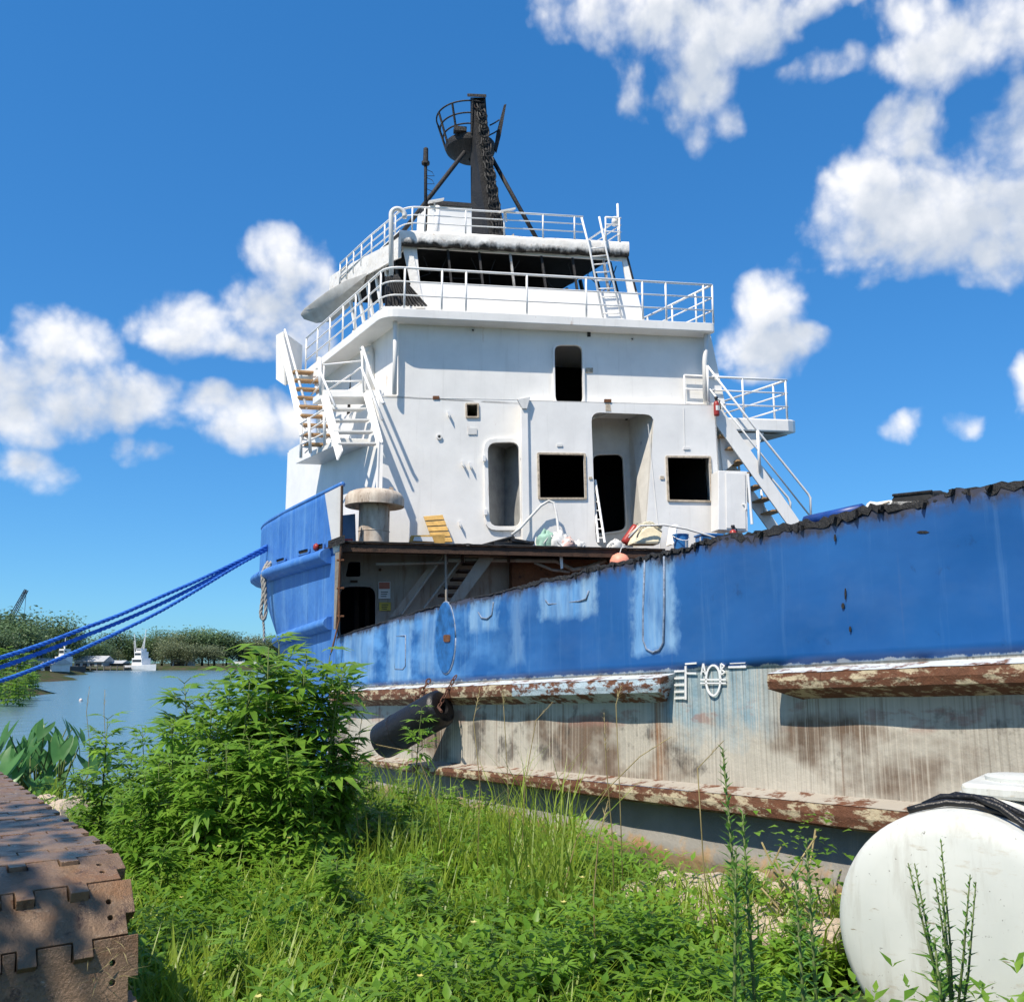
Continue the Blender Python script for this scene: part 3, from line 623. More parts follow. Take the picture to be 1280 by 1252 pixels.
# ---------------- forecastle deck and the space under it
dz0 = HW(420, 682, 1.6).z; dz1 = HW(862, 684, 1.6).z
zdeck = (dz0 + dz1) / 2
print('deck z', dz0, dz1)
e0, e1 = HW(420, 682, 1.6), HW(1000, 684, 1.6); e0.z = e1.z = zdeck
deck = MB().prism([e0 + T * .1, e1, e1 + A * 8, e0 + A * 6.4 + T * 2.4, e0 + A * 5.2 + T * .9, e0 + A * 3.5 + T * .25], UP * -.03).build('forecastle_deck', M['dark_rust'], ship)
MB().prism([e0 + V((0, 0, -.004)) , e1 + V((0, 0, -.004)), e1 - UP * .17, e0 - UP * .17], -NW * .1 ).build('deck_beam', M['dark_rust'], deck)
MB().tube([e0 + NW * .03 + T * (i * .1) + UP * (.01 + .012 * mnoise.noise(V((i * .7, 2, 2)))) for i in range(66)], [.016 + .012 * abs(mnoise.noise(V((i * 1.3, 0, 1)))) for i in range(66)], 5).build('deck_edge', M['charred_paint'], deck)
bkw = lambda j: (lambda x, y: HW(x, y, j))
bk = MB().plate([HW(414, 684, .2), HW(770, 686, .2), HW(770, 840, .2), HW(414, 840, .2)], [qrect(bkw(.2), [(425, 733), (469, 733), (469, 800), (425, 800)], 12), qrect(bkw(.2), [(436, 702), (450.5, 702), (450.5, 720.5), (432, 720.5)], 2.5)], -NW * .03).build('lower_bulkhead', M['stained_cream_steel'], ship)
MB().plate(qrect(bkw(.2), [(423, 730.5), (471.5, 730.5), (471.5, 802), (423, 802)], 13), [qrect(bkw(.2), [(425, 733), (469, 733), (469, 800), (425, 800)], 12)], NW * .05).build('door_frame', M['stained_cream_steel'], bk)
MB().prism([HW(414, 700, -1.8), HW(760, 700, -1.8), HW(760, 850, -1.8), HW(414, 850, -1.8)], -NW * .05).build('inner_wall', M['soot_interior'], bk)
for x in (446, 459): MB().tube([HW(x, 730, -.8), HW(x, 800, -.8)], .05, 6).build('inner_pipe', M['dark_rust'], bk)
# warning notices with lines of print
def notice(x0, y0, x1, y1, m, head=None, name='notice'):
    o = MB().prism([HW(x0, y0, .235), HW(x1, y0, .235), HW(x1, y1, .235), HW(x0, y1, .235)], -NW * .012).build(name, M[m], bk)
    if head: MB().prism([HW(x0 + .7, y0 + .7, .24), HW(x1 - .7, y0 + .7, .24), HW(x1 - .7, y0 + (y1 - y0) * head, .24), HW(x0 + .7, y0 + (y1 - y0) * head, .24)], -NW * .003).build('notice_panel', M['sign_red'], o)
    n = 3
    for k in range(n):
        yy = lerp(y0, y1, (.58 + .13 * k) if head else (.25 + .25 * k)); MB().prism([HW(x0 + 3, yy, .24), HW(x1 - 3 - k, yy, .24), HW(x1 - 3 - k, yy + 1, .24), HW(x0 + 3, yy + 1, .24)], -NW * .003).build('print_line', M['sign_ink'], o)
notice(473, 727, 488, 748, 'label_white', .42); notice(474, 752.5, 488.5, 763, 'sign_yellow')
MB().prism(rrect(bkw(.23), 438, 725, 447, 728, 0), -NW * .02).build('name_plate', M['dark_rust'], bk)
MB().lathe(HW(475, 712, .2), [(0, .05), (.03, .05), (.03, 0)], 8, NW).build('bolt', M['dark_rust'], bk)
# inner stairway glimpsed under the deck
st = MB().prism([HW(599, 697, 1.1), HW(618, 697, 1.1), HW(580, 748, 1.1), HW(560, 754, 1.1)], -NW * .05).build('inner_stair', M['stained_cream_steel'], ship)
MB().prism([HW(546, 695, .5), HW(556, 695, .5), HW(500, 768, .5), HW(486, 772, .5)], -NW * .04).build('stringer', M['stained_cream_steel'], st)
for (a, b, j) in (((554, 695), (502, 768), .9), ((578, 697), (530, 760), .95), ((557, 688), (558, 756), 1.3)):
    MB().tube([HW(*a, j), HW(*b, j)], .025, 6).build('stair_rail', M['stained_cream_steel'], st)
for k in range(5):
    x, y = lerp(592, 562, k / 4), lerp(704, 744, k / 4); MB().box(HW(x - 3, y, .8), T * .16, NW * .26, UP * .02).build('tread', M['dark_rust'], st)
for (pts, r) in (([(560, 700), (640, 700), (695, 701), (716, 712), (735, 709), (765, 697), (850, 695)], .045), ([(668, 703), (690, 712), (712, 715)], .03), ([(470, 705), (560, 703)], .03)):
    MB().tube([HW(x, y, 1.0) for x, y in pts], r, 7).build('service_pipe', M['stained_cream_steel'], ship, True)
for x in (578, 636, 700, 760): MB().tube([HW(x, 690, 1.1), HW(x, 703, 1.1)], .03, 6).build('pipe_hanger', M['dark_rust'], deck)
MB().prism([HW(703, 688, 1.45), HW(704, 710, 1.45), HW(701, 711, 1.45), HW(699, 688, 1.45)], -NW * .02).build('torn_strip', M['label_white'], deck)
MB().prism([HW(640, 698, .6), HW(765, 700, .6), HW(765, 760, .6), HW(640, 760, .6)], -NW * .3).build('tank_bulkhead', M['rusty_steel'], ship)

# ---------------- deckhouse
aft = MB().plate([HW(470, 692), HW(474, 496), HW(498, 494), HW(498, 392), HW(881, 411), HW(883, 505), HW(900, 506), HW(908, 692)],
    [qrect(HW, [(692.5, 432), (727, 432), (728.5, 505), (694, 505)], 9), qrect(HW, [(583.5, 506), (596.5, 506), (597, 520.5), (584, 520.5)], .5), qrect(HW, [(609, 554), (648, 553), (650.5, 658), (611.5, 658)], 11),
     [HW(664, 515), HW(664, 685), HW(893, 685), HW(886, 515)]], -NW * .03).build('after_wall', M['white_paint'], ship)
def frame(q, grow, r, j, dep, name, parent, m='white_paint', holeq=None):
    c = V((sum(p[0] for p in q) / 4, sum(p[1] for p in q) / 4))
    o = [(p[0] + (grow if p[0] > c.x else -grow), p[1] + (grow if p[1] > c.y else -grow)) for p in q]
    return MB().plate(qrect(bkw(j), o, r + grow * .5), [qrect(bkw(j), q, r)], NW * dep).build(name, M[m], parent, bevel=.004)
frame([(692.5, 432), (727, 432), (728.5, 505), (694, 505)], 2.5, 9, .001, .05, 'door_frame', aft)
df = frame([(609, 554), (648, 553), (650.5, 658), (611.5, 658)], 5, 11, .001, .06, 'door_frame', aft)
frame([(583.5, 506), (596.5, 506), (597, 520.5), (584, 520.5)], 2, .5, .001, .03, 'window_frame', aft, 'window_rim')
for (x, y) in ((605, 573), (607, 640), (652, 570), (656, 612)): MB().box(HW(x, y, .08), T * .03, NW * .04, UP * .06).build('hinge', M['white_rail'], df)
# niche behind the lower door
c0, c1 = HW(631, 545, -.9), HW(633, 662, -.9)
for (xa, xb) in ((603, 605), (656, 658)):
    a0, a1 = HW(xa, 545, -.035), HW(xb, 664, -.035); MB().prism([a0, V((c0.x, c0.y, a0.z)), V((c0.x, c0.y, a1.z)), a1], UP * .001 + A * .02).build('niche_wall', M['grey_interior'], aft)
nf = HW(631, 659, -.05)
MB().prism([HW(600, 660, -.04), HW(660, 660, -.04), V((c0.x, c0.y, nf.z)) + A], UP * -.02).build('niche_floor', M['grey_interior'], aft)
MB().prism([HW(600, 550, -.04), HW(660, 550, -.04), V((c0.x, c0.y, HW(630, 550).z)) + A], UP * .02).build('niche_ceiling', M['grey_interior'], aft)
# projecting house front
J = .35
box = MB().plate([HW(655, 692, J), HW(653.5, 500, J), HW(894, 506, J), HW(905, 692, J)],
    [qrect(bkw(J), [(673.5, 568), (729.5, 569), (731, 622), (675, 622)], 1), qrect(bkw(J), [(739, 515), (818, 518), (806, 684), (745, 684)], 12), qrect(bkw(J), [(834, 572), (886, 572.5), (888.5, 625.5), (836.5, 624.5)], 1)], -NW * .03).build('house_front', M['white_paint'], ship)
MB().prism([HW(653.5, 500, J), HW(655, 692, J), HW(655, 692, J) - NW * (J - .005), HW(653.5, 500, J) - NW * (J - .005)], T * .03).build('side_plate', M['white_paint'], box)
MB().prism([HW(894, 506, J), HW(905, 692, J), HW(905, 692, J) - NW * (J - .005), HW(894, 506, J) - NW * (J - .005)], T * -.03).build('side_plate', M['white_paint'], box)
MB().prism([HW(653.5, 500, J), HW(894, 506, J), HW(894, 506, J) - NW * (J - .005), HW(653.5, 500, J) - NW * (J - .005)], UP * -.02).build('house_top', M['white_paint'], box)
# pillar at the corner of the projecting front
MB().prism([HW(650.5, 497, J + .0), HW(659, 498, J + .0), HW(662, 690, J + .0), HW(652.5, 690, J)], NW * .06).build('corner_pillar', M['white_paint'], box, bevel=.01)
MB().prism([HW(646, 500, J + .01), HW(662, 497, J + .01), HW(658, 512, J + .01), HW(652, 512, J + .01)], NW * .09).build('pillar_cap', M['white_stained'], box, bevel=.008)
frame([(673.5, 568), (729.5, 569), (731, 622), (675, 622)], 2.4, 1, J + .001, .03, 'window_frame', box, 'window_rim')
frame([(834, 572), (886, 572.5), (888.5, 625.5), (836.5, 624.5)], 2.4, 1, J + .001, .03, 'window_frame', box, 'window_rim')
# porch recess
pj = -.75
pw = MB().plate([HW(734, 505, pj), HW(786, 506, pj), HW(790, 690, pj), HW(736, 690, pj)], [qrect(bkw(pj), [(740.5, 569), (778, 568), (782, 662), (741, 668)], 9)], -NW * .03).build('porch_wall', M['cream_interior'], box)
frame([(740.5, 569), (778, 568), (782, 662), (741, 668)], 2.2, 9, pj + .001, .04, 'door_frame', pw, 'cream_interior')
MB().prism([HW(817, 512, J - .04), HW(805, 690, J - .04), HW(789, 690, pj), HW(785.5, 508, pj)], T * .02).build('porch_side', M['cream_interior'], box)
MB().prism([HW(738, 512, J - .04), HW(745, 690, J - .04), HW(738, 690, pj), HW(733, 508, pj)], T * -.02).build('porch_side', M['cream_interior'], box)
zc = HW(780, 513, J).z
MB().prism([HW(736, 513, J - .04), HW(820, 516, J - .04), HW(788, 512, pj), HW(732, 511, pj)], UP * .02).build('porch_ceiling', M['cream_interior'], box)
MB().lathe(HW(783, 523, pj), [(0, .06), (.04, .05), (.045, 0)], 8, NW).build('porch_lamp', M['charred_paint'], box)
MB().tube([HW(740, 523, .1), HW(765, 515, -.3)], .02, 6).build('porch_pipe', M['cream_interior'], box)
MB().prism(rrect(bkw(-.15), 801, 552, 803.5, 559, .5), NW * .02).build('light_switch', M['charred_paint'], box)
# small fittings on the walls
for (x, y, j, r) in ((591, 413, 0, .055), (790, 424, 0, .05), (549, 546, 0, .06)):
    MB().lathe(HW(x, y, j), [(0, .02), (r * .5, .02), (r * .55, .035), (r, .035), (r, 0)], 12, NW).build('lamp_base', M['white_stained'], aft); MB().lathe(HW(x, y, j + .02), [(0, .01), (r * .5, .005)], 8, NW).build('lamp_socket', M['charred_paint'], aft)
for (q, j, m) in (((732, 460, 741, 466), 0, 'window_rim'), ((585, 535, 596, 543), 0, 'white_stained'), ((696, 555, 703, 558), J, 'white_stained'), ((854, 559, 862, 562), J, 'white_stained'), ((825, 595, 830, 599), J, 'window_rim'), ((736, 596, 740, 599), J, 'window_rim'), ((734, 414, 738, 421), 0, 'charred_paint'), ((755, 499, 764, 503), J, 'rusty_steel'), ((541, 495, 549, 499), 0, 'rusty_steel')):
    MB().prism(rrect(bkw(j), *q, .5), NW * .02).build('wall_plate', M[m], aft if j == 0 else box)
MB().prism([HW(757, 501, J + .002), HW(762, 501, J + .002), HW(764, 514, J + .002), HW(757, 514, J + .002)], NW * .004).build('rust_run', M['window_rim'], box)
for (x, y) in ((559, 515), (573, 652), (577, 577), (586, 579)): MB().prism([HW(x, y, 0), HW(x + 2, y, 0), HW(x + 3, y + 8, 0), HW(x + 1, y + 5, 0)], NW * .1).build('cleat', M['white_rail'], aft)
pp = MB().tube([HW(494, 396, .12), HW(494, 440, .12), HW(493, 493, .12)], .05, 8).build('drain_pipe', M['white_paint'], aft, True)
# weld seams dividing the wall plates
for pts in ([(474, 496.5), (560, 498), (653, 499.5)], [(498, 446), (498, 494)]):
    MB().tube([HW(x, y, .0) for x, y in pts], .006, 5).build('weld_seam', M['white_stained'], aft)
MB().tube([HW(810, 530, J + .004), HW(826, 690, J + .004)], .008, 5).build('weld_seam', M['white_stained'], box)
MB().tube([HW(855, 510, J + .004), HW(856, 566, J + .004)], .007, 5).build('weld_seam', M['white_stained'], box)

# port side walls, starboard wall, forward wall, inner rooms
def side_wall(p0, p1, length, name, d=A, th=None, m='white_paint'):
    th = th or -LN * .03
    return MB().prism([p0, p1, p1 + d * length, p0 + d * length], th).build(name, M[m], ship)
port_lo = side_wall(HW(470, 692), HW(474, 496), 6.2, 'port_wall')
port_up = side_wall(HW(498, 494), HW(498, 392), 5.2, 'port_wall')
stb = side_wall(HW(908, 692), HW(883, 411), 5.5, 'starboard_wall', th=LN * .03)
zlo = HW(498, 494).z
q0, q1 = HW(474, 496), HW(900, 500); q0.z = q1.z = zlo - .02
MB().prism([q0, q1, q1 + A * 5.4, q0 + A * 6.1], UP * -.04).build('upper_deck', M['white_paint'], ship)
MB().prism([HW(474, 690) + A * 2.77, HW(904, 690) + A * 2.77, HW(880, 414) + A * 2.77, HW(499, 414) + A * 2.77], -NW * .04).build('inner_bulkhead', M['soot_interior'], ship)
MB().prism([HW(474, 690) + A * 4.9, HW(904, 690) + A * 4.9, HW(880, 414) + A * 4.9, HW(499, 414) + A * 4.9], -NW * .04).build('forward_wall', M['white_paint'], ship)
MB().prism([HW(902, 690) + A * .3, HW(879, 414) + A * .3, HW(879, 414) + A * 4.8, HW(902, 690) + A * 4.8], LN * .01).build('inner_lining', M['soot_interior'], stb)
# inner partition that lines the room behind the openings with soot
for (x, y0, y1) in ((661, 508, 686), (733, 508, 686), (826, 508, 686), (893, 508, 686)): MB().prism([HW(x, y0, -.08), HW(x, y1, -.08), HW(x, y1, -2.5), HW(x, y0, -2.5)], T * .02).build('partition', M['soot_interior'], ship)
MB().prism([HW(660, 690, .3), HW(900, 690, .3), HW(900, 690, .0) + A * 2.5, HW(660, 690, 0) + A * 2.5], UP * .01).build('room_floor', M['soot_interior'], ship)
# fin bracket at the starboard corner of the upper house
MB().prism([HW(882, 413, .05), HW(887, 413, .05), HW(908, 512, .05), HW(884, 512, .05)], -NW * .06).build('corner_bracket', M['white_paint'], ship)
MB().tube([HW(883, 415, .2), HW(881, 452, .2), HW(882, 503, .2)], .06, 8).build('drain_pipe', M['white_stained'], stb, True)

# ---------------- bridge deck
BJ = .42
b0, b1 = HW(479, 384, BJ), HW(896, 404, BJ); zb = (HW(560, 387, BJ).z); print('bridge deck z', b0.z, b1.z)
def arc(p, d0, d1, r, n=5): # rounded corner at p between directions d0 (arriving) and d1 (leaving)
    a, b = p - d0 * r, p + d1 * r; return [a.lerp(p, k / n).lerp(p.lerp(b, k / n), k / n) for k in range(n + 1)]
SL_ = (b1.z - b0.z) / (b1 - b0).length
Tt = (T + UP * SL_).normalized(); BR = (b1 - b0).length
corner = arc(b0, -A, Tt, .32); rc = arc(b1, Tt, A, .15)
outl = [b0 + A * 5.6] + corner + rc + [b1 + A * 5.2]
bdeck = MB().prism(outl, UP * -.20).build('bridge_deck', M['white_paint'], ship, bevel=.012)
tb = NT('deck_underside'); tb.done(tb.mix(tb.noise(tb.P(), 2, 6), (.5, .5, .48), (.33, .31, .28)), .7)
# ---------------- railings
def railing(name, base, h, levels, posts, parent, r=.024, lean=V((0, 0, 0)), m='white_rail'):
    base = [V(p) for p in base]
    tops = [p + UP * h + lean for p in base]
    root = MB().tube(tops, r * 1.15, 8).build(name, M[m], parent, True)
    for lv in levels: MB().tube([p + (UP * h + lean) * lv for p in base], r * .8, 6).build('rail', M[m], root, True)
    seg = [0]
    for i in range(len(base) - 1): seg.append(seg[-1] + (base[i + 1] - base[i]).length)
    for f in posts:
        d = f * seg[-1]
        for i in range(len(base) - 1):
            if seg[i] <= d <= seg[i + 1] + 1e-6:
                p = base[i].lerp(base[i + 1], (d - seg[i]) / max(1e-6, seg[i + 1] - seg[i])); break
        MB().tube([p, p + UP * h + lean], r, 6).build('post', M[m], root, True)
    return root
ins = -NW * .05
zt = HW(640, 341, BJ - .05).z - HW(640, 391.5, BJ - .05).z
print('rail h', zt)
pl = [b0 + A * 4.4 - LN * .05 * 1, b0 + A * .35 - LN * .05]
bc = [p + (-NW * .05 + T * .03) for p in corner]
aftline = [b0 + T * .03 + Tt * .34 + ins] 
fr = lambda x: ((HW(x, 390, BJ) - b0).dot(T)) / BR
base = [b0 + A * 5.2 + T * .06, b0 + A * 2.5 + T * .06] + [p + ins + T * .05 for p in corner] + [b0 + Tt * (BR * .5) + ins, b1 - Tt * .06 + ins]
L0 = 5.2
tot = L0 + BR
bridge_rail = railing('bridge_railing', base, zt, (.34, .67), [x / tot for x in (.02, .9, 1.8, 2.7, 3.5, 4.3, 4.95)] + [(L0 + BR * fr(x)) / tot for x in (501, 549, 580, 658, 734, 806, 836, 884)], bdeck)
railing('bridge_railing', [b1 - Tt * .06 + ins, b1 - Tt * .06 + A * 2.2, b1 - Tt * .06 + A * 4.6], zt, (.34, .67), (.0, .12, .3, .5, .75, 1), bdeck)

# ---------------- wheelhouse
WJ = -.45
def ww(j): return lambda x, y: HW(x, y, j)
def hwl(px, py, jb=WJ, yb=395, yt=300, jt=WJ - .25):   # after face leans inward going up
    return HW(px, py, lerp(jb, jt, (yb - py) / (yb - yt)))
wq = [hwl(523, 398), hwl(503, 296), hwl(783, 311), hwl(806, 402)]
wh = MB().plate(wq, [[hwl(521, 310), hwl(778, 326), hwl(785, 366), hwl(525, 352)]], -NW * .04).build('wheelhouse_wall', M['white_paint'], ship)
nm = 6
for k in range(1, nm + 1):
    x0, x1 = lerp(521, 778, k / (nm + .6)), lerp(525, 785, k / (nm + .6)); y0, y1 = lerp(310, 326, k / (nm + .6)), lerp(352, 366, k / (nm + .6))
    MB().prism([hwl(x0 - 1.3, y0), hwl(x0 + 1.3, y0), hwl(x1 + 1.3, y1), hwl(x1 - 1.3, y1)], -NW * .06).build('mullion', M['charred_paint' if k % 3 else 'white_soot'], wh, uv=[(0, .25)] * 8)
for k in range(9):
    rr2 = random.Random(k); x = lerp(530, 775, k / 8); y = lerp(312, 326, k / 8); MB().tube([hwl(x, y) - NW * .3, hwl(x + rr2.uniform(-14, 14), y + rr2.uniform(10, 26)) - NW * .35, hwl(x + rr2.uniform(-25, 25), y + rr2.uniform(25, 36)) - NW * .3], .012, 5).build('hanging_cable', M['charred_paint'], wh)
# corner column, port side of the wheelhouse with its window posts, starboard side
MB().prism([hwl(500, 296) , hwl(512, 297), hwl(531, 386), hwl(520, 386)], NW * .03).build('corner_column', M['white_soot'], wh, uv=[(0, .75)] * 8)
pb0, pb1 = hwl(523, 398), hwl(503, 296)
for (a, b, nm_) in ((0, .42, 'side_wall'), (.85, 1, 'side_header')):
    MB().prism([pb0.lerp(pb1, a), pb0.lerp(pb1, b), pb0.lerp(pb1, b) + A * 3.4, pb0.lerp(pb1, a) + A * 3.4], -LN * .03).build(nm_, M['white_paint'], wh)
for k in range(6):
    f = .55 + k * .56; MB().prism([pb0.lerp(pb1, .4) + A * f, pb0.lerp(pb1, .9) + A * f, pb0.lerp(pb1, .9) + A * (f + .1), pb0.lerp(pb1, .4) + A * (f + .12)], -LN * .05).build('window_post', M['white_paint' if k else 'charred_paint'], wh)
sb0, sb1 = hwl(806, 402), hwl(783, 311)
MB().prism([sb0, sb0.lerp(sb1, .42), sb0.lerp(sb1, .42) + A * 3.4, sb0 + A * 3.4], LN * .03).build('side_wall', M['white_paint'], wh)
for k in range(6): MB().prism([sb0.lerp(sb1, .4) + A * k * .62, sb0.lerp(sb1, .95) + A * k * .62, sb0.lerp(sb1, .95) + A * (k * .62 + .1), sb0.lerp(sb1, .4) + A * (k * .62 + .1)], LN * .05).build('window_post', M['charred_paint'], wh)
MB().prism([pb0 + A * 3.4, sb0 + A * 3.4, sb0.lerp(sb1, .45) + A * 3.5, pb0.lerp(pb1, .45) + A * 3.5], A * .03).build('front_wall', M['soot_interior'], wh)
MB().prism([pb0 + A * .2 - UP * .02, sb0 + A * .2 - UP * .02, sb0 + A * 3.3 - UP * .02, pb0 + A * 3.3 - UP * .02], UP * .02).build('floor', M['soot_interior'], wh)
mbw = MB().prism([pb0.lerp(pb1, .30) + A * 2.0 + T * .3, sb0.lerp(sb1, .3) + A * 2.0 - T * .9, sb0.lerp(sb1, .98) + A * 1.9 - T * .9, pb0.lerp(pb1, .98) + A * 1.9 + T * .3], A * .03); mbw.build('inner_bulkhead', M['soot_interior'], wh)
# roof: thick sooty coaming aft, overhanging eyebrow on the port side and forward
rj = WJ - .22
r0, r1 = HW(499, 292, rj + .14), HW(786, 307, rj + .14)
n = 40; rows = []; uvs = []
sec = [(-.10, .10, 1.0), (.0, .09, 1), (.03, .02, .8), (.03, -.10, .45), (.035, -.20, .18), (0, -.27, 0), (-.12, -.25, 0)]
for (o_, dz, vv) in sec:
    rows.append([r0.lerp(r1, k / n) + NW * (o_ + .025 * mnoise.noise(V((k * .45, dz * 7, 1)))) + UP * (dz + (.04 * mnoise.noise(V((k * .6, 3, 1))) if dz < -.15 else .012 * mnoise.noise(V((k * .9, 3, 1))))) for k in range(n + 1)])
    uvs += [(k * .12, vv) for k in range(n + 1)]
coam = MB().grid(rows).build('roof_coaming', M['white_soot'], ship, True, uv=uvs)
zr = r0.z + .07
ro = [V((r0.x, r0.y, zr)) - NW * .05, V((r1.x, r1.y, zr + r1.z - r0.z)) - NW * .05]
MB().prism([ro[0], ro[1], ro[1] + A * 4.4, ro[0] + A * 4.4], UP * -.14).build('wheelhouse_roof', M['soot_interior'], ship)
roof = MB().prism([ro[0] + UP * .002, ro[1] + UP * .002, ro[1] + A * 4.4 + UP * .002, ro[0] + A * 4.4 + UP * .002], UP * .03).build('roof_plate', M['white_paint'], ship)
# fascia of the port eyebrow, sloping visor below it
pe = ro[0]
def HR(px, py, k=0.0): return hit(px, py, r0 + LN * (.012 + k), LN)
MB().prism([HR(500, 295), HR(487, 305), HR(435, 331), HR(412, 346), HR(411, 366), HR(430, 354), HR(455, 345), HR(474, 335), HR(488, 327), HR(500, 322)], -LN * .03).build('roof_fascia', M['white_soot'], roof, uv=[(0, .62)] * 20)
v0, v1 = HL(455, 343, .08), HL(413, 366, .30)
visor = [HR(458, 344, 0), HR(432, 353, .06), HR(411, 365, .16), HR(393, 378, .26), HR(380, 388, .3), HR(376, 394, .3), HR(380, 399, .2), HR(395, 404, .05), HR(415, 402, -.2), HR(435, 385, -.3), HR(452, 362, -.2)]
cen = sum(visor, V((0, 0, 0))) / len(visor)
mb = MB(); nv = len(visor); mb.add([p for p in visor] + [p + UP * .05 for p in visor] + [cen - UP * .03, cen + UP * .12], [(i, (i + 1) % nv, 2 * nv) for i in range(nv)] + [(i + nv, 2 * nv + 1, (i + 1) % nv + nv) for i in range(nv)] + [(i, i + nv, (i + 1) % nv + nv, (i + 1) % nv) for i in range(nv)])
mb.build('visor', M['deck_underside'], roof, True, auto=40)
# ---------------- roof railing
rh = HW(610, 266, rj).z - HW(610, 300, rj).z
def RZ(px, py): return HZ(px, py, zr + .03)
al = [V((r0.x, r0.y, zr)) + UP * .02, V((r1.x, r1.y, zr + r1.z - r0.z)) + UP * .02]
AL = (al[1] - al[0]).length; ad = (al[1] - al[0]).normalized()
fx = lambda x: (HW(x, 295, rj + .14) - al[0]).dot(ad)
cr_ = arc(al[0] + ad * .1, -A, ad, .35)
base = [al[0] + A * 3.6 - T * .05, al[0] + A * 1.8 - T * .0] + cr_ + [al[0] + ad * fx(620), al[0] + ad * fx(729)]
tot = 3.6 + fx(729)
top_rail = railing('roof_railing', base, .58, (.33, .67), [k / tot for k in (.0, .45, .9, 1.4, 2.0, 2.7, 3.25)] + [(3.5 + fx(x)) / tot for x in (517, 533, 585, 634, 683, 723)], roof, .02)
railing('roof_railing', [al[0] + ad * fx(757), al[0] + ad * fx(776), al[0] + ad * fx(778) + A * 2.5], .60, (.4, .7), (0, .12, .35, .6, 1), roof, .02)
MB().tube([hwl(772, 312) + NW * .12, hwl(771, 290) + NW * .12, hwl(770, 258) + NW * .12], .028, 6).build('flag_post', M['white_rail'], roof, True)
MB().lathe(hwl(767, 284) + NW * .1, [(0, 0), (.07, .0), (.075, .12), (.06, .2), (0, .22)], 12).build('signal_lamp', M['white_rail'], roof, True)
# ladder up the after face of the wheelhouse
Lj = WJ + .12
ls, rs = [HW(727, 272, rj + .35), HW(737, 311, rj + .3), HW(754, 397, BJ - .5)], [HW(749, 271, rj + .35), HW(757, 309, rj + .3), HW(777, 397, BJ - .5)]
lad = MB().tube(ls, .026, 7).build('ladder', M['white_rail'], ship, True); MB().tube(rs, .026, 7).build('stile', M['white_rail'], lad, True)
for k in range(9):
    t = k / 8.5; MB().tube([ls[1].lerp(ls[2], t), rs[1].lerp(rs[2], t)], .016, 6).build('rung', M['white_rail'], lad, True)
# gooseneck vent, floodlights, roof locker
gx = hit(489, 330, W0 + LN * .12, LN)
g0 = HW(489, 345, rj + .35); gz = HW(489, 268, rj + .35)
gt = [g0, gz] + [gz + T * (.15 - .15 * math.cos(R(a))) + UP * (.15 * math.sin(R(a))) for a in range(15, 181, 15)] + [gz + T * .3 - UP * .06]
MB().tube(gt, .055, 10).build('gooseneck_vent', M['white_stained'], ship, True)
for (x, y) in ((634, 263), (545, 251)):
    fl = MB().box(HW(x, y, rj + .2), (T * .17 + UP * .05), NW * .14 - UP * .05, UP * .02).build('floodlight', M['white_stained'], roof); MB().tube([HW(x - 2, y + 2, rj + .1), HW(x - 1, y + 14, rj + .1)], .02, 6).build('bracket', M['white_rail'], fl)
lk = MB().prism([HW(535, 300, rj - .9), HW(590, 302, rj - .9), HW(590, 257, rj - .9), HW(537, 254, rj - .9)], A * .7).build('roof_locker', M['white_paint'], roof, bevel=.02)
MB().prism([HW(538, 255.5, rj - .85), HW(590, 259, rj - .85), HW(590, 254, rj - .85), HW(538, 250, rj - .85)], A * .6).build('locker_lid', M['charred_paint'], lk)
MB().tube([HW(546, 300, rj - .5), HW(547, 258, rj - .5)], .06, 8).build('vent_pipe', M['white_rail'], roof, True)
MB().prism([HW(632, 300, rj - .3), HW(642, 292, rj - .3), HW(646, 302, rj - .3), HW(632, 304, rj - .3)], -NW * .1).build('scorched_board', M['window_rim'], roof)

# ---------------- mast
MJ = rj - 1.4
mb_ = lambda x, y, j=0: HW(x, y, MJ + j)
d_ = .42
def mbox(y, xl, xm, xr, dep):        # section: left face, front corner, right face
    return [mb_(xl, y, -dep), mb_(xm, y, 0), mb_(xr, y, -.05), mb_(xr - 1, y, -dep - .1)]
mast = MB(); secs = [mbox(122, 588, 592, 607, .3), mbox(175, 588, 594, 611, .4), mbox(240, 588.5, 602, 622, .55), mbox(304, 589.5, 613, 634, .7)]
mast.grid([s + [s[0]] for s in secs]); mast.f.append((0, 1, 2, 3))
mast = mast.build('mast', M['charred_paint'], ship)
MB().prism([mb_(584, 121, .1), mb_(608, 122, .1), mb_(607, 122, -.5), mb_(586, 121, -.5)], UP * .09).build('mast_cap', M['charred_paint'], mast, bevel=.015)
MB().tube([mb_(592, 128, .02), mb_(594, 135, .03), mb_(606, 135, .03), mb_(605, 124, .02)], .015, 6).build('cap_bracket', M['dark_rust'], mast)
# cable tray of burnt cable loops running down the front
for k in range(4):
    pts = []
    for i in range(34):
        y = lerp(130, 296, i / 33); x = lerp(596 + k * 3, 617 + k * 4.2, i / 33) + 1.4 * math.sin(i * 1.7 + k); pts.append(mb_(x, y, .05 + .03 * math.sin(i * 2.1 + k)))
    MB().tube(pts, .022, 5).build('burnt_cable', M['burnt_cable'] if 'burnt_cable' in M else simple('burnt_cable', (.030, .029, .028), .7, .5, 10), mast)
for k in range(20):
    y = lerp(135, 290, k / 19); x0, x1 = lerp(594, 613, k / 19), lerp(608, 631, k / 19); MB().tube([mb_(x0 + 1, y, .03), mb_((x0 + x1) / 2, y + 4, .09), mb_(x1 - 1, y + 2, .03)], .016, 5).build('cable_tie', M['burnt_cable'], mast)
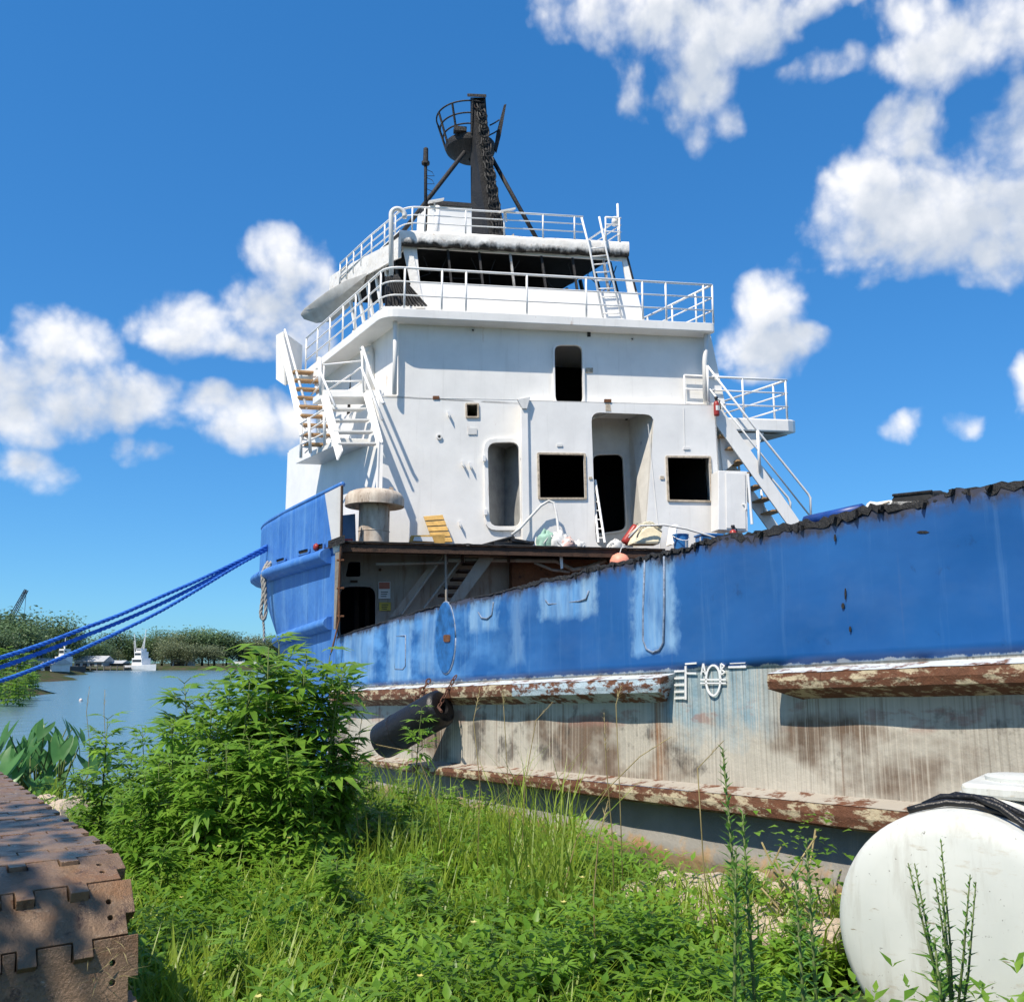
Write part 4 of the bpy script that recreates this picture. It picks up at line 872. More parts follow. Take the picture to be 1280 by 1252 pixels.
# lookout tub
tc_ = mb_(588, 187, -.85); trad = .66
tub = MB().lathe(tc_ , [(0.05, -.28), (.35, -.26), (trad * .97, -.06), (trad, .0), (trad, .10), (trad - .03, .10), (trad - .03, .02), (.05, .0)], 28).build('lookout_tub', M['charred_paint'], mast, True, auto=35)
def ringp(r, z, a0, a1, n=18): return [tc_ + T * (r * math.cos(R(lerp(a0, a1, k / n)))) + NW * (r * math.sin(R(lerp(a0, a1, k / n)))) + UP * z for k in range(n + 1)]
for (z, r) in ((.30, .72), (.55, .80), (.82, .90)): MB().tube(ringp(r, z, 75, 205), .022, 6).build('tub_rail', M['charred_paint'], tub, True)
for a in (95, 130, 165, 205):
    c, s = math.cos(R(a)), math.sin(R(a)); MB().tube([tc_ + (T * c + NW * s) * trad + UP * .05, tc_ + (T * c + NW * s) * .90 + UP * .82], .03, 6).build('tub_post', M['charred_paint'], tub)
pR = [mb_(620, 178, -.3), mb_(622, 165, -.3), mb_(631, 131, -.3)]
MB().prism([mb_(618, 185, -.3), mb_(621, 165, -.3), mb_(630, 131, -.3), mb_(633, 130, -.3), mb_(626, 170, -.3), mb_(621, 190, -.3)], -NW * .08).build('tub_arm', M['charred_paint'], tub)
for y in (158, 170): MB().tube([mb_(612, y - 1, -.3), mb_(618, y - 4, -.25), mb_(624, y - 8, -.3)], .02, 6).build('tub_rail', M['charred_paint'], tub)
MB().box(mb_(575, 163, -.3), T * .16, NW * .1, UP * .06).build('lamp_stand', M['charred_paint'], tub)
for (a, b) in (((581, 190), (494, 302)), ((615, 198), (675, 306))):
    MB().tube([mb_(*a, -.3), mb_(*b, -.1)], .055, 8).build('strut', M['charred_paint'], mast, True)
an = MB().tube([mb_(532, 288, .4), mb_(532, 210, .4), mb_(532, 203, .4)], .04, 8).build('aerial', M['charred_paint'], ship, True)
MB().lathe(mb_(532, 205, .4), [(.05, 0), (.065, .03), (.06, .4), (.045, .42), (0, .43)], 10).build('aerial_sleeve', M['charred_paint'], an)
MB().lathe(mb_(532, 204, .4), [(.0, -.03), (.1, -.03), (.1, .03), (0, .03)], 10).build('aerial_collar', M['charred_paint'], an)
for y in (212, 222, 236): MB().tube([mb_(533, y, .4), mb_(540, y + 3, .4), mb_(543, y + 8, .4), mb_(534, y + 8, .4)], .008, 5).build('burnt_wire', M['burnt_cable'], an)
# heap of burnt louvre strips hanging off the port corner
lv = MB().prism([HW(481, 382, -.15), HW(485, 346, -.3), HW(497, 342, -.3), HW(520, 380, -.12)], -NW * .05).build('burnt_louvre', M['charred_paint'], ship)
for k in range(12):
    x0, x1 = lerp(481, 505, k / 11), lerp(481, 531, k / 11); y0 = lerp(346, 352, k / 11)
    MB().prism([HW(x0, y0, -.1), HW(x0 + 1.4, y0, -.1), HW(x1 + 2.6, 383, -.05), HW(x1, 383, -.05)], NW * .05 + T * .01).build('strip', M['burnt_cable' if k % 2 else 'charred_paint'], lv)
# ---------------- starboard wing platform and stairway
sp0 = HW(896, 521, .15)
plat = MB().prism([HW(893, 521, .15), HW(985, 524, .15), HW(991, 525, .05), HW(994, 525, -.15)] + [HW(994, 525, -.15) + A * 2.2, HW(893, 521, .15) + A * 2.2], UP * -.30).build('wing_platform', M['white_paint'], ship, bevel=.03)
MB().prism([HW(897, 541, .0), HW(984, 543, .0), HW(984, 543, -.1) + A * 1.9, HW(900, 541, -.1) + A * 1.9], UP * -.02).build('platform_underside', M['deck_underside'], plat)
MB().prism([HW(899, 541, .06), HW(955, 541, .06), HW(950, 553, .06), HW(904, 590, .06)], -NW * .03).build('platform_bracket', M['white_paint'], plat)
ph = HW(940, 473, .1).z - HW(940, 523, .1).z
railing('platform_railing', [HW(857, 520, .1), HW(930, 523, .1), HW(986, 525, .1)], ph, (.33, .67), (0, .56, .985), plat)
railing('platform_railing', [HW(986, 525, .1), HW(986, 525, .1) + A * 2.1], ph, (.33, .67), (.2, 1), plat)
sn, sf = .31, -.35
stair = MB().prism([HW(889, 503, sn), HW(897, 503, sn), HW(1003, 656, sn), HW(988, 660, sn), HW(889, 522, sn)], -NW * .04).build('stairway', M['white_paint'], ship)
MB().prism([HW(893, 546, sf), HW(977, 662, sf), HW(963, 665, sf), HW(893, 568, sf)], -NW * .04).build('stringer', M['white_paint'], stair)
for k in range(9):
    t = k / 8.6; a = HW(lerp(886, 981, t), lerp(514, 648, t), sn - .04); b = HW(lerp(880, 962, t), lerp(552, 662, t), sf)
    b = V((a.x, a.y, a.z)) - NW * (sn - sf - .05)
    MB().prism([a - T * .16, a + T * .10, b + T * .10, b - T * .16], UP * .035).build('tread', M['wood_tread'], stair)
def prail(pts, j, nm='handrail', r=.026, par=None): return MB().tube([HW(x, y, j) for x, y in pts], r, 7).build(nm, M['white_rail'], par or stair, True)
prail([(884, 457), (945, 536), (1010, 617), (1013, 622), (1014, 654)], sn + .03); prail([(887, 486), (948, 563), (1012, 644)], sn + .03, r=.02)
prail([(884, 457), (886, 503)], sn + .03); prail([(947, 538), (950, 590)], sn + .03, 'post', .035)
prail([(858, 464), (944, 574), (985, 622), (988, 628), (988, 640)], sf + .05); prail([(858, 486), (946, 600), (985, 640)], sf + .05, r=.02); prail([(854, 468), (857, 500)], sf + .05, 'post')
prail([(922, 560), (925, 598)], sf + .05, 'post'); prail([(951, 612), (956, 640)], sf + .05, 'post')
# locker beside the stair
lk = MB().prism([HW(898, 662, .9), HW(935, 664, .9), HW(934, 589, .9), HW(898, 588, .9)], -NW * .4).build('deck_locker', M['white_paint'], ship, bevel=.012)
MB().prism([HW(908, 660, .905), HW(932, 661, .905), HW(931, 592, .905), HW(907, 591, .905)], NW * .015).build('locker_door', M['white_paint'], lk, bevel=.005)
MB().tube([HW(928, 630, .93), HW(932, 630, .96), HW(932, 637, .96)], .014, 6).build('latch', M['white_rail'], lk)
MB().tube([HW(935, 592, .95), HW(940, 655, .95)], .03, 6).build('locker_pipe', M['white_rail'], lk)

# ---------------- port stairs
D = lambda x, y, d: HD(x, y, d - 1.05)
lo_n, lo_f = D(424, 547, 20.3), D(370, 573, 22.8)
hw_n, hw_f = lo_n + T * .95, lo_f + T * .95
hw_n.z, hw_f.z = lo_n.z, lo_f.z
land = MB().prism([lo_n, lo_f, hw_f, hw_n], UP * -.13).build('stair_landing', M['white_paint'], ship, bevel=.01)
# top slab and the flight that comes down toward the waist
s0, s1 = D(391, 497, 20.9), D(462, 493, 20.9); s1.z = s0.z
up = MB().prism([s0, s1, s1 - A * .7, s0 - A * .7], UP * -.16).build('upper_landing', M['white_paint'], ship, bevel=.01)
nT = 5
fl = None; stepv = None
tl, tr = D(404, 507, 20.2), D(456, 507, 20.2); tr.z = tl.z
bl, br_ = D(424, 560, 19.4), D(474, 552, 19.4); br_.z = bl.z = (bl.z + br_.z) / 2
fB = MB().prism([D(400, 494, 20.3), D(409, 494, 20.3), D(427, 563, 19.35), D(421, 575, 19.35)], T * .03).build('port_stairway', M['white_paint'], ship)
MB().prism([D(453, 490, 20.3), D(461, 490, 20.3), D(477, 552, 19.35), D(472, 560, 19.35)], T * .03).build('stringer', M['white_paint'], fB)
for k in range(4):
    t = (k + .3) / 3.4; a, b = tl.lerp(bl, t), tr.lerp(br_, t)
    MB().prism([a, b, b + A * .27, a + A * .27], UP * .035).build('tread', M['white_stained'], fB)
MB().tube([D(474, 552, 19.35), D(472, 600, 19.35), D(470, 690, 19.35)], .03, 7).build('support_leg', M['white_paint'], fB)
MB().prism([D(474, 555, 19.34), D(479, 556, 19.34), D(476, 690, 19.34), D(471, 690, 19.34)], -NW * .03).build('support_plate', M['white_paint'], fB)
def drail(pts, nm='handrail', r=.026, par=None): return MB().tube([D(*p) for p in pts], r, 7).build(nm, M['white_rail'], par or fB, True)
drail([(451, 437, 20.3), (453, 434, 20.25), (464, 468, 19.9), (478, 503, 19.4), (480, 504, 19.35)], r=.035); drail([(452, 460, 20.2), (478, 525, 19.4)])
drail([(399, 462, 20.4), (419, 508, 19.5)]); drail([(399, 447, 20.4), (402, 494, 20.4)], 'post', .05); drail([(452, 438, 20.3), (455, 492, 20.3)], 'post')
for (a, b) in (((404, 456), (452, 451)), ((404, 477), (456, 476)), ((404, 494), (458, 494))): drail([(*a, 20.8), (*b, 20.4)], 'rail', .02, up)
for (a, b) in (((452, 459, 20.4), (404, 492, 21.6)), ((455, 476, 20.4), (425, 495, 21.2)), ((405, 455, 21.5), (404, 494, 21.5))): drail([a, b], 'rail', .02, up)
# far flight with timber treads rising forward
t0, t1 = D(398, 556, 21.3), D(381, 466, 22.8)
fA = MB().prism([D(348, 424, 23.4), D(353, 422, 23.4), D(386, 560, 21.2), D(380, 566, 21.2)], -LN * .04).build('port_stairway', M['white_paint'], ship)
MB().prism([D(390, 466, 22.9), D(394, 466, 22.9), D(413, 556, 21.3), D(408, 560, 21.3)], -LN * .04).build('stringer', M['white_paint'], fA)
for k in range(9):
    c = t0.lerp(t1, k / 8); MB().box(c, T * .30, A * .13, UP * .022).build('tread', M['wood_tread'], fA)
for (a, b) in (((356, 412, 23.5), (383, 510, 22.0)), ((352, 440, 23.5), (381, 545, 21.6))): drail([a, b, ], 'handrail', .03, fA)
for (a, b) in (((375, 530, 21.4), (406, 511, 20.6)), ((375, 545, 21.4), (406, 525, 20.6)), ((376, 556, 21.3), (408, 540, 20.6)), ((388, 480, 22.8), (402, 466, 22.0)), ((389, 494, 22.5), (402, 480, 22.0))): drail([a, b], 'rail', .02, land)
for (a, b) in (((386, 522, 21.0), (388, 566, 21.0)), ((377, 528, 21.4), (376, 572, 21.4)), ((405, 505, 20.6), (406, 556, 20.6))): drail([a, b], 'post', .035, land)
tp = MB().prism([D(345, 419, 23.6), D(345, 474, 23.6), D(355, 481, 23.5), D(354, 414, 23.5)], -LN * .03 + T * .01).build('stair_screen', M['white_paint'], fA)
MB().prism([D(355, 415, 23.5), D(378, 432, 24.2), D(377, 470, 24.2), D(357, 482, 23.5)], A * .03).build('stair_screen', M['white_paint'], fA)
MB().prism([D(372, 462, 23.4), D(402, 462, 22.4), D(402, 470, 22.4), D(372, 470, 23.4)], A * .3).build('top_step', M['white_paint'], fA)
# curved vent on the port wall
vz = HL(461, 440, .22)
MB().tube([HL(463, 490, .2), HL(463, 448, .2), HL(462, 440, .22), HL(459, 436, .3)], .11, 10).build('wall_vent', M['white_paint'], ship, True)
MB().tube([HL(443, 414, .05), HL(441, 420, .05)], .05, 6).build('lamp_base', M['white_stained'], ship)
# ---------------- mushroom ventilator on the cut deck edge
vb = HW(467, 678, 1.15)
vc = MB().lathe(V((vb.x, vb.y, zdeck)), [(.30, 0), (.30, .80), (.25, .82)], 24).build('mushroom_vent', M['vent_cement'], ship, True, auto=40)
h_ = HW(467, 632, 1.15).z; hr = .575
MB().lathe(V((vb.x, vb.y, h_ - .02)), [(.26, .04), (hr, .0), (hr, .05), (hr, .17), (hr - .06, .26), (hr - .15, .30), (.25, .33), (0, .34)], 28).build('vent_cap', M['vent_cement'], vc, True, auto=40)
MB().lathe(V((vb.x, vb.y, zdeck + .28)), [(.3, -.012), (.31, 0), (.3, .012)], 24).build('vent_band', M['vent_cement'], vc)
MB().lathe(V((vb.x, vb.y, zdeck)), [(.36, 0), (.36, .05), (.29, .06)], 24).build('vent_flange', M['charred_paint'], vc)
for (x, y) in ((441, 634), (459, 611), (489, 611)): MB().box(HW(x, y, 1.2), T * .04, NW * .04, UP * .03).build('vent_lug', M['vent_cement'], vc)
MB().prism([HW(427, 644, .8), HW(444, 642, .8), HW(445, 677, .8), HW(428, 678, .8)], -NW * .04).build('side_plate', M['pale_blue_paint'], ship)
MB().box(HW(434, 677, 1.3), T * .1, NW * .08, UP * .05).build('red_block', M['red_paint'], ship)

# ================================================================ LOOSE THINGS ON THE DECK
def dk(px, j): p = HW(px, 680, j); return V((p.x, p.y, zdeck))
# slatted yellow crate panel leaning on the wall, with a short crate below it
ya = MB().prism([HW(529, 645, .12), HW(553, 643, .12), HW(566, 678, .45), HW(541, 678, .45)], -NW * .015).build('slatted_panel', M['cream_canvas'])
tag(ya, 'yellow slatted wooden panel leaning on the white deckhouse wall', 'panel')
for k in range(5):
    t0_, t1_ = k / 5 + .015, (k + 1) / 5 - .03
    q = [HW(lerp(529, 541, t), lerp(645, 678, t), lerp(.14, .47, t)) for t in (t0_, t1_)] + [HW(lerp(553, 566, t), lerp(643, 678, t), lerp(.14, .47, t)) for t in (t1_, t0_)]
    MB().prism(q, NW * .02).build('slat', M['yellow_wood'], ya)
yb = MB().prism([HW(512, 677, .9), HW(556, 679, .9), HW(556, 668, .9), HW(514, 669, .9)], -NW * .3).build('yellow_crate', M['yellow_wood']); tag(yb, 'low yellow wooden crate lying at the foot of the slatted panel', 'crate')
MB().prism([HW(516, 676, .93), HW(542, 677, .93), HW(540, 671, .93), HW(518, 671, .93)], NW * .03).build('side_label', M['label_white'], yb)
# dark boards
for k, (q, lb) in enumerate((([(602, 680), (642, 669), (644, 672), (612, 681)], 'black board propped on edge on the pile by the oval doorway'), ([(618, 677), (668, 676), (668, 680), (618, 681)], 'black board lying flat under the propped black board'), ([(640, 672), (662, 676), (660, 679), (640, 676)], 'short black board resting on the flat black board'))):
    o = MB().prism([HW(x, y, 1.2 + .08 * k) for x, y in q], -NW * (.5 - .1 * k)).build('black_board', M['black_plastic'] if k else M['charred_paint']); tag(o, lb, 'board')
    MB().prism([HW(lerp(q[0][0], q[1][0], .1), lerp(q[0][1], q[1][1], .1) + .4, 1.21 + .08 * k), HW(q[1][0] - 2, q[1][1] + .6, 1.21 + .08 * k), HW(q[2][0] - 2, q[2][1] - .8, 1.21 + .08 * k)], NW * .01).build('board_face', M['burnt_cable'], o)
# bundles of cloth and netting
def bundle(px, j, r, hgt, m, label, seed, cat='bundle'):
    c = dk(px, j); n, mlat = 26, 12
    mb2 = MB(); rows2 = []
    for i in range(mlat + 1):
        ph_ = i / mlat * math.pi / 2; rw = []
        for k in range(n + 1):
            a = 2 * math.pi * (k % n) / n; f = .9 + .40 * mnoise.noise(V((math.cos(a) * 1.6 + seed, math.sin(a) * 1.6, ph_ * 2))) + .12 * mnoise.noise(V((math.cos(a) * 5 + seed, math.sin(a) * 5, ph_ * 5)))
            rw.append(c + V((math.cos(a) * r * math.cos(ph_) * f, math.sin(a) * r * math.cos(ph_) * f, hgt * math.sin(ph_) * f)))
        rows2.append(rw)
    mb2.grid(rows2); o = mb2.build('cloth_bundle', M[m], None, True); tag(o, label, cat)
    pts = [c + V((math.cos(a) * r * .8, math.sin(a) * r * .8, hgt * (.35 + .35 * math.sin(a * 2.3 + seed)))) for a in [k * .45 for k in range(14)]]
    MB().tube(pts, .012, 5).build('tie_cord', M['pale_cloth'], o, True); return o
bundle(682, 1.15, .26, .40, 'green_net', 'pale green crumpled netting heaped on the cut deck edge', 2)
bundle(698, 1.2, .30, .36, 'pale_cloth', 'white crumpled cloth heaped beside the green netting', 5)
bundle(710, 1.3, .20, .26, 'pink_cloth', 'pinkish crumpled cloth next to the white cloth heap', 9)
bundle(724, 1.2, .17, .20, 'pale_cloth', 'small grey-white rag heap left of the tall porch', 13)
bundle(770, 1.1, .22, .26, 'pale_cloth', 'grey rag heap in the foot of the porch', 17)
# cream canvas bag tied with rope
cb_ = MB().prism([HW(789, 680, 1.35), HW(795, 668, 1.3), HW(806, 657, 1.2), HW(824, 655, 1.2), HW(829, 664, 1.3), HW(826, 680, 1.35)], -NW * .35).build('canvas_bag', M['cream_canvas'], bevel=.06); tag(cb_, 'cream canvas sack tied with rope leaning at the porch side', 'sack')
rng4 = random.Random(4)
for k in range(6):
    pts = [HW(790 + rng4.uniform(-4, 8), 672 - rng4.uniform(0, 6), 1.45)] + [HW(lerp(792, 826, t) + rng4.uniform(-3, 3), 662 - 8 * math.sin(t * 3) + rng4.uniform(-3, 5), 1.42) for t in (.2, .4, .6, .8, 1)]
    MB().tube(pts, .016, 5).build('rope_lashing', M['cream_canvas'], cb_, True)
rb = MB().lathe(HW(788, 668, .9), [(0, -.24), (.08, -.23), (.09, -.17), (.09, .17), (.08, .22), (0, .24)], 14, (UP * .8 + T * .6)).build('red_cylinder', M['red_paint'], None, True); tag(rb, 'red cylinder leaning against the cream canvas sack', 'cylinder'); MB().lathe(HW(788, 668, .9) + (UP * .8 + T * .6) * .24, [(0, -.02), (.03, -.02), (.03, .05), (0, .06)], 10, UP * .8 + T * .6).build('valve', M['black_plastic'], rb)
def bucket(px, py0, j, r, h, lb):
    p = dk(px, j)
    o = MB().lathe(p, [(0, .0), (r * .86, 0), (r, h * .93), (r * 1.06, h * .93), (r * 1.06, h), (r * .97, h), (r * .85, h * .9), (0, h * .9)], 20).build('bucket', M['bucket_blue'], None, True, auto=40); tag(o, lb, 'bucket')
    fr_ = NW; MB().lathe(p + UP * h * .25, [(r * .925, 0), (r * .965, h * .4)], 8, UP, (250, 330)).build('paper_label', M['label_white'], o)
    MB().tube([p + T * r * 1.05 * math.cos(R(a)) + NW * .12 * math.sin(R(a)) + NW * r * .6 * math.sin(R(a)) + UP * (h * .92 - .12 * math.sin(R(a))) for a in range(0, 181, 20)], .008, 5).build('bail_handle', M['white_rail'], o); return o
bucket(851, 0, 1.3, .16, .37, 'blue plastic bucket with a white paper label beside the cream sack')
bx_ = MB().box(dk(886, 1.25) + UP * .18, T * .22, NW * .2, UP * .18).build('blue_bin', M['bucket_blue'], bevel=.02); tag(bx_, 'square blue plastic bin at the right corner of the white house', 'bin'); MB().box(dk(886, 1.25) + UP * .37, T * .24, NW * .22, UP * .02).build('bin_lid', M['bucket_blue'], bx_, bevel=.008)
MB().prism([HW(875, 676, 1.36), HW(880, 676, 1.36), HW(878, 664, 1.36), HW(876, 664, 1.36)], -NW * .02).build('bin_side', M['label_white'], bx_)
wb = MB().prism([HW(839, 680, 1.3), HW(842, 680, 1.3), HW(848, 656, 1.0), HW(843, 655, 1.0)], -NW * .3).build('white_board', M['white_paint']); tag(wb, 'grey-white board standing between the sack and the bucket', 'board')
MB().tube([HW(842, 679, 1.32), HW(846, 656, 1.02)], .012, 5).build('board_edge', M['white_stained'], wb)
# fire extinguishers
def exting(p, lb, s=1.0):
    o = MB().lathe(p, [(0, 0), (.075 * s, .01), (.08 * s, .05 * s), (.08 * s, .34 * s), (.06 * s, .41 * s), (.025 * s, .44 * s), (0, .44 * s)], 16).build('fire_extinguisher', M['red_paint'], None, True); tag(o, lb, 'extinguisher')
    MB().lathe(p + UP * .43 * s, [(.03, 0), (.03, .05), (.045, .06), (.04, .1), (0, .1)], 10).build('valve', M['black_plastic'], o)
    MB().tube([p + UP * .5 * s, p + T * .08 + UP * .45 * s, p + T * .1 + UP * .2 * s], .014, 6).build('hose', M['black_plastic'], o, True)
    MB().lathe(p + UP * .15 * s, [(.082 * s, 0), (.082 * s, .14 * s)], 12, UP, (200, 340)).build('instruction_label', M['label_white'], o); return o
exting(dk(917, 1.35) + UP * .06, 'red fire extinguisher standing before the white deck locker')
p_ = HW(896, 520, .45); exting(p_, 'red fire extinguisher strapped at the head of the starboard stair', .8)
ob = MB().lathe(dk(953, .9), [(0, 0), (.12, 0), (.16, .12), (.15, .3), (.09, .4), (0, .42)], 14).build('orange_sack', M['yellow_wood'], None, True); tag(ob, 'small ochre sack between the locker and the stair foot', 'sack'); MB().lathe(dk(953, .9) + UP * .38, [(.06, 0), (.07, .03), (.1, .09), (0, .08)], 10).build('sack_neck', M['yellow_wood'], ob)
rk = bundle(950, 1.35, .3, .2, 'rusty_steel', 'rusty scrap heap at the foot of the starboard stair', 21, 'scrap heap')
# loose hose looping out of the doorway
hz_ = MB().tube([HW(640, 668, .6), HW(650, 660, .55), HW(662, 647, .5), (HW(676, 632, .5)), HW(686, 626, .52), HW(692, 628, .55), HW(696, 645, .6), HW(698, 664, .7), HW(700, 676, 1.0)], .028, 7).build('loose_hose', M['pale_cloth'], None, True); tag(hz_, 'pale hose looping up from the oval doorway under the square window', 'hose')
MB().lathe(HW(700, 677, 1.0), [(0, 0), (.04, 0), (.04, .06), (0, .06)], 8).build('coupling', M['dark_rust'], hz_)
cb2 = MB().tube([HW(786, 672, 1.5), HW(800, 657, 1.5), HW(830, 656, 1.5), HW(858, 661, 1.5), HW(885, 669, 1.5), HW(905, 676, 1.5)], .02, 6).build('deck_rope', M['pale_cloth'], None, True); tag(cb2, 'thin pale rope stretched over the sack and blue bucket', 'rope'); MB().lathe(HW(905, 676, 1.5), [(0, -.03), (.035, -.02), (.035, .02), (0, .03)], 8).build('knot', M['pale_cloth'], cb2)
# aluminium ladder leaning in the porch
la, lb_ = [HW(744, 600, .2), HW(756, 678, .9)], [HW(741, 600, -.1), HW(748, 678, .6)]
al_ = MB().tube(la, .025, 6).build('leaning_ladder', M['white_rail']); tag(al_, 'narrow pale ladder leaning inside the tall porch doorway', 'ladder'); MB().tube(lb_, .025, 6).build('stile', M['white_rail'], al_)
for k in range(7): MB().tube([la[0].lerp(la[1], (k + .5) / 7), lb_[0].lerp(lb_[1], (k + .5) / 7)], .014, 5).build('rung', M['white_rail'], al_)
# orange float peeping over the cut edge
bo = HW(775, 703, 1.75); fo = MB().lathe(bo, [(0, -.20), (.11, -.18), (.19, -.08), (.205, .0), (.185, .09), (.10, .17), (0, .19)], 20, UP + T * .3).build('orange_float', M['buoy_orange'], None, True); tag(fo, 'round faded orange float hanging under the deck edge behind the cut hull', 'float'); MB().tube([bo + UP * .18, bo + UP * .3 + T * .06 - NW * .08, HW(784, 683, 1.62)], .010, 5).build('lanyard', M['pale_cloth'], fo, True); MB().lathe(bo + T * .17 + UP * .02, [(0, .0), (.035, 0), (.03, .06), (0, .06)], 8, T).build('float_eye', M['dark_rust'], fo)
# rubbish along the top of the near bulwark
sv = MB().prism([HH(1078, 640, -.03), HH(1083, 629, -.03), HH(1087, 626, -.03), HH(1092, 628, -.03), HH(1110, 625, -.03), HH(1140, 625, -.03), HH(1147, 623, -.03), HH(1152, 627, -.03), HH(1130, 636, -.03)], -NO * .2).build('torn_panel', M['white_paint'], bevel=.01); tag(sv, 'torn white panel lying on the burnt edge of the near bulwark', 'panel'); MB().tube([HH(1095, 634, -.03), HH(1112, 627, -.03)], .008, 5).build('panel_crease', M['window_rim'], sv)
bt = MB().prism([HH(1108, 634, -.03), HH(1117, 618, -.03), HH(1140, 617, -.03), HH(1165, 613, -.03), HH(1166, 624, -.03), HH(1150, 632, -.03)], -NO * .15 + UP * .02).build('burnt_tarp', M['burnt_cable'], bevel=.02); tag(bt, 'black burnt sheet standing behind the torn white panel', 'sheet'); MB().tube([HH(1116, 619, -.03), HH(1165, 614, -.03)], .012, 5).build('sheet_hem', M['charred_paint'], bt)
bpz = [HH(1008, 652, -2.0), HH(1078, 637, -2.0)]
bp = MB().tube([bpz[0], bpz[1]], .07, 10).build('blue_pipe', M['blue_dark'], ship, True)
MB().tube([bpz[0] - UP * .2, bpz[1] - UP * .2], .06, 10).build('blue_pipe', M['blue_dark'], ship, True)

for f_ in (.08, .5, .92):
    pq = bpz[0].lerp(bpz[1], f_); MB().tube([pq, V((pq.x, pq.y, ru_t(0) - .1))], .05, 8).build('pipe_stanchion', M['blue_dark'], ship, True)
# ================================================================ ROPES AND FENDER
def rope(pts, r, name, m, label, twist=9.0, strands=3):
    """laid rope: three strands twisted round the given centre line"""
    pts = [V(p) for p in pts]; fine_ = []
    for i in range(len(pts) - 1):
        p0, p1, p2, p3 = [pts[min(max(i + k, 0), len(pts) - 1)] for k in (-1, 0, 1, 2)]; n = max(4, int((p2 - p1).length / (r * 1.6)))
        for j in range(n):
            t = j / n; fine_.append(.5 * ((2 * p1) + (p2 - p0) * t + (2 * p0 - 5 * p1 + 4 * p2 - p3) * t * t + (3 * p1 - p0 - 3 * p2 + p3) * t ** 3))
    fine_.append(pts[-1]); root = None; d0 = 0; acc = [0]
    for i in range(len(fine_) - 1): acc.append(acc[-1] + (fine_[i + 1] - fine_[i]).length)
    for s in range(strands):
        q = []
        for i, p in enumerate(fine_):
            d = (fine_[min(i + 1, len(fine_) - 1)] - fine_[max(i - 1, 0)]).normalized(); u = d.cross(V((.3, .2, .93))).normalized(); w = d.cross(u)
            a = acc[i] / (r * twist) * 2 * math.pi + s * 2 * math.pi / strands; q.append(p + (u * math.cos(a) + w * math.sin(a)) * r * .5)
        o = MB().tube(q, r * .56, 6).build(name if root is None else 'strand', m, root, True)
        if root is None: root = tag(o, label, 'rope')
    return root
t = NT('rope_blue'); t.bump(t.noise(t.map(t.P(), (90, 90, 90)), 1, 3), .6, .004); t.done(t.mix(t.noise(t.P(), 6, 6, .7), (.010, .085, .42), (.035, .19, .62)), .75)
t = NT('rope_grey'); t.bump(t.noise(t.map(t.P(), (90, 90, 90)), 1, 3), .6, .004); t.done(t.mix(t.noise(t.P(), 9, 6, .7), (.22, .21, .19), (.42, .40, .36)), .85)
ends = HD(334, 684, 21.8)
def moor(pxs, d0, d1, sag, label, r):
    n = len(pxs); return rope([HD(x, y, lerp(d0, d1, ((334 - x) / (334 - pxs[-1][0])) ** 1.0)) for x, y in pxs], r, 'mooring_rope', M['rope_blue'], label)
moor([(334, 682), (300, 700), (250, 724), (200, 746), (150, 768), (100, 787), (50, 806), (0, 822), (-60, 838), (-140, 852)], 21.8, 13.0, 0, 'uppermost of the blue mooring ropes running from the bow to the bank', .042)
moor([(334, 685), (300, 703), (250, 730), (200, 755), (150, 777), (100, 797), (50, 816), (0, 834), (-60, 852), (-140, 868)], 21.8, 13.0, 0, 'middle blue mooring rope, between the upper and the slackest one', .042)
moor([(334, 687), (300, 705), (250, 735), (200, 764), (150, 789), (100, 812), (50, 833), (0, 851), (-60, 868), (-140, 886)], 21.8, 12.5, 0, 'slackest and lowest blue mooring rope from the bow', .038)
g = lambda x, y: HD(x, y, 21.6)
rope([HD(339, 701, 21.9), HD(335, 703, 21.65), HD(330, 712, 21.35), HD(328, 722, 21.3), HD(329, 740, 21.3), HD(327, 757, 21.3), HD(326, 768, 21.3), HD(329, 774, 21.3), HD(332, 768, 21.25), HD(332, 745, 21.25), HD(331, 722, 21.25), HD(336, 707, 21.3), HD(342, 701, 21.5)], .045, 'hanging_rope', M['rope_grey'], 'frayed grey rope looped over the bow fender belt')
rope([HD(329, 774, 21.3), HD(330, 790, 21.3), HD(330, 802, 21.3)], .03, 'rope_tail', M['rope_grey'], 'thin dark rope tail hanging below the grey loop at the bow')
# rubber fender slung on two chains
fa, fb = HH(482, 924, .72), HH(552, 884, .30); ax = (fb - fa).normalized(); flen = (fb - fa).length
e = .10
fd = MB().lathe(fa - ax * .05, [(.0, .06), (.09, .06), (.10, -.03), (.22, -.03), (.255, -.005), (.265, .05), (.265, flen + .0), (.255, flen + .05), (.22, flen + .08), (.10, flen + .08), (.09, flen), (.0, flen)], 26, ax).build('rubber_fender', M['rubber'], None, True, auto=40)
tag(fd, 'big black cylindrical rubber fender slung from rusty chains on the hull', 'fender')
MB().lathe(fa - ax * .05, [(.268, .3), (.272, .33), (.268, .36)], 24, ax).build('fender_ridge', M['rubber'], fd)
def chain(p0, p1, n, parent):
    p0, p1 = V(p0), V(p1)
    for k in range(n):
        c = p0.lerp(p1, (k + .5) / n); d = (p1 - p0).normalized(); u = d.orthogonal().normalized(); w = d.cross(u); s_ = u if k % 2 else w; L_ = (p1 - p0).length / n * .82
        pts = [c + d * (L_ * math.sin(R(a)) * .75) + s_ * (L_ * .36 * math.cos(R(a))) for a in range(0, 361, 40)]
        MB().tube(pts, L_ * .13, 6, False).build('chain_link', M['chain_rust'], parent, True)
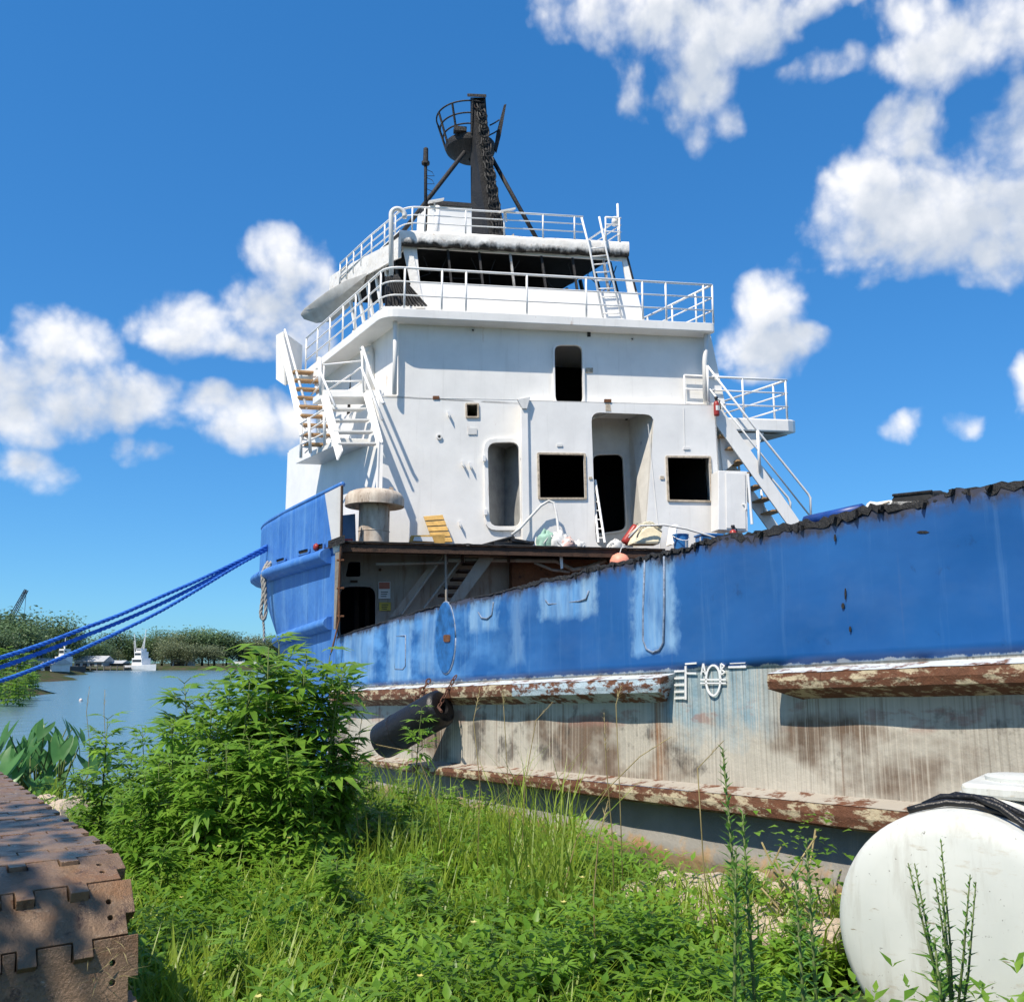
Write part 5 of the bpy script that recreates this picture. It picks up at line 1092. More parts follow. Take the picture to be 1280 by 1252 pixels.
chain(HH(570, 844, .06), HH(548, 884, .45), 7, fd); chain(HH(537, 849, .06), HH(519, 876, .42), 5, fd)
MB().tube([HH(548, 884, .45), HH(552, 889, .5)], .018, 6).build('shackle', M['chain_rust'], fd)
# ================================================================ GROUND AND WATER
def smooth(a, b, x):
    t = min(1, max(0, (x - a) / (b - a))); return t * t * (3 - 2 * t)
HC = H0.dot(NO)
def height(x, y):
    inb = HC - (x * NO.x + y * NO.y)                     # metres inboard of the near hull side
    shore = 13.0 + .25 * (x + 3) + .6 * math.sin(x * .7) # near bank
    h = -1.6 * smooth(shore - 1.2, shore + 1.6, y)
    h = min(h, -1.6 * smooth(.5, 3.0, inb))
    if y < 13: h -= .48 * smooth(-1.7, -.2, inb) * smooth(13, 11, y)
    if x > 14: h = min(h, -1.6)
    # left bank of the channel and the far bank
    lb = -34 - .43 * (y - 67) + 3 * math.sin(y * .11)
    if y > 40: h = max(h, lerp(-1.6, .35, smooth(-2, 6, lb - x)))
    fb = 292 + .08 * x + 5 * math.sin(x * .05)
    h = max(h, lerp(-1.6, .7, smooth(-3, 8, y - fb)))
    h += .05 * mnoise.noise(V((x * .9, y * .9, 0))) if y < 20 else 0
    return h
def axis_pts(spec):
    out = []
    for a, b, st in spec:
        x = a
        while x < b - 1e-6: out.append(x); x += st
    return out + [spec[-1][1]]
gx_ = axis_pts([(-1500, -300, 150), (-300, -100, 8), (-100, -20, 4), (-20, -8, 1), (-8, 8, .25), (8, 20, 1), (20, 120, 10), (120, 1500, 150)])
gy_ = axis_pts([(-200, -8, 24), (-8, 17, .25), (17, 30, 1), (30, 340, 5), (340, 700, 60), (700, 3000, 400)])
mb = MB(); mb.v = [(x, y, height(x, y)) for y in gy_ for x in gx_]; nx_ = len(gx_)
mb.f = [(j * nx_ + i, j * nx_ + i + 1, (j + 1) * nx_ + i + 1, (j + 1) * nx_ + i) for j in range(len(gy_) - 1) for i in range(nx_ - 1)]
t = NT('soil'); p_ = t.P()
c_ = t.mix(t.noise(p_, 3, 7, .7), (.045, .035, .022), (.10, .08, .05)); c_ = t.mix(t.noise(p_, .6, 5, .6, .4, .6), c_, (.035, .06, .015)); t.bump(t.noise(p_, 20, 6), .6, .03); t.done(c_, .95, 0, .1)
gr = mb.build('ground', M['soil'], None, True, pivot=(0, 0, 0)); tag(gr, kind='structure')
t = NT('water'); p_ = t.P()
d_ = t.noise(t.map(p_, (.9, .35, 1), rot=(0, 0, .5)), 1.6, 5, .55, 0, 1); d2_ = t.noise(t.map(p_, (.05, .02, 1)), 1.0, 3, .5, .3, .7)
t.bump(t.math('MULTIPLY', d_, t.math('MULTIPLY_ADD', d2_, .5, .5)), .42, .25); t.done((.09, .155, .19), .2, 0, .5); t.b.inputs['IOR'].default_value = 1.33
wt = MB().add([(-1500, 2, WATER_Z), (1500, 2, WATER_Z), (1500, 2990, WATER_Z), (-1500, 2990, WATER_Z)], [(0, 1, 2, 3)]).build('water', M['water'], None, pivot=(0, 0, WATER_Z)); tag(wt, kind='structure')

# ================================================================ LEAVES
def leaf_mat(name, a, b, tr=.38, sc=9.0, big=.9, gloss=.38):
    t = NT(name); p = t.P(); c = t.mix(t.noise(p, sc, 3, .6, .3, .7), a, b); c = t.mix(t.math('MULTIPLY', t.noise(p, big, 3, .5, .4, .62), .6), c, tuple(x * .55 for x in a))
    t.done(c, gloss, 0, .35); tl = t.n('ShaderNodeBsdfTranslucent'); cm = t.mix(.5, c, tuple(min(1, x * 1.5) for x in b)); t.l(cm, tl.inputs['Color'])
    mx = t.n('ShaderNodeMixShader'); mx.inputs[0].default_value = tr; t.l(t.b.outputs[0], mx.inputs[1]); t.l(tl.outputs[0], mx.inputs[2]); t.l(mx.outputs[0], t.t.nodes['Material Output'].inputs['Surface'])
    return t.m
leaf_mat('grass_leaf', (.16, .27, .02), (.36, .46, .06), .45, 11, .8); leaf_mat('cover_leaf', (.095, .225, .018), (.27, .44, .05), .42, 5, 1.1)
leaf_mat('ragweed_leaf', (.095, .23, .025), (.26, .43, .06), .42, 6, 1.6); leaf_mat('ear_leaf', (.06, .19, .05), (.14, .33, .10), .38, 4, 1.5); leaf_mat('spike_leaf', (.075, .19, .03), (.16, .32, .06), .35, 12, 2)
leaf_mat('dry_grass', (.36, .29, .13), (.52, .43, .22), .35, 9, 2); leaf_mat('far_leaf_dark', (.075, .13, .06), (.13, .20, .09), .25, .35, .08); leaf_mat('far_leaf_mid', (.105, .18, .08), (.18, .26, .115), .25, .35, .08); leaf_mat('far_leaf_pale', (.16, .21, .11), (.26, .29, .16), .25, .35, .08)
simple('weed_stem', (.10, .14, .04), .7, .3, 12); simple('bark', (.10, .08, .06), .9, .4, 4)
leaf_mat('yellow_petal', (.62, .55, .12), (.72, .66, .28), .3, 9, 2); leaf_mat('white_petal', (.7, .7, .66), (.8, .8, .76), .3, 9, 2)
def mesh_np(name, verts, faces, mat, parent=None, loc=(0, 0, 0), smooth_=False):
    me = bpy.data.meshes.new(name); verts = np.asarray(verts, dtype=np.float32).reshape(-1, 3); faces = np.asarray(faces, dtype=np.int32); k = faces.shape[1]
    me.vertices.add(len(verts)); me.vertices.foreach_set('co', verts.ravel()); me.loops.add(faces.size); me.loops.foreach_set('vertex_index', faces.ravel())
    me.polygons.add(len(faces)); me.polygons.foreach_set('loop_start', np.arange(0, faces.size, k, dtype=np.int32)); me.update(calc_edges=True); me.validate()
    me.materials.append(mat)
    if smooth_: me.polygons.foreach_set('use_smooth', [True] * len(me.polygons))
    o = bpy.data.objects.new(name, me); col.objects.link(o); o.location = loc; WPOS[o.name] = V(loc)
    if parent: o.parent = parent
    return o
class Leaves:
    """triangle soup of folded blades, filled leaf by leaf"""
    def __init__(s): s.v = []; s.f = []
    def blade(s, base, d, nrm, ln, wd, droop=.3, seg=2, peak=.4):
        """lanceolate blade from base along d, folded along its rib; nrm is its upper side"""
        d = d.normalized(); side = d.cross(nrm)
        if side.length < 1e-4: side = d.orthogonal()
        side.normalize(); n2 = side.cross(d); b = len(s.v)
        def pt(t): return base + d * (ln * t) - n2 * (droop * ln * t * t)
        m = pt(peak); e = pt(1.0)
        s.v += [base, m + side * wd * .5 + n2 * wd * .14, m, m - side * wd * .5 + n2 * wd * .14, e]
        s.f += [(b, b + 1, b + 2), (b, b + 2, b + 3), (b + 1, b + 4, b + 2), (b + 2, b + 4, b + 3)]
    def lobed(s, base, d, nrm, ln, rr, lobes=5):
        d = d.normalized(); side = d.cross(nrm).normalized(); n2 = side.cross(d)
        ang = {5: (0, 30, -30, 62, -62), 3: (0, 38, -38)}[lobes]; lens = {5: (1, .86, .86, .55, .55), 3: (1, .8, .8)}[lobes]
        for a, l in zip(ang, lens):
            a += rr.uniform(-5, 5); dd = d * math.cos(R(a)) + side * math.sin(R(a)); s.blade(base + dd * ln * .04, dd, n2, ln * l, ln * .25, .22 + rr.uniform(0, .2), peak=.45)
    def obj(s, name, mat, parent=None, loc=(0, 0, 0)): return mesh_np(name, [tuple(v) for v in s.v], s.f, mat, parent, loc)
def rdir(a, e): return V((math.cos(a) * math.cos(e), math.sin(a) * math.cos(e), math.sin(e)))

# ================================================================ GRASS AND GROUND COVER (stuff)
def in_field(x, y):
    if HC - (x * NO.x + y * NO.y) > -.12: return False
    px = PCX + (x / y) * 1167 if y > 0 else 0
    if x < -1.55 - (y - 3.7) * .71 + .1: return False          # crawler track stands here
    if (x - 2.05) ** 2 + (y - 4.75) ** 2 < .45: return False
    return y < 13.5 + .25 * (x + 3)
def dens(px, y):                                                # bare stony patch at the foot of the hull
    return 1.0
pts = []
g_ = np.random.default_rng(11)
while len(pts) < 45000:
    y = 2.6 * (13.8 / 2.6) ** g_.random(4000); px = g_.uniform(60, 1330, 4000); x = (px - 640) / 1167 * y
    for i in range(4000):
        if in_field(x[i], y[i]):
            ds = HC - (x[i] * NO.x + y[i] * NO.y)
            if ds > -1.1 and px[i] > 770 and g_.random() < .93: continue      # stones along the hull foot
            pts.append((x[i], y[i], px[i], -ds))
pts = np.array(pts[:45000])
def clump(x, y, s=1.0): return mnoise.noise(V((x * s, y * s, 3.3)))
# grass blades: 3 segment strips
V4 = []; F4 = []
n_grass = 33000
for i in range(n_grass):
    x, y, px, ds = pts[i]; z = height(x, y); c = clump(x, y, 1.1)
    if c < -.15 and g_.random() < .75: continue
    tall = 1.0 + (1.1 if (620 < px < 720 and 6.0 < y < 9.5) else 0) * g_.random() + .5 * smooth(8, 12, y)
    h = (.09 + .27 * g_.random() ** 1.5) * tall * (1 + 1.1 * c); w = .0045 + .006 * g_.random(); a = g_.random() * 6.283; bend = (.15 + .7 * g_.random()) * h
    dx, dy = math.cos(a), math.sin(a); b = len(V4); sx_, sy_ = -dy * w, dx * w
    V4 += [(x - sx_, y - sy_, z), (x + sx_, y + sy_, z), (x - sx_ * .8 + dx * bend * .3, y - sy_ * .8 + dy * bend * .3, z + h * .6), (x + sx_ * .8 + dx * bend * .3, y + sy_ * .8 + dy * bend * .3, z + h * .6), (x + dx * bend, y + dy * bend, z + h)]
    F4 += [(b, b + 1, b + 3), (b, b + 3, b + 2), (b + 2, b + 3, b + 4)]
go_ = mesh_np('grass', V4, F4, M['grass_leaf']); tag(go_, 'short bright green grass growing through the weeds on the bank', 'grass', kind='stuff')
# broad-leaved cover: sprigs of paired pointed leaves
lv = Leaves(); fy = Leaves(); rr = random.Random(2)
for i in range(n_grass, n_grass + 8500):
    x, y, px, ds = pts[i]; z = height(x, y); c = clump(x + 9, y, .9)
    c2 = clump(x + 3, y + 5, 2.3)
    if c2 < -.12 and rr.random() < .7: continue
    h = (.12 + .20 * rr.random()) * (1 + 1.0 * max(-.3, c) + .7 * c2) * (1.3 if y < 6 else 1.0); base = V((x, y, z)); lean = V((rr.uniform(-.3, .3), rr.uniform(-.35, .15), 1)).normalized(); n = rr.randint(4, 6)
    a0 = rr.random() * 6.28
    for k in range(n):
        t = .25 + .75 * k / (n - 1); p = base + lean * h * t; ln = (.085 + .06 * rr.random()) * (1.15 - .45 * t)
        for s in (0, 1):
            a = a0 + k * 1.57 + s * math.pi + rr.uniform(-.3, .3); e = rr.uniform(.05, .6) + .4 * (t > .9)
            d = rdir(a, e); lv.blade(p, d, UP, ln, ln * .40, rr.uniform(.1, .5))
    if rr.random() < .018:
        p = base + lean * h * 1.12
        for k in range(5): fy.blade(p, rdir(k * 1.257, .5), UP, .022, .018, 0)
cv_ = lv.obj('ground_cover', M['cover_leaf']); tag(cv_, 'low leafy green weeds covering the bank', 'weeds', kind='stuff')
fo_ = fy.obj('weed_flowers', M['yellow_petal']); tag(fo_, 'tiny pale yellow blossoms dotted through the low weeds', 'flowers', kind='stuff')

# ================================================================ TALL WEEDS
def ragweed(h, seed, name='ragweed_plant', thin=1.0):
    rr = random.Random(seed); root = empty(name, (0, 0, 0), None, None); lv = Leaves(); st = MB()
    lean = V((rr.uniform(-.10, .10), rr.uniform(-.10, .10), 1)); sp = [V((lean.x * h * t * t, lean.y * h * t * t, h * t)) for t in (0, .2, .4, .6, .8, 1)]
    st.tube(sp, [.014, .012, .010, .008, .006, .003], 6)
    n = int(h / .115); a0 = rr.random() * 6.28
    for k in range(n + 1):
        t = .12 + .88 * k / n; p = V((lean.x * h * t * t, lean.y * h * t * t, h * t)); sz = (.31 if t < .75 else .31 - .35 * (t - .75)) * rr.uniform(.6, 1.2) * thin ** .3
        for s in (0, 1):
            a = a0 + k * 1.57 + s * math.pi + rr.uniform(-.35, .35)
            if rr.random() < (.4 if t < .35 else .12): continue
            e = lerp(.1, .7, max(0, t - .4) / .6) + rr.uniform(-.45, .35); d = rdir(a, e); q = p + d * .07
            st.tube([p, q], .0035, 4); lv.lobed(q, V((d.x, d.y, d.z - .35)), UP, sz, rr, 5 if rr.random() < .6 else 3)
            if .15 < t < .9 and rr.random() < .72 * thin:                # axillary branch
                bl_ = rr.uniform(.16, .36) * (1.15 - .6 * t); bd = rdir(a, .65); be = p + bd * bl_; st.tube([p, be], .004, 4)
                for m in range(3):
                    bp_ = p.lerp(be, .45 + .275 * m)
                    for s2 in (0, 1):
                        aa = a + (1.2 if s2 else -1.2) + rr.uniform(-.4, .4); lv.lobed(bp_, rdir(aa, rr.uniform(-.1, .6)), UP, sz * rr.uniform(.5, .75), rr, 3)
                lv.lobed(be, rdir(a, .8), UP, sz * .6, rr, 3)
    st.build('stem', M['weed_stem'], root, True, pivot=(0, 0, 0)); f = lv.obj('foliage', M['ragweed_leaf'], root); f['kind'] = 'stuff'
    return root
protos = [ragweed(1.5, 40 + k) for k in range(6)]; used = [0] * 6
def place_copy(protos, used, idx, loc, rz, scl, label, cat, group):
    o = protos[idx] if not used[idx] else copy_tree(protos[idx]); used[idx] = 1
    o.location = loc; o.rotation_euler = (0, 0, rz); o.scale = (scl,) * 3 if not isinstance(scl, tuple) else scl; return tag(o, label, cat, group)
bush = [(112, 958, 8.6), (135, 892, 8.8), (160, 935, 8.4), (188, 905, 8.7), (214, 890, 8.3), (228, 872, 9.0), (246, 848, 8.6), (266, 872, 8.0), (286, 836, 8.6), (304, 846, 8.1), (322, 815, 8.7), (338, 802, 8.4), (354, 798, 8.8), (368, 818, 8.2), (392, 812, 8.6), (408, 828, 8.3), (420, 850, 8.8), (428, 900, 8.4),
        (150, 985, 7.7), (178, 960, 7.6), (205, 950, 7.5), (235, 940, 7.4), (262, 945, 7.3), (290, 925, 7.4), (318, 920, 7.3), (345, 905, 7.5), (372, 930, 7.4), (398, 945, 7.5), (335, 860, 9.2), (410, 900, 9.2), (200, 930, 9.3), (260, 885, 9.4), (300, 875, 9.3), (225, 895, 8.1), (385, 850, 9.0), (310, 850, 8.9), (360, 835, 9.1)]
rr = random.Random(8)
for i, (px, py, d) in enumerate(bush):
    top = HD(px, py + 6, d); z0 = height(top.x, top.y); hgt = top.z - z0
    place_copy(protos, used, i % 6, (top.x, top.y, z0), rr.random() * 6.28, (hgt / 1.5 * rr.uniform(.8, 1.15),) * 2 + (hgt / 1.5,), 'tall green ragweed stalk with lobed leaves in the dense bush by the water', 'weed', 'ragweed stalks of the waterside bush')
# lower ragweed seedlings through the ground cover
for i in range(64):
    y = rr.uniform(4.6, 11); px = rr.uniform(180, 1010); x = (px - 640) / 1167 * y
    if not in_field(x, y) or HC - (x * NO.x + y * NO.y) > -1.3: continue
    o = copy_tree(protos[i % 6]); o.location = (x, y, height(x, y)); o.rotation_euler[2] = rr.random() * 6.28; s_ = rr.uniform(.20, .36) * (1.3 if px < 460 or px > 840 else 1); o.scale = (s_ * 1.35, s_ * 1.35, s_ * .78)
    tag(o, 'knee-high lobed-leaf weed seedling standing in the grass', 'weed', 'weed seedlings in the grass')
fw = ragweed(1.5, 77, thin=.4); tp = HD(520, 884, 11.2); fw.location = (tp.x, tp.y, height(tp.x, tp.y)); fw.scale = ((tp.z - height(tp.x, tp.y)) / 1.5,) * 3; tag(fw, 'single thin ragweed stalk standing right before the black rubber fender', 'weed')
for (px, py, d, lb) in ((455, 945, 10.0, 'ragweed clump on the bank just left of the fender'), (560, 985, 10.2, 'ragweed clump in shade under the fender chains'), (505, 975, 9.8, 'low ragweed clump in front of the fender weed')):
    o = copy_tree(protos[1]); tp = HD(px, py, d); z0 = height(tp.x, tp.y); o.location = (tp.x, tp.y, z0); s_ = (tp.z - z0) / 1.5; o.scale = (max(s_, .5), max(s_, .5), s_); tag(o, lb, 'weed')
# narrow-leaved upright spikes
def spike(h, seed, heads=1, name='spike_weed'):
    rr = random.Random(seed); root = empty(name, (0, 0, 0), None, None); lv = Leaves(); st = MB()
    stems = [(V((0, 0, 0)), V((rr.uniform(-.05, .05), rr.uniform(-.05, .05), 1)) * h)]
    if heads > 1:
        for k in range(heads):
            a = k * 6.28 / heads + rr.uniform(-.3, .3); b = V((0, 0, h * rr.uniform(.42, .5))); stems.append((b, V((math.cos(a) * .11, math.sin(a) * .09, h * rr.uniform(.88, 1.0)))))
        stems[0] = (V((0, 0, 0)), V((0, 0, h * .9)))
    for si, (b, e) in enumerate(stems):
        ln = (e - b).length; st.tube([b, b.lerp(e, .5) + V((rr.uniform(-.01, .01), 0, 0)), e], [.009, .007, .003] if si == 0 else [.005, .004, .002], 5); n = int(ln / .011); a = rr.random() * 6.28
        for k in range(n):
            t = k / n; p = b.lerp(e, t); a += 2.4; l_ = 1.35 * lerp(.095, .026, t ** .8) * rr.uniform(.8, 1.2) * (1 if si == 0 and heads == 1 else .55)
            if heads > 1 and si == 0 and t < .5: l_ = .085 * rr.uniform(.6, 1.2)
            lv.blade(p, rdir(a, lerp(.35, 1.05, t)), UP, l_, l_ * .26 if t < .5 else l_ * .34, .25)
    st.build('stem', M['weed_stem'], root, True, pivot=(0, 0, 0)); f = lv.obj('foliage', M['spike_leaf'], root); f['kind'] = 'stuff'; return root
for (px, py, d, hd, sd_, lb) in ((922, 936, 3.9, 1, 1, 'tallest narrow-leaved weed spike, rising in front of the lower rub rail'), (908, 1062, 3.7, 1, 2, 'shorter dark weed spike at the foot of the tallest one'), (938, 1015, 3.8, 1, 3, 'slender weed spike just right of the tallest one'), (1012, 1045, 3.9, 1, 4, 'weed spike standing beside the rounded vine leaves'), (1172, 1042, 3.1, 6, 6, 'many-headed weed spike standing in front of the white tank'), (996, 1085, 3.6, 1, 7, 'leaning weed spike between the vine and the tank'), (1186, 1175, 2.95, 1, 8, 'low leafy weed at the foot of the many-headed spike')):
    tp = HD(px, py, d); z0 = height(tp.x, tp.y); o = spike(tp.z - z0, sd_, hd); o.location = (tp.x, tp.y, z0); tag(o, lb, 'weed')
# round-leaved vine on a dead stick
rr = random.Random(14)
for (px, py, d, r, lb) in ((1000, 1085, 5.6, .30, 'round-leaved vine mound climbing dead sticks left of the tank'), (965, 1110, 6.0, .2, 'smaller round-leaved vine left of the climbing mound')):
    c = HD(px, py, d); z0 = height(c.x, c.y); vn = empty('vine', (c.x, c.y, z0), lb, 'vine'); lv = Leaves(); st = MB()
    for k in range(260 if r > .25 else 110):
        q = V((rr.gauss(0, r * .45), rr.gauss(0, r * .35), rr.random() * (c.z - z0 + r * 1.0) * 1.0)); ln = rr.uniform(.035, .065); lv.blade(q, rdir(rr.random() * 6.28, rr.uniform(-.3, .5)), UP, ln, ln * .85, .3, peak=.45)
    for k in range(6): st.tube([V((rr.uniform(-.1, .1), rr.uniform(-.1, .1), 0)), V((rr.uniform(-.2, .2), rr.uniform(-.1, .1), .3)), V((rr.uniform(-.3, .3), rr.uniform(-.2, .2), rr.uniform(.4, .75)))], .006, 5)
    f = lv.obj('foliage', M['cover_leaf'], vn); f['kind'] = 'stuff'; o = st.build('stem', M['dry_grass'], None, True, pivot=(0, 0, 0)); o.parent = vn
# tall grass tufts and seed stalks
def tuft(n, h, seed, mat='grass_leaf'):
    rr = random.Random(seed); lv = Leaves(); root = empty('grass_tuft', (0, 0, 0), None, None); ds = Leaves()
    for k in range(n):
        a = rr.random() * 6.28; l = h * rr.uniform(.5, 1.0); b = V((rr.gauss(0, .06), rr.gauss(0, .06), 0)); d = rdir(a, rr.uniform(1.1, 1.5)); w = rr.uniform(.008, .015)
        prev = b; dd = d.copy(); m = 4
        for j in range(m):
            nx = prev + dd * (l / m); side = dd.cross(V((math.cos(a), math.sin(a), 0))).normalized() * w * .5 * (1 - j / m * .6); side2 = side * (.75 if j < m - 1 else .1); tgt = ds if k % 6 == 0 else lv; q = len(tgt.v)
            tgt.v += [prev - side, prev + side, nx + side2, nx - side2]; tgt.f += [(q, q + 1, q + 2), (q, q + 2, q + 3)]; prev = nx; dd = (dd + V((math.cos(a) * .16, math.sin(a) * .16, -.12 - .1 * j))).normalized()
    f = lv.obj('blades', M[mat], root); f['kind'] = 'stuff'; f2 = ds.obj('dry_blades', M['dry_grass'], root); f2['kind'] = 'stuff'; return root
tprot = [tuft(60, .75, 31), tuft(60, .75, 32)]; tu = [0, 0]; rr = random.Random(9)
spots = [(648, 1005, 9.2), (668, 1010, 8.8), (688, 1020, 8.0), (660, 1045, 7.6), (680, 1060, 7.2), (632, 990, 9.8), (700, 1070, 7.4), (600, 970, 10.5), (470, 950, 10.4), (448, 975, 9.6), (490, 985, 10.0), (640, 1040, 8.2), (580, 995, 9.6), (655, 1090, 6.6), (690, 1110, 6.4)]
for i, (px, py, d) in enumerate(spots):
    tp = HD(px, py, d); z0 = height(tp.x, tp.y); s_ = max(.55, (tp.z - z0) / .72); place_copy(tprot, tu, i % 2, (tp.x, tp.y, z0), rr.random() * 6.28, s_, 'tall tuft of long grass blades standing near the hull', 'grass tuft', 'tall grass tufts along the hull')
def stalk(pxs, d, lb, head=.14):
    P_ = [HD(x, y, d) for x, y in pxs]; z0 = height(P_[0].x, P_[0].y); P_[0].z = z0; o = MB().tube(P_, [.0045] + [.0035] * (len(P_) - 2) + [.0015], 5).build('seed_stalk', M['dry_grass'], None, True); tag(o, lb, 'grass stalk', 'dry seed stalks before the hull')
    lv = Leaves(); rr = random.Random(len(lb) + int(pxs[0][0])); e, b = P_[-1], P_[-2]; pv = WPOS[o.name]
    for k in range(16):
        t = k / 16; lv.blade(b.lerp(e, .25 + .75 * t) - pv, (e - b).normalized() + rdir(rr.random() * 6.28, 0) * .45, UP, .03 + .03 * (1 - t), .006, .3)
    f = lv.obj('seed_head', M['dry_grass'], o); f['kind'] = 'stuff'
for q, d in (([(768, 1160), (766, 1050), (758, 960), (755, 890)], 6.2), ([(690, 1140), (720, 1050), (760, 985), (800, 945), (840, 920)], 6.4), ([(596, 1080), (600, 980), (592, 900), (600, 860)], 7.5), ([(640, 1080), (634, 960), (630, 890), (628, 862)], 7.6), ([(650, 1090), (656, 980), (670, 900), (690, 878)], 7.4), ([(905, 1220), (880, 1090), (872, 960), (905, 925)], 5.2), ([(745, 1200), (742, 1120), (748, 1050), (760, 1000)], 5.0), ([(780, 1140), (775, 1000), (770, 880), (776, 858)], 6.6), ([(455, 1090), (440, 980), (452, 900), (458, 870)], 8.4), ([(560, 1090), (545, 1000), (520, 940), (470, 930)], 7.8), ([(110, 985), (112, 930), (108, 890), (112, 858)], 11.), ([(128, 985), (132, 930), (130, 890), (131, 862)], 11.)):
    stalk(q, d, 'thin dry grass stalk with a feathery seed head before the hull' if q[0][0] > 200 else 'thin pale grass stalk standing against the water')
# ================================================================ ELEPHANT EARS BY THE WATER
def ear_leaf():
    out = [(0, 0), (-.10, -.16), (-.17, -.30), (-.21, -.16), (-.20, .02), (-.13, .24), (0, .48), (.13, .24), (.20, .02), (.21, -.16), (.17, -.30), (.10, -.16)]
    v = [(x, y, .10 * abs(x) - .22 * max(0, y) ** 2 - .3 * max(0, -y) ** 2) for x, y in out]; c = (0, .10, -.01); n = len(v)
    return v + [c], [(i, (i + 1) % n, n) for i in range(n)]
ev, ef = ear_leaf(); rr = random.Random(6); eproto = None
for (px, py, d, k_) in ((8, 930, 12.2, 10), (30, 915, 12.6, 11), (52, 905, 12.4, 12), (62, 912, 12.9, 11), (78, 925, 12.3, 10), (92, 945, 12.6, 8), (42, 945, 11.6, 8), (18, 950, 11.5, 8)):
    tp = HD(px, py, d); z0 = height(tp.x, tp.y); H_ = tp.z - z0; e_ = empty('elephant_ear', (tp.x, tp.y, z0), 'elephant-ear plant with big arrow-shaped leaves at the water edge behind the crawler track', 'plant', 'elephant-ear plants at the water edge')
    for k in range(k_):
        a = rr.random() * 6.28; ou = rr.uniform(.1, .42); hh_ = H_ * rr.uniform(.35, 1.0); tip = V((math.cos(a) * ou, math.sin(a) * ou, hh_))
        s_ = MB().tube([V((0, 0, 0)), V((tip.x * .4, tip.y * .4, hh_ * .6)), tip], [.014, .011, .007], 5).build('leaf_stalk', M['weed_stem'], None, True, pivot=(0, 0, 0)); s_.parent = e_
        if eproto is None: eproto = mesh_np('leaf', ev, ef, M['ear_leaf'], None, (0, 0, 0)); lf = eproto
        else: lf = eproto.copy(); col.objects.link(lf)
        lf.parent = e_; lf.location = tip; sc_ = rr.uniform(.34, .62); lf.scale = (sc_, sc_, sc_); lf.rotation_euler = (rr.uniform(-1.35, -.8), rr.uniform(-.3, .3), a - 1.57 + rr.uniform(-.5, .5))

# ================================================================ STONES
t = NT('riprap'); p_ = t.P(); t.bump(t.noise(p_, 9, 7, .7), .7, .05); t.done(t.mix(t.noise(p_, 5, 7, .7), (.46, .36, .27), (.60, .50, .40)), .9, 0, .2)
def stone(c, r, seed, flat=.6):
    rr = random.Random(seed); bm = bmesh.new(); bmesh.ops.create_icosphere(bm, subdivisions=3, radius=1)
    cuts = [(rdir(rr.random() * 6.28, rr.uniform(-.5, 1.2)), rr.uniform(.55, .85)) for _ in range(9)]
    for v in bm.verts:
        for n, dd in cuts:
            k = v.co.dot(n)
            if k > dd: v.co -= n * (k - dd)
        v.co += v.co.normalized() * .06 * mnoise.noise(v.co * 2.5 + V((seed, 0, 0)))
    for v in bm.verts: v.co = V((v.co.x * r, v.co.y * r * .85, v.co.z * r * flat))
    me = bpy.data.meshes.new('stone'); bm.to_mesh(me); bm.free(); me.materials.append(M['riprap'])
    o = bpy.data.objects.new('stone', me); col.objects.link(o); o.location = c; o.rotation_euler[2] = rr.random() * 6.28; return o
k = 0
for (px, py, d, r) in ((800, 1118, 7.0, .26), (845, 1112, 7.1, .32), (890, 1112, 6.9, .30), (925, 1135, 6.4, .26), (960, 1150, 6.0, .24), (870, 1135, 6.5, .22), (985, 1170, 5.6, .25), (1010, 1150, 5.9, .22), (905, 1150, 6.1, .20), (1035, 1165, 5.6, .2), (1000, 1120, 6.4, .24), (940, 1110, 6.9, .25), (762, 1105, 7.6, .2)):
    c = HD(px, py, d); c.z = max(height(c.x, c.y) + .02, min(c.z, .25)) - .02; o = stone(c, r, k); k += 1; tag(o, 'pale pinkish riprap stone lying along the foot of the hull', 'stone', 'riprap stones at the foot of the hull')
for (px, py, d, r) in ((62, 984, 11.0, .28), (88, 992, 10.6, .3), (52, 1000, 10.2, .26), (75, 1008, 9.8, .3), (100, 985, 11.2, .22)):
    c = HD(px, py, d); c.z = min(c.z, .1); o = stone(c, r, k); k += 1; tag(o, 'pale stone on the bank between the crawler track and the bush', 'stone', 'bank stones behind the crawler track')

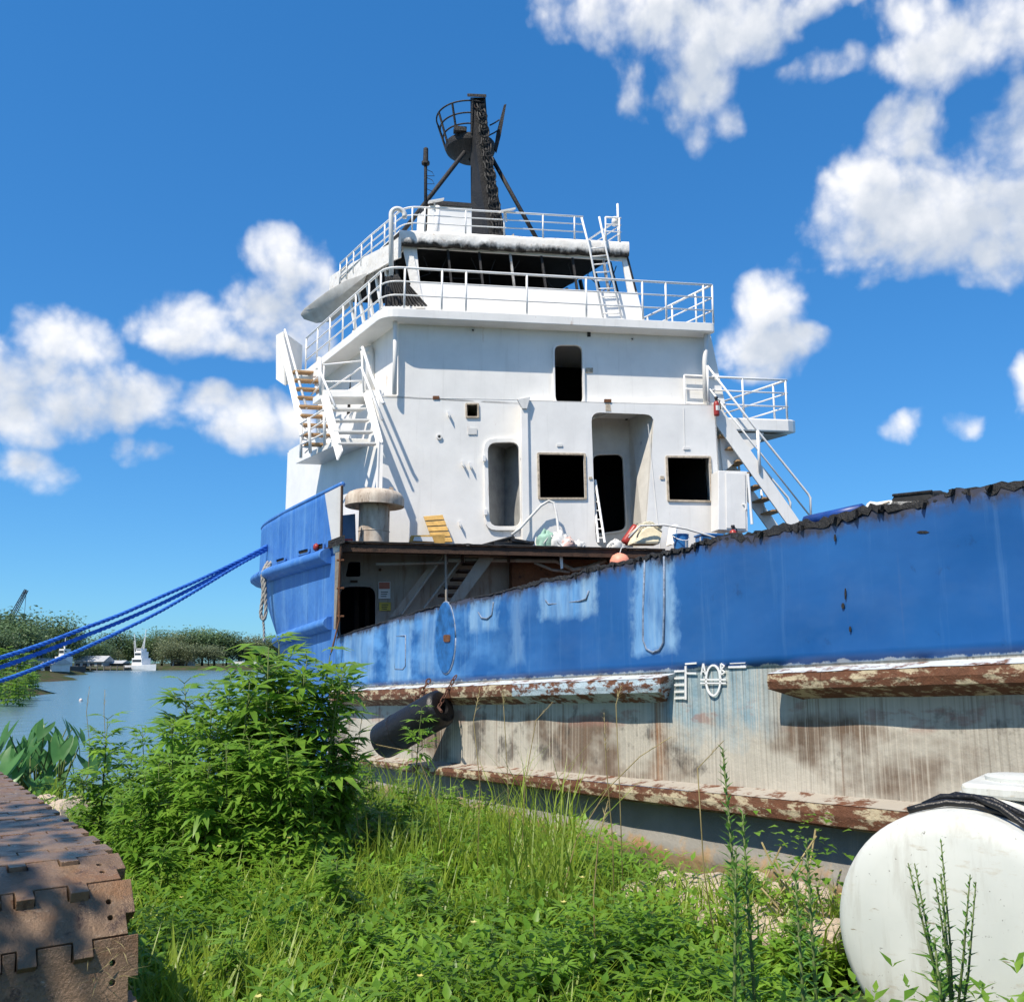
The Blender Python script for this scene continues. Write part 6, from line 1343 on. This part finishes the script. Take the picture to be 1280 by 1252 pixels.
# ================================================================ CRAWLER TRACK
TZ = .98; tk0 = HZ(148, 1065, TZ); tk1 = HZ(3, 965, TZ); td = (tk0 - tk1); td.z = 0; td.normalize(); tx = V((td.y, -td.x, 0))
if tx.x < 0: tx = -tx
PITCHP, TW, TRAD = .235, .78, .44
track = empty('crawler_track', (tk0.x, tk0.y, 0), 'rusty crawler track with interlocking steel pads standing in the grass', 'crawler track')
def pad_mesh():
    # x: across, 0 is the outer edge and negative inward; y: along the track, tabs toward +y
    P, tb = PITCHP, .055
    edge = [(0, .0), (0, P * .60), (-.035, P * .60), (-.035, P - .012), (-.16, P - .012), (-.16, P + tb), (-.225, P + tb), (-.225, P - .012), (-.345, P - .012), (-.345, P + tb), (-.405, P + tb), (-.405, P - .012), (-.455, P - .012), (-.455, P + tb), (-.57, P + tb), (-.57, P - .012), (-TW, P - .012), (-TW, .0),
            (-.575, .0), (-.575, .06), (-.45, .06), (-.45, .0), (-.41, .0), (-.41, .06), (-.34, .06), (-.34, .0), (-.23, .0), (-.23, .06), (-.155, .06), (-.155, .0)]
    holes = [[(-.09 + .011 * math.cos(R(a)), y + .011 * math.sin(R(a))) for a in range(0, 360, 45)] for y in (.085, .15)]
    mb = MB().plate([V((x, y, 0)) for x, y in edge], [[V((x, y, 0)) for x, y in h] for h in holes], V((0, 0, -.045)))
    mb.box((-.40, .10, -.09), (.18, 0, 0), (0, .05, 0), (0, 0, .045)).box((-.02, .07, -.07), (.018, 0, 0), (0, .06, 0), (0, 0, .03))
    me = bpy.data.meshes.new('track_pad'); me.from_pydata([tuple(v) for v in mb.v], [], mb.f); bm = bmesh.new(); bm.from_mesh(me); bmesh.ops.recalc_face_normals(bm, faces=bm.faces); bm.to_mesh(me); bm.free(); me.materials.append(M['track_steel']); return me
pm = pad_mesh(); NB = 19; rr = random.Random(3)
def add_pad(pos, along, nrm):
    o = bpy.data.objects.new('track_pad', pm); col.objects.link(o); o.parent = track
    mt = Matrix((tx, along, nrm)).transposed().to_4x4(); j = Matrix.Rotation(rr.uniform(-.012, .012), 4, 'X') @ Matrix.Rotation(rr.uniform(-.01, .01), 4, 'Y'); o.matrix_local = Matrix.Translation(pos - track.location) @ mt @ j
    md = o.modifiers.new('bevel', 'BEVEL'); md.width = .006; md.segments = 2; md.limit_method = 'ANGLE'
st_ = V((tk0.x, tk0.y, TZ))
for k in range(1, NB): add_pad(st_ - td * PITCHP * k, td, UP)
n_arc = int(math.pi * TRAD / PITCHP) + 1
cen = st_ - UP * TRAD; ang = 0
for k in range(n_arc):
    a0 = k * PITCHP / TRAD; am = a0 + .5 * PITCHP / TRAD; nrm = UP * math.cos(am) + td * math.sin(am); al_ = td * math.cos(am) - UP * math.sin(am); p = cen + (UP * math.cos(a0) + td * math.sin(a0)) * TRAD
    add_pad(p, al_, nrm)
for k in range(0, NB): add_pad(cen - UP * TRAD - td * PITCHP * k, -td, -UP)
MB().prism([st_ - tx * .20 - UP * .16 - td * .0, st_ - tx * .20 - UP * .74, st_ - tx * .2 - UP * .74 - td * 4.2, st_ - tx * .2 - UP * .16 - td * 4.2], -tx * .38).build('track_frame', M['dark_rust'], track)
MB().lathe(cen - tx * .6, [(0, 0), (.32, 0), (.36, .05), (.36, .34), (.32, .40), (0, .40)], 24, tx).build('idler_wheel', M['dark_rust'], track, True, auto=40)
for k in range(6): MB().lathe(cen - UP * (TRAD - .14) - td * (.75 + .6 * k) - tx * .55, [(0, 0), (.13, 0), (.13, .3), (0, .3)], 16, tx).build('track_roller', M['dark_rust'], track)
lv = Leaves(); rr = random.Random(4); wp0 = HZ(122, 1150, .0); wq = cen + td * (TRAD + .05) + UP * .12 - tx * .12 - track.location
for k in range(26): lv.blade(wq + V((rr.gauss(0, .05), rr.gauss(0, .04), rr.uniform(-.05, .1))), rdir(rr.random() * 6.28, rr.uniform(-.6, .6)), UP, rr.uniform(.05, .14), .004, .3)
f = lv.obj('dry_straw', M['dry_grass'], track); f['kind'] = 'stuff'

# ================================================================ WHITE TANK
tkc = HD(1199, 1146, 4.35); tr_ = .555; tax = V((math.sin(R(38)), math.cos(R(38)), 0)); tkc.z = tr_ - .03
t = NT('tank_plastic'); p_ = t.P(); c_ = t.mix(t.noise(p_, 2, 5, .6), (.60, .61, .57), (.50, .52, .49)); c_ = t.mix(t.math('MULTIPLY', t.noise(t.map(p_, (3, 3, 9)), 2, 7, .7, .58, .72), .6), c_, (.38, .31, .20)); c_ = t.mix(t.math('MULTIPLY', t.noise(t.map(p_, (5, 5, .7)), 1.6, 7, .7, .50, .72), .5), c_, (.27, .24, .18)); c_ = t.mix(t.noise(t.map(p_, (2, 2, 14), (4, 1, 2)), 3, 6, .7, .66, .70), c_, (.22, .17, .10)); c_ = t.mix(t.noise(p_, 30, 5, .7, .66, .70), c_, (.10, .09, .07)); t.done(c_, .5, 0, .35); t.b.inputs['Subsurface Weight'].default_value = .15; t.b.inputs['Subsurface Radius'].default_value = (.03, .03, .03)
tank = MB().lathe(tkc, [(0, -.03), (tr_ * .45, -.028), (tr_ * .80, -.012), (tr_ * .93, .01), (tr_ * .985, .035), (tr_, .08), (tr_, .55), (tr_ * .985, .57), (tr_ * .985, .63), (tr_, .65), (tr_, 1.4), (tr_ * .95, 1.47), (0, 1.5)], 72, tax).build('plastic_tank', M['tank_plastic'], None, True, auto=60)
tag(tank, 'white round-ended plastic tank lying on its side with a black hose on top', 'tank')
lidc = tkc + tax * .95 + UP * (tr_ - .02) + V((tax.y, -tax.x, 0)) * .12
MB().box(lidc + UP * .045, V((tax.y, -tax.x, 0)) * .22, tax * .30, UP * .035).build('tank_saddle', M['tank_plastic'], tank, bevel=.02)
MB().lathe(lidc + UP * .075, [(0, .035), (.14, .032), (.16, .025), (.16, .0)], 24).build('tank_lid', M['tank_plastic'], tank, True, auto=40)
for s in (.3, 1.1): MB().box(tkc + tax * s - UP * (tr_ - .03), V((tax.y, -tax.x, 0)) * .42, tax * .06, UP * .06).build('cradle', M['dark_rust'], tank)
side_ = V((tax.y, -tax.x, 0)); hp_ = []
def on_tank(a, s, lift=.02): return tkc + tax * s + (UP * math.cos(a) + side_ * math.sin(a)) * (tr_ + lift)
hs = MB().tube([on_tank(-.38, .10), on_tank(-.28, .13), on_tank(-.1, .17, .025), on_tank(.1, .18, .025), on_tank(.35, .2), on_tank(.7, .22), on_tank(1.2, .25)], .017, 8).build('black_hose', M['rubber'], None, True); tag(hs, 'black rubber hose looped over the top of the white tank', 'hose')
MB().tube([on_tank(-.30, .20), on_tank(-.15, .22, .045), on_tank(.1, .20, .055), on_tank(.3, .14, .05), on_tank(.6, .12), on_tank(1.1, .12)], .016, 8).build('hose_turn', M['rubber'], hs, True)
MB().tube([on_tank(-.22, .28), on_tank(-.05, .25, .05), on_tank(.2, .26, .05), on_tank(.5, .30, .03), on_tank(1.0, .33)], .016, 8).build('hose_turn', M['rubber'], hs, True)

# ================================================================ ADDED TREE OUT OF VIEW (placed so that its shade dapples the track)
def leafy_tree(name, loc, h, crown_c, crown_r, nclump, nleaf, lsz, mat, seed, label, trunk_r=.12, group=None):
    rr = random.Random(seed); root = empty(name, loc, label, 'tree', group); st = MB(); lv = Leaves(); top = V(crown_c)
    st.tube([V((0, 0, 0)), top * .35 + V((rr.uniform(-.1, .1), 0, 0)), top * .75, top], [trunk_r, trunk_r * .8, trunk_r * .55, trunk_r * .25], 8)
    for k in range(nclump):
        d = rdir(rr.random() * 6.28, rr.uniform(-.6, 1.2)); c = top + V((d.x * crown_r[0], d.y * crown_r[1], d.z * crown_r[2])) * rr.uniform(.35, 1.0); st.tube([top * rr.uniform(.5, .95), top.lerp(c, .6) - UP * .05, c], [trunk_r * .3, trunk_r * .18, trunk_r * .06], 5); cr = min(crown_r) * rr.uniform(.28, .48)
        for j in range(nleaf):
            gs = lambda k: max(-1.45, min(1.45, rr.gauss(0, 1))) * k; q = c + V((gs(cr), gs(cr), gs(cr * .75))); l = lsz * rr.uniform(.6, 1.3); lv.blade(q, rdir(rr.random() * 6.28, rr.uniform(-.7, .6)), rdir(rr.random() * 6.28, rr.uniform(.5, 1.5)), l, l * .55, .2)
    o = st.build('trunk', M['bark'], None, True, pivot=(0, 0, 0)); o.parent = root; f = lv.obj('crown', M[mat], root); f['kind'] = 'stuff'; return root
leafy_tree('added_shade_tree', (-7.2, -1.0, 0), 7, (2.2, 2.0, 5.4), (1.7, 1.6, 1.0), 34, 90, .20, 'ragweed_leaf', 3, 'leafy tree added out of view to dapple the crawler track with shade')

# ================================================================ FAR BANK
simple('shed_grey', (.36, .37, .37), .7, .2, .5); simple('shed_white', (.70, .71, .70), .7, .15, .5); simple('shed_roof', (.42, .43, .44), .6, .2, .6); simple('shed_dark', (.05, .05, .05), .8, .3, .6); simple('boat_white', (.75, .76, .76), .4, .1, .6); simple('boat_dark', (.03, .03, .035), .5, .3, .6); simple('glass_dark', (.03, .04, .05), .2, .2); simple('timber_grey', (.17, .15, .13), .9, .3, 2); simple('crane_steel', (.05, .06, .08), .6, .3, 1)
types = [leafy_tree('far_tree', (0, 0, 0), 10, (0, 0, 5.4), (4.4, 4.4, 4.4), 40, 110, .55, m, 60 + i, None, .3) for i, m in enumerate(('far_leaf_dark', 'far_leaf_mid', 'far_leaf_pale', 'far_leaf_mid'))]
for tt in types: tt['category'] = 'tree'
tu_ = [0] * 4
LBL = ['dark green dense tree on the far bank across the water', 'mid green spreading tree on the far bank across the water', 'pale olive tree on the far bank across the water', 'mid green spreading tree on the far bank across the water']
rr = random.Random(12)
far = [(118, 800, 300, 1), (132, 806, 310, 0), (150, 789, 330, 0), (170, 797, 330, 1), (186, 798, 340, 0), (205, 788, 330, 1), (222, 793, 320, 2), (240, 790, 325, 1), (255, 787, 330, 1), (270, 789, 335, 3), (285, 792, 335, 0), (300, 797, 340, 2), (318, 795, 340, 2), (335, 796, 345, 1), (350, 796, 345, 0), (100, 808, 310, 2), (88, 795, 290, 0), (235, 805, 312, 2), (216, 803, 312, 2), (262, 806, 315, 2), (140, 812, 320, 2), (365, 798, 345, 1), (72, 772, 230, 1), (60, 790, 240, 0), (84, 786, 250, 3), (45, 800, 230, 0), (30, 788, 200, 1), (12, 763, 180, 0), (-8, 770, 180, 1), (20, 778, 170, 3), (36, 796, 190, 1), (2, 790, 160, 0), (52, 800, 220, 1), (160, 812, 345, 1), (195, 810, 345, 0), (280, 806, 345, 1), (310, 806, 350, 0), (330, 808, 352, 1), (108, 812, 330, 1)]
def far_label(px, ty):
    w = next(n for lim, n in ((14, 'under the crane boom on the left bank'), (42, 'behind the pale low house on the left bank'), (66, 'behind the dark mooring pile'), (95, 'behind the black-hulled workboat'), (128, 'behind the long grey shed'), (157, 'behind the small dark boathouse'), (198, 'behind the white fishing boat'), (238, 'around the white block building'), (275, 'right of the white block building'), (312, 'behind the pale house beside the bow'), (999, 'half hidden by the ship bow')) if px < lim)
    tone = ('dark dense', 'mid-green spreading', 'pale olive', 'rounded mid-green')[ty]; return tone + ' tree ' + w, 'tree', tone + ' trees ' + w
for (px, py, d, ty) in far:
    tp = HD(px, py, d); h_ = tp.z - .3; s_ = h_ / 10.0
    place_copy(types, tu_, ty, (tp.x, tp.y, .25), rr.random() * 6.28, (s_ * rr.uniform(1.0, 1.35), s_ * rr.uniform(1.0, 1.3), s_), *far_label(px, ty))
# more trees hidden from here by the ship, so that the bank goes on
for k in range(34):
    ty = k % 4; x = -60 + k * 9 + rr.uniform(-3, 3); o = copy_tree(types[ty]); o.location = (x, 318 + .08 * x + rr.uniform(0, 22), .4); s_ = rr.uniform(.8, 1.15); o.scale = (s_ * 1.2, s_ * 1.2, s_); o.rotation_euler[2] = rr.random() * 6.28; tn_ = ('dark dense', 'mid-green spreading', 'pale olive', 'rounded mid-green')[ty]; tag(o, tn_ + ' tree on the far bank beyond the ship', 'tree', tn_ + ' trees beyond the ship')
def bk_box(px0, px1, ytop, ybot, d, depth):
    a, b = HD(px0, ybot, d), HD(px1, ybot, d); t_ = HD(px0, ytop, d); return a, b, t_.z - a.z
def shed(px0, px1, ytop, ybot, d, depth, wall, roofm, label, gable=.35, doors=3, name='waterfront_shed'):
    a, b, h = bk_box(px0, px1, ytop, ybot, d, depth); a.z = b.z = -.2; h += .2; root = empty(name, ((a + b) / 2), label, 'building'); w = (b - a).length; X = V((1, 0, 0)); Y = V((0, 1, 0)); hw = h * (1 - gable)
    MB().box((a + b) / 2 + Y * depth / 2 + UP * hw / 2, X * w / 2, Y * depth / 2, UP * hw / 2).build('wall', M[wall], root)
    MB().prism([a - X * .3 - Y * .5 + UP * hw, a - X * .3 + Y * (depth / 2) + UP * h, a - X * .3 + Y * (depth + .5) + UP * hw], X * (w + .6)).build('roof', M[roofm], root)
    for k in range(doors): c = a + X * w * (k + .5) / doors; MB().box(c + UP * hw * .42 - Y * .02, X * w / doors * .3, Y * .04, UP * hw * .38).build('door', M['shed_dark'], root)
    return root
shed(92, 128, 822, 838, 290, 8, 'shed_grey', 'shed_roof', 'long low grey waterfront shed on the far bank', .45, 4); shed(213, 235, 820, 832, 315, 7, 'shed_white', 'shed_roof', 'white windowless block building among the far trees', .1, 1); shed(132, 152, 827, 837, 295, 6, 'shed_dark', 'shed_roof', 'small dark open boathouse beside the white fishing boat', .35, 2); shed(20, 64, 824, 842, 170, 7, 'shed_white', 'shed_roof', 'pale low house on the near left bank behind the ropes', .4, 4); shed(290, 318, 823, 831, 320, 6, 'shed_white', 'shed_roof', 'pale house partly hidden by far trees beside the bow', .4, 3)
a, b = HD(88, 838, 280), HD(160, 838, 283); dkk = MB().prism([V((a.x, a.y, .15)), V((b.x, b.y, .15)), V((b.x, b.y + 4, .15)), V((a.x, a.y + 4, .15))], UP * .25).build('wharf', M['timber_grey']); tag(dkk, 'low grey timber wharf along the far bank', 'wharf')
for k in range(9): MB().tube([V((lerp(a.x, b.x, k / 8), a.y - .1, -1.5)), V((lerp(a.x, b.x, k / 8), a.y - .1, .9))], .18, 6).build('pile', M['timber_grey'], dkk)
def boat(px, d, L_, beam, decks, hullm, label, yaw, masts, name='fishing_boat'):
    c = HD(px, 838, d); root = empty(name, (c.x, c.y, WATER_Z), label, 'boat'); fx_ = V((math.cos(yaw), math.sin(yaw), 0)); sx__ = V((-fx_.y, fx_.x, 0)); o = V((c.x, c.y, WATER_Z)); rows = []
    for (z, k) in ((-.3, .8), (.4, .95), (1.2, 1.05), (1.5, 1.08)):
        rows.append([o + fx_ * (L_ * (t - .5)) + sx__ * (s * beam / 2 * k * (1 - max(0, (t - .55) / .45) ** 2)) + UP * (z * (1 + .55 * max(0, t - .5))) for t, s in [(t / 10, 1) for t in range(11)] + [(t / 10, -1) for t in range(10, -1, -1)]])
    for r in rows: r.append(r[0])
    mb = MB().grid(rows); m = len(rows[0]); mb.f.append(tuple(range(3 * m, 3 * m + m - 1))); mb.build('hull', M[hullm], root)
    for (t0_, t1_, z0, z1, w_) in decks:
        cc = o + fx_ * (L_ * ((t0_ + t1_) / 2 - .5)) + UP * ((z0 + z1) / 2); q = MB().box(cc, fx_ * (L_ * (t1_ - t0_) / 2), sx__ * beam * w_ / 2, UP * (z1 - z0) / 2).build('cabin', M['boat_white'], root)
        MB().box(cc + UP * (z1 - z0) * .12, fx_ * (L_ * (t1_ - t0_) / 2 * .9), sx__ * (beam * w_ / 2 + .03), UP * (z1 - z0) * .17).build('window_band', M['glass_dark'], q)
    for (t_, z0, z1, tilt) in masts: MB().tube([o + fx_ * L_ * (t_ - .5) + UP * z0, o + fx_ * (L_ * (t_ - .5) + tilt) + UP * z1], .09, 5).build('mast', M['boat_white'], root)
    return root
boat(178, 286, 11, 4.4, ((.25, .62, 1.5, 3.7, .8), (.3, .55, 3.7, 5.6, .65), (.33, .5, 5.6, 6.6, .5)), 'boat_white', 'white fishing boat with stacked cabins and tall outriggers on the far bank', R(-25), ((.45, 5, 12, 1.0), (.3, 2, 11, -2.2), (.3, 2, 11, 2.6), (.2, 2, 9, -1), (.5, 5, 12.5, .4)))
boat(75, 200, 10, 4, ((.3, .55, 1.2, 3.6, .6), (.34, .48, 3.6, 5.2, .45)), 'boat_dark', 'black-hulled workboat with a small white wheelhouse off the left bank', R(160), ((.42, 5, 7.5, 0), (.42, 5, 6.5, .5)), 'work_boat')
for (px, d, h_, lb) in ((50, 175, 3.2, 'dark mooring pile standing in the water off the left bank'),):
    c = HD(px, 845, d); pl = MB().tube([V((c.x, c.y, -1.5)), V((c.x, c.y, h_))], .22, 8).build('mooring_pile', M['boat_dark']); tag(pl, lb, 'pile'); MB().lathe(V((c.x, c.y, h_)), [(.24, 0), (.24, .1), (0, .25)], 8).build('pile_cap', M['boat_dark'], pl)
c = HZ(101, 876, WATER_Z); by = MB().lathe(c, [(0, -.06), (.09, -.03), (.11, .05), (.07, .14), (0, .16)], 12).build('water_buoy', M['boat_white'], None, True); tag(by, 'small white buoy floating on the water', 'buoy'); MB().lathe(c + UP * .1, [(.10, -.03), (.10, .01)], 12).build('buoy_band', M['buoy_orange'], by)
# lattice crane boom behind the left bank
b0_, b1_ = HD(-18, 832, 190), HD(33, 737, 190); cr_ = empty('crane', (b0_.x, b0_.y, 0), 'dark lattice crane boom rising above the trees of the left bank', 'crane'); d_ = (b1_ - b0_).normalized(); u_ = V((0, 1, 0)); w_ = d_.cross(u_)
for (s1, s2) in ((1, 1), (1, -1), (-1, 1), (-1, -1)): MB().tube([b0_ + (u_ * s1 + w_ * s2) * .6, b1_ + (u_ * s1 + w_ * s2) * .25], .10, 5).build('boom_chord', M['crane_steel'], cr_)
Lb = (b1_ - b0_).length
for k in range(16):
    p, q = b0_ + d_ * Lb * k / 16, b0_ + d_ * Lb * (k + 1) / 16; s = 1 if k % 2 else -1; wd_ = lerp(.6, .25, k / 16); MB().tube([p + w_ * wd_ * s - u_ * wd_, q - w_ * wd_ * s - u_ * wd_], .05, 4).build('boom_lacing', M['crane_steel'], cr_)
MB().tube([b1_, HD(30, 775, 190)], .05, 4).build('hoist_line', M['crane_steel'], cr_); MB().tube([b1_, HD(2, 800, 190)], .05, 4).build('boom_pendant', M['crane_steel'], cr_); MB().box(HD(30, 777, 190), (.35, 0, 0), (0, .3, 0), (0, 0, .5)).build('hook_block', M['crane_steel'], cr_)
MB().box(V((b0_.x, b0_.y + 1, 1.8)), (2.2, 0, 0), (0, 1.6, 0), (0, 0, 1.4)).build('cab', M['crane_steel'], cr_, bevel=.15)
# bushy growth on the left bank
bp = ragweed(1.5, 90, name='bank_bush', thin=1.0)
for k, (px, py, d, s_) in enumerate(((4, 838, 58, 1.5), (18, 846, 56, 1.4), (30, 852, 58, 1.3), (10, 856, 52, 1.2), (38, 858, 62, 1.2), (-6, 845, 54, 1.6), (24, 862, 50, 1.0), (-14, 850, 50, 1.6), (34, 846, 70, 1.5), (22, 838, 75, 1.8), (8, 830, 80, 2.0), (44, 850, 85, 1.4))):
    o = bp if k == 0 else copy_tree(bp); c = HD(px, py + 14, d); o.location = (c.x, c.y, max(height(c.x, c.y), WATER_Z) - .05); o.scale = (s_ * 1.6, s_ * 1.6, s_ * .95); o.rotation_euler[2] = k * 1.1; tag(o, 'green waterside bush on the point of the left bank', 'bush', 'bushes on the left bank')
# proto clean-up: nothing unused may stay at the origin
for pl_, us in ((protos, used), (tprot, tu), (types, tu_)):
    for o, u in zip(pl_, us):
        if not u:
            for c in list(o.children): bpy.data.objects.remove(c)
            bpy.data.objects.remove(o)
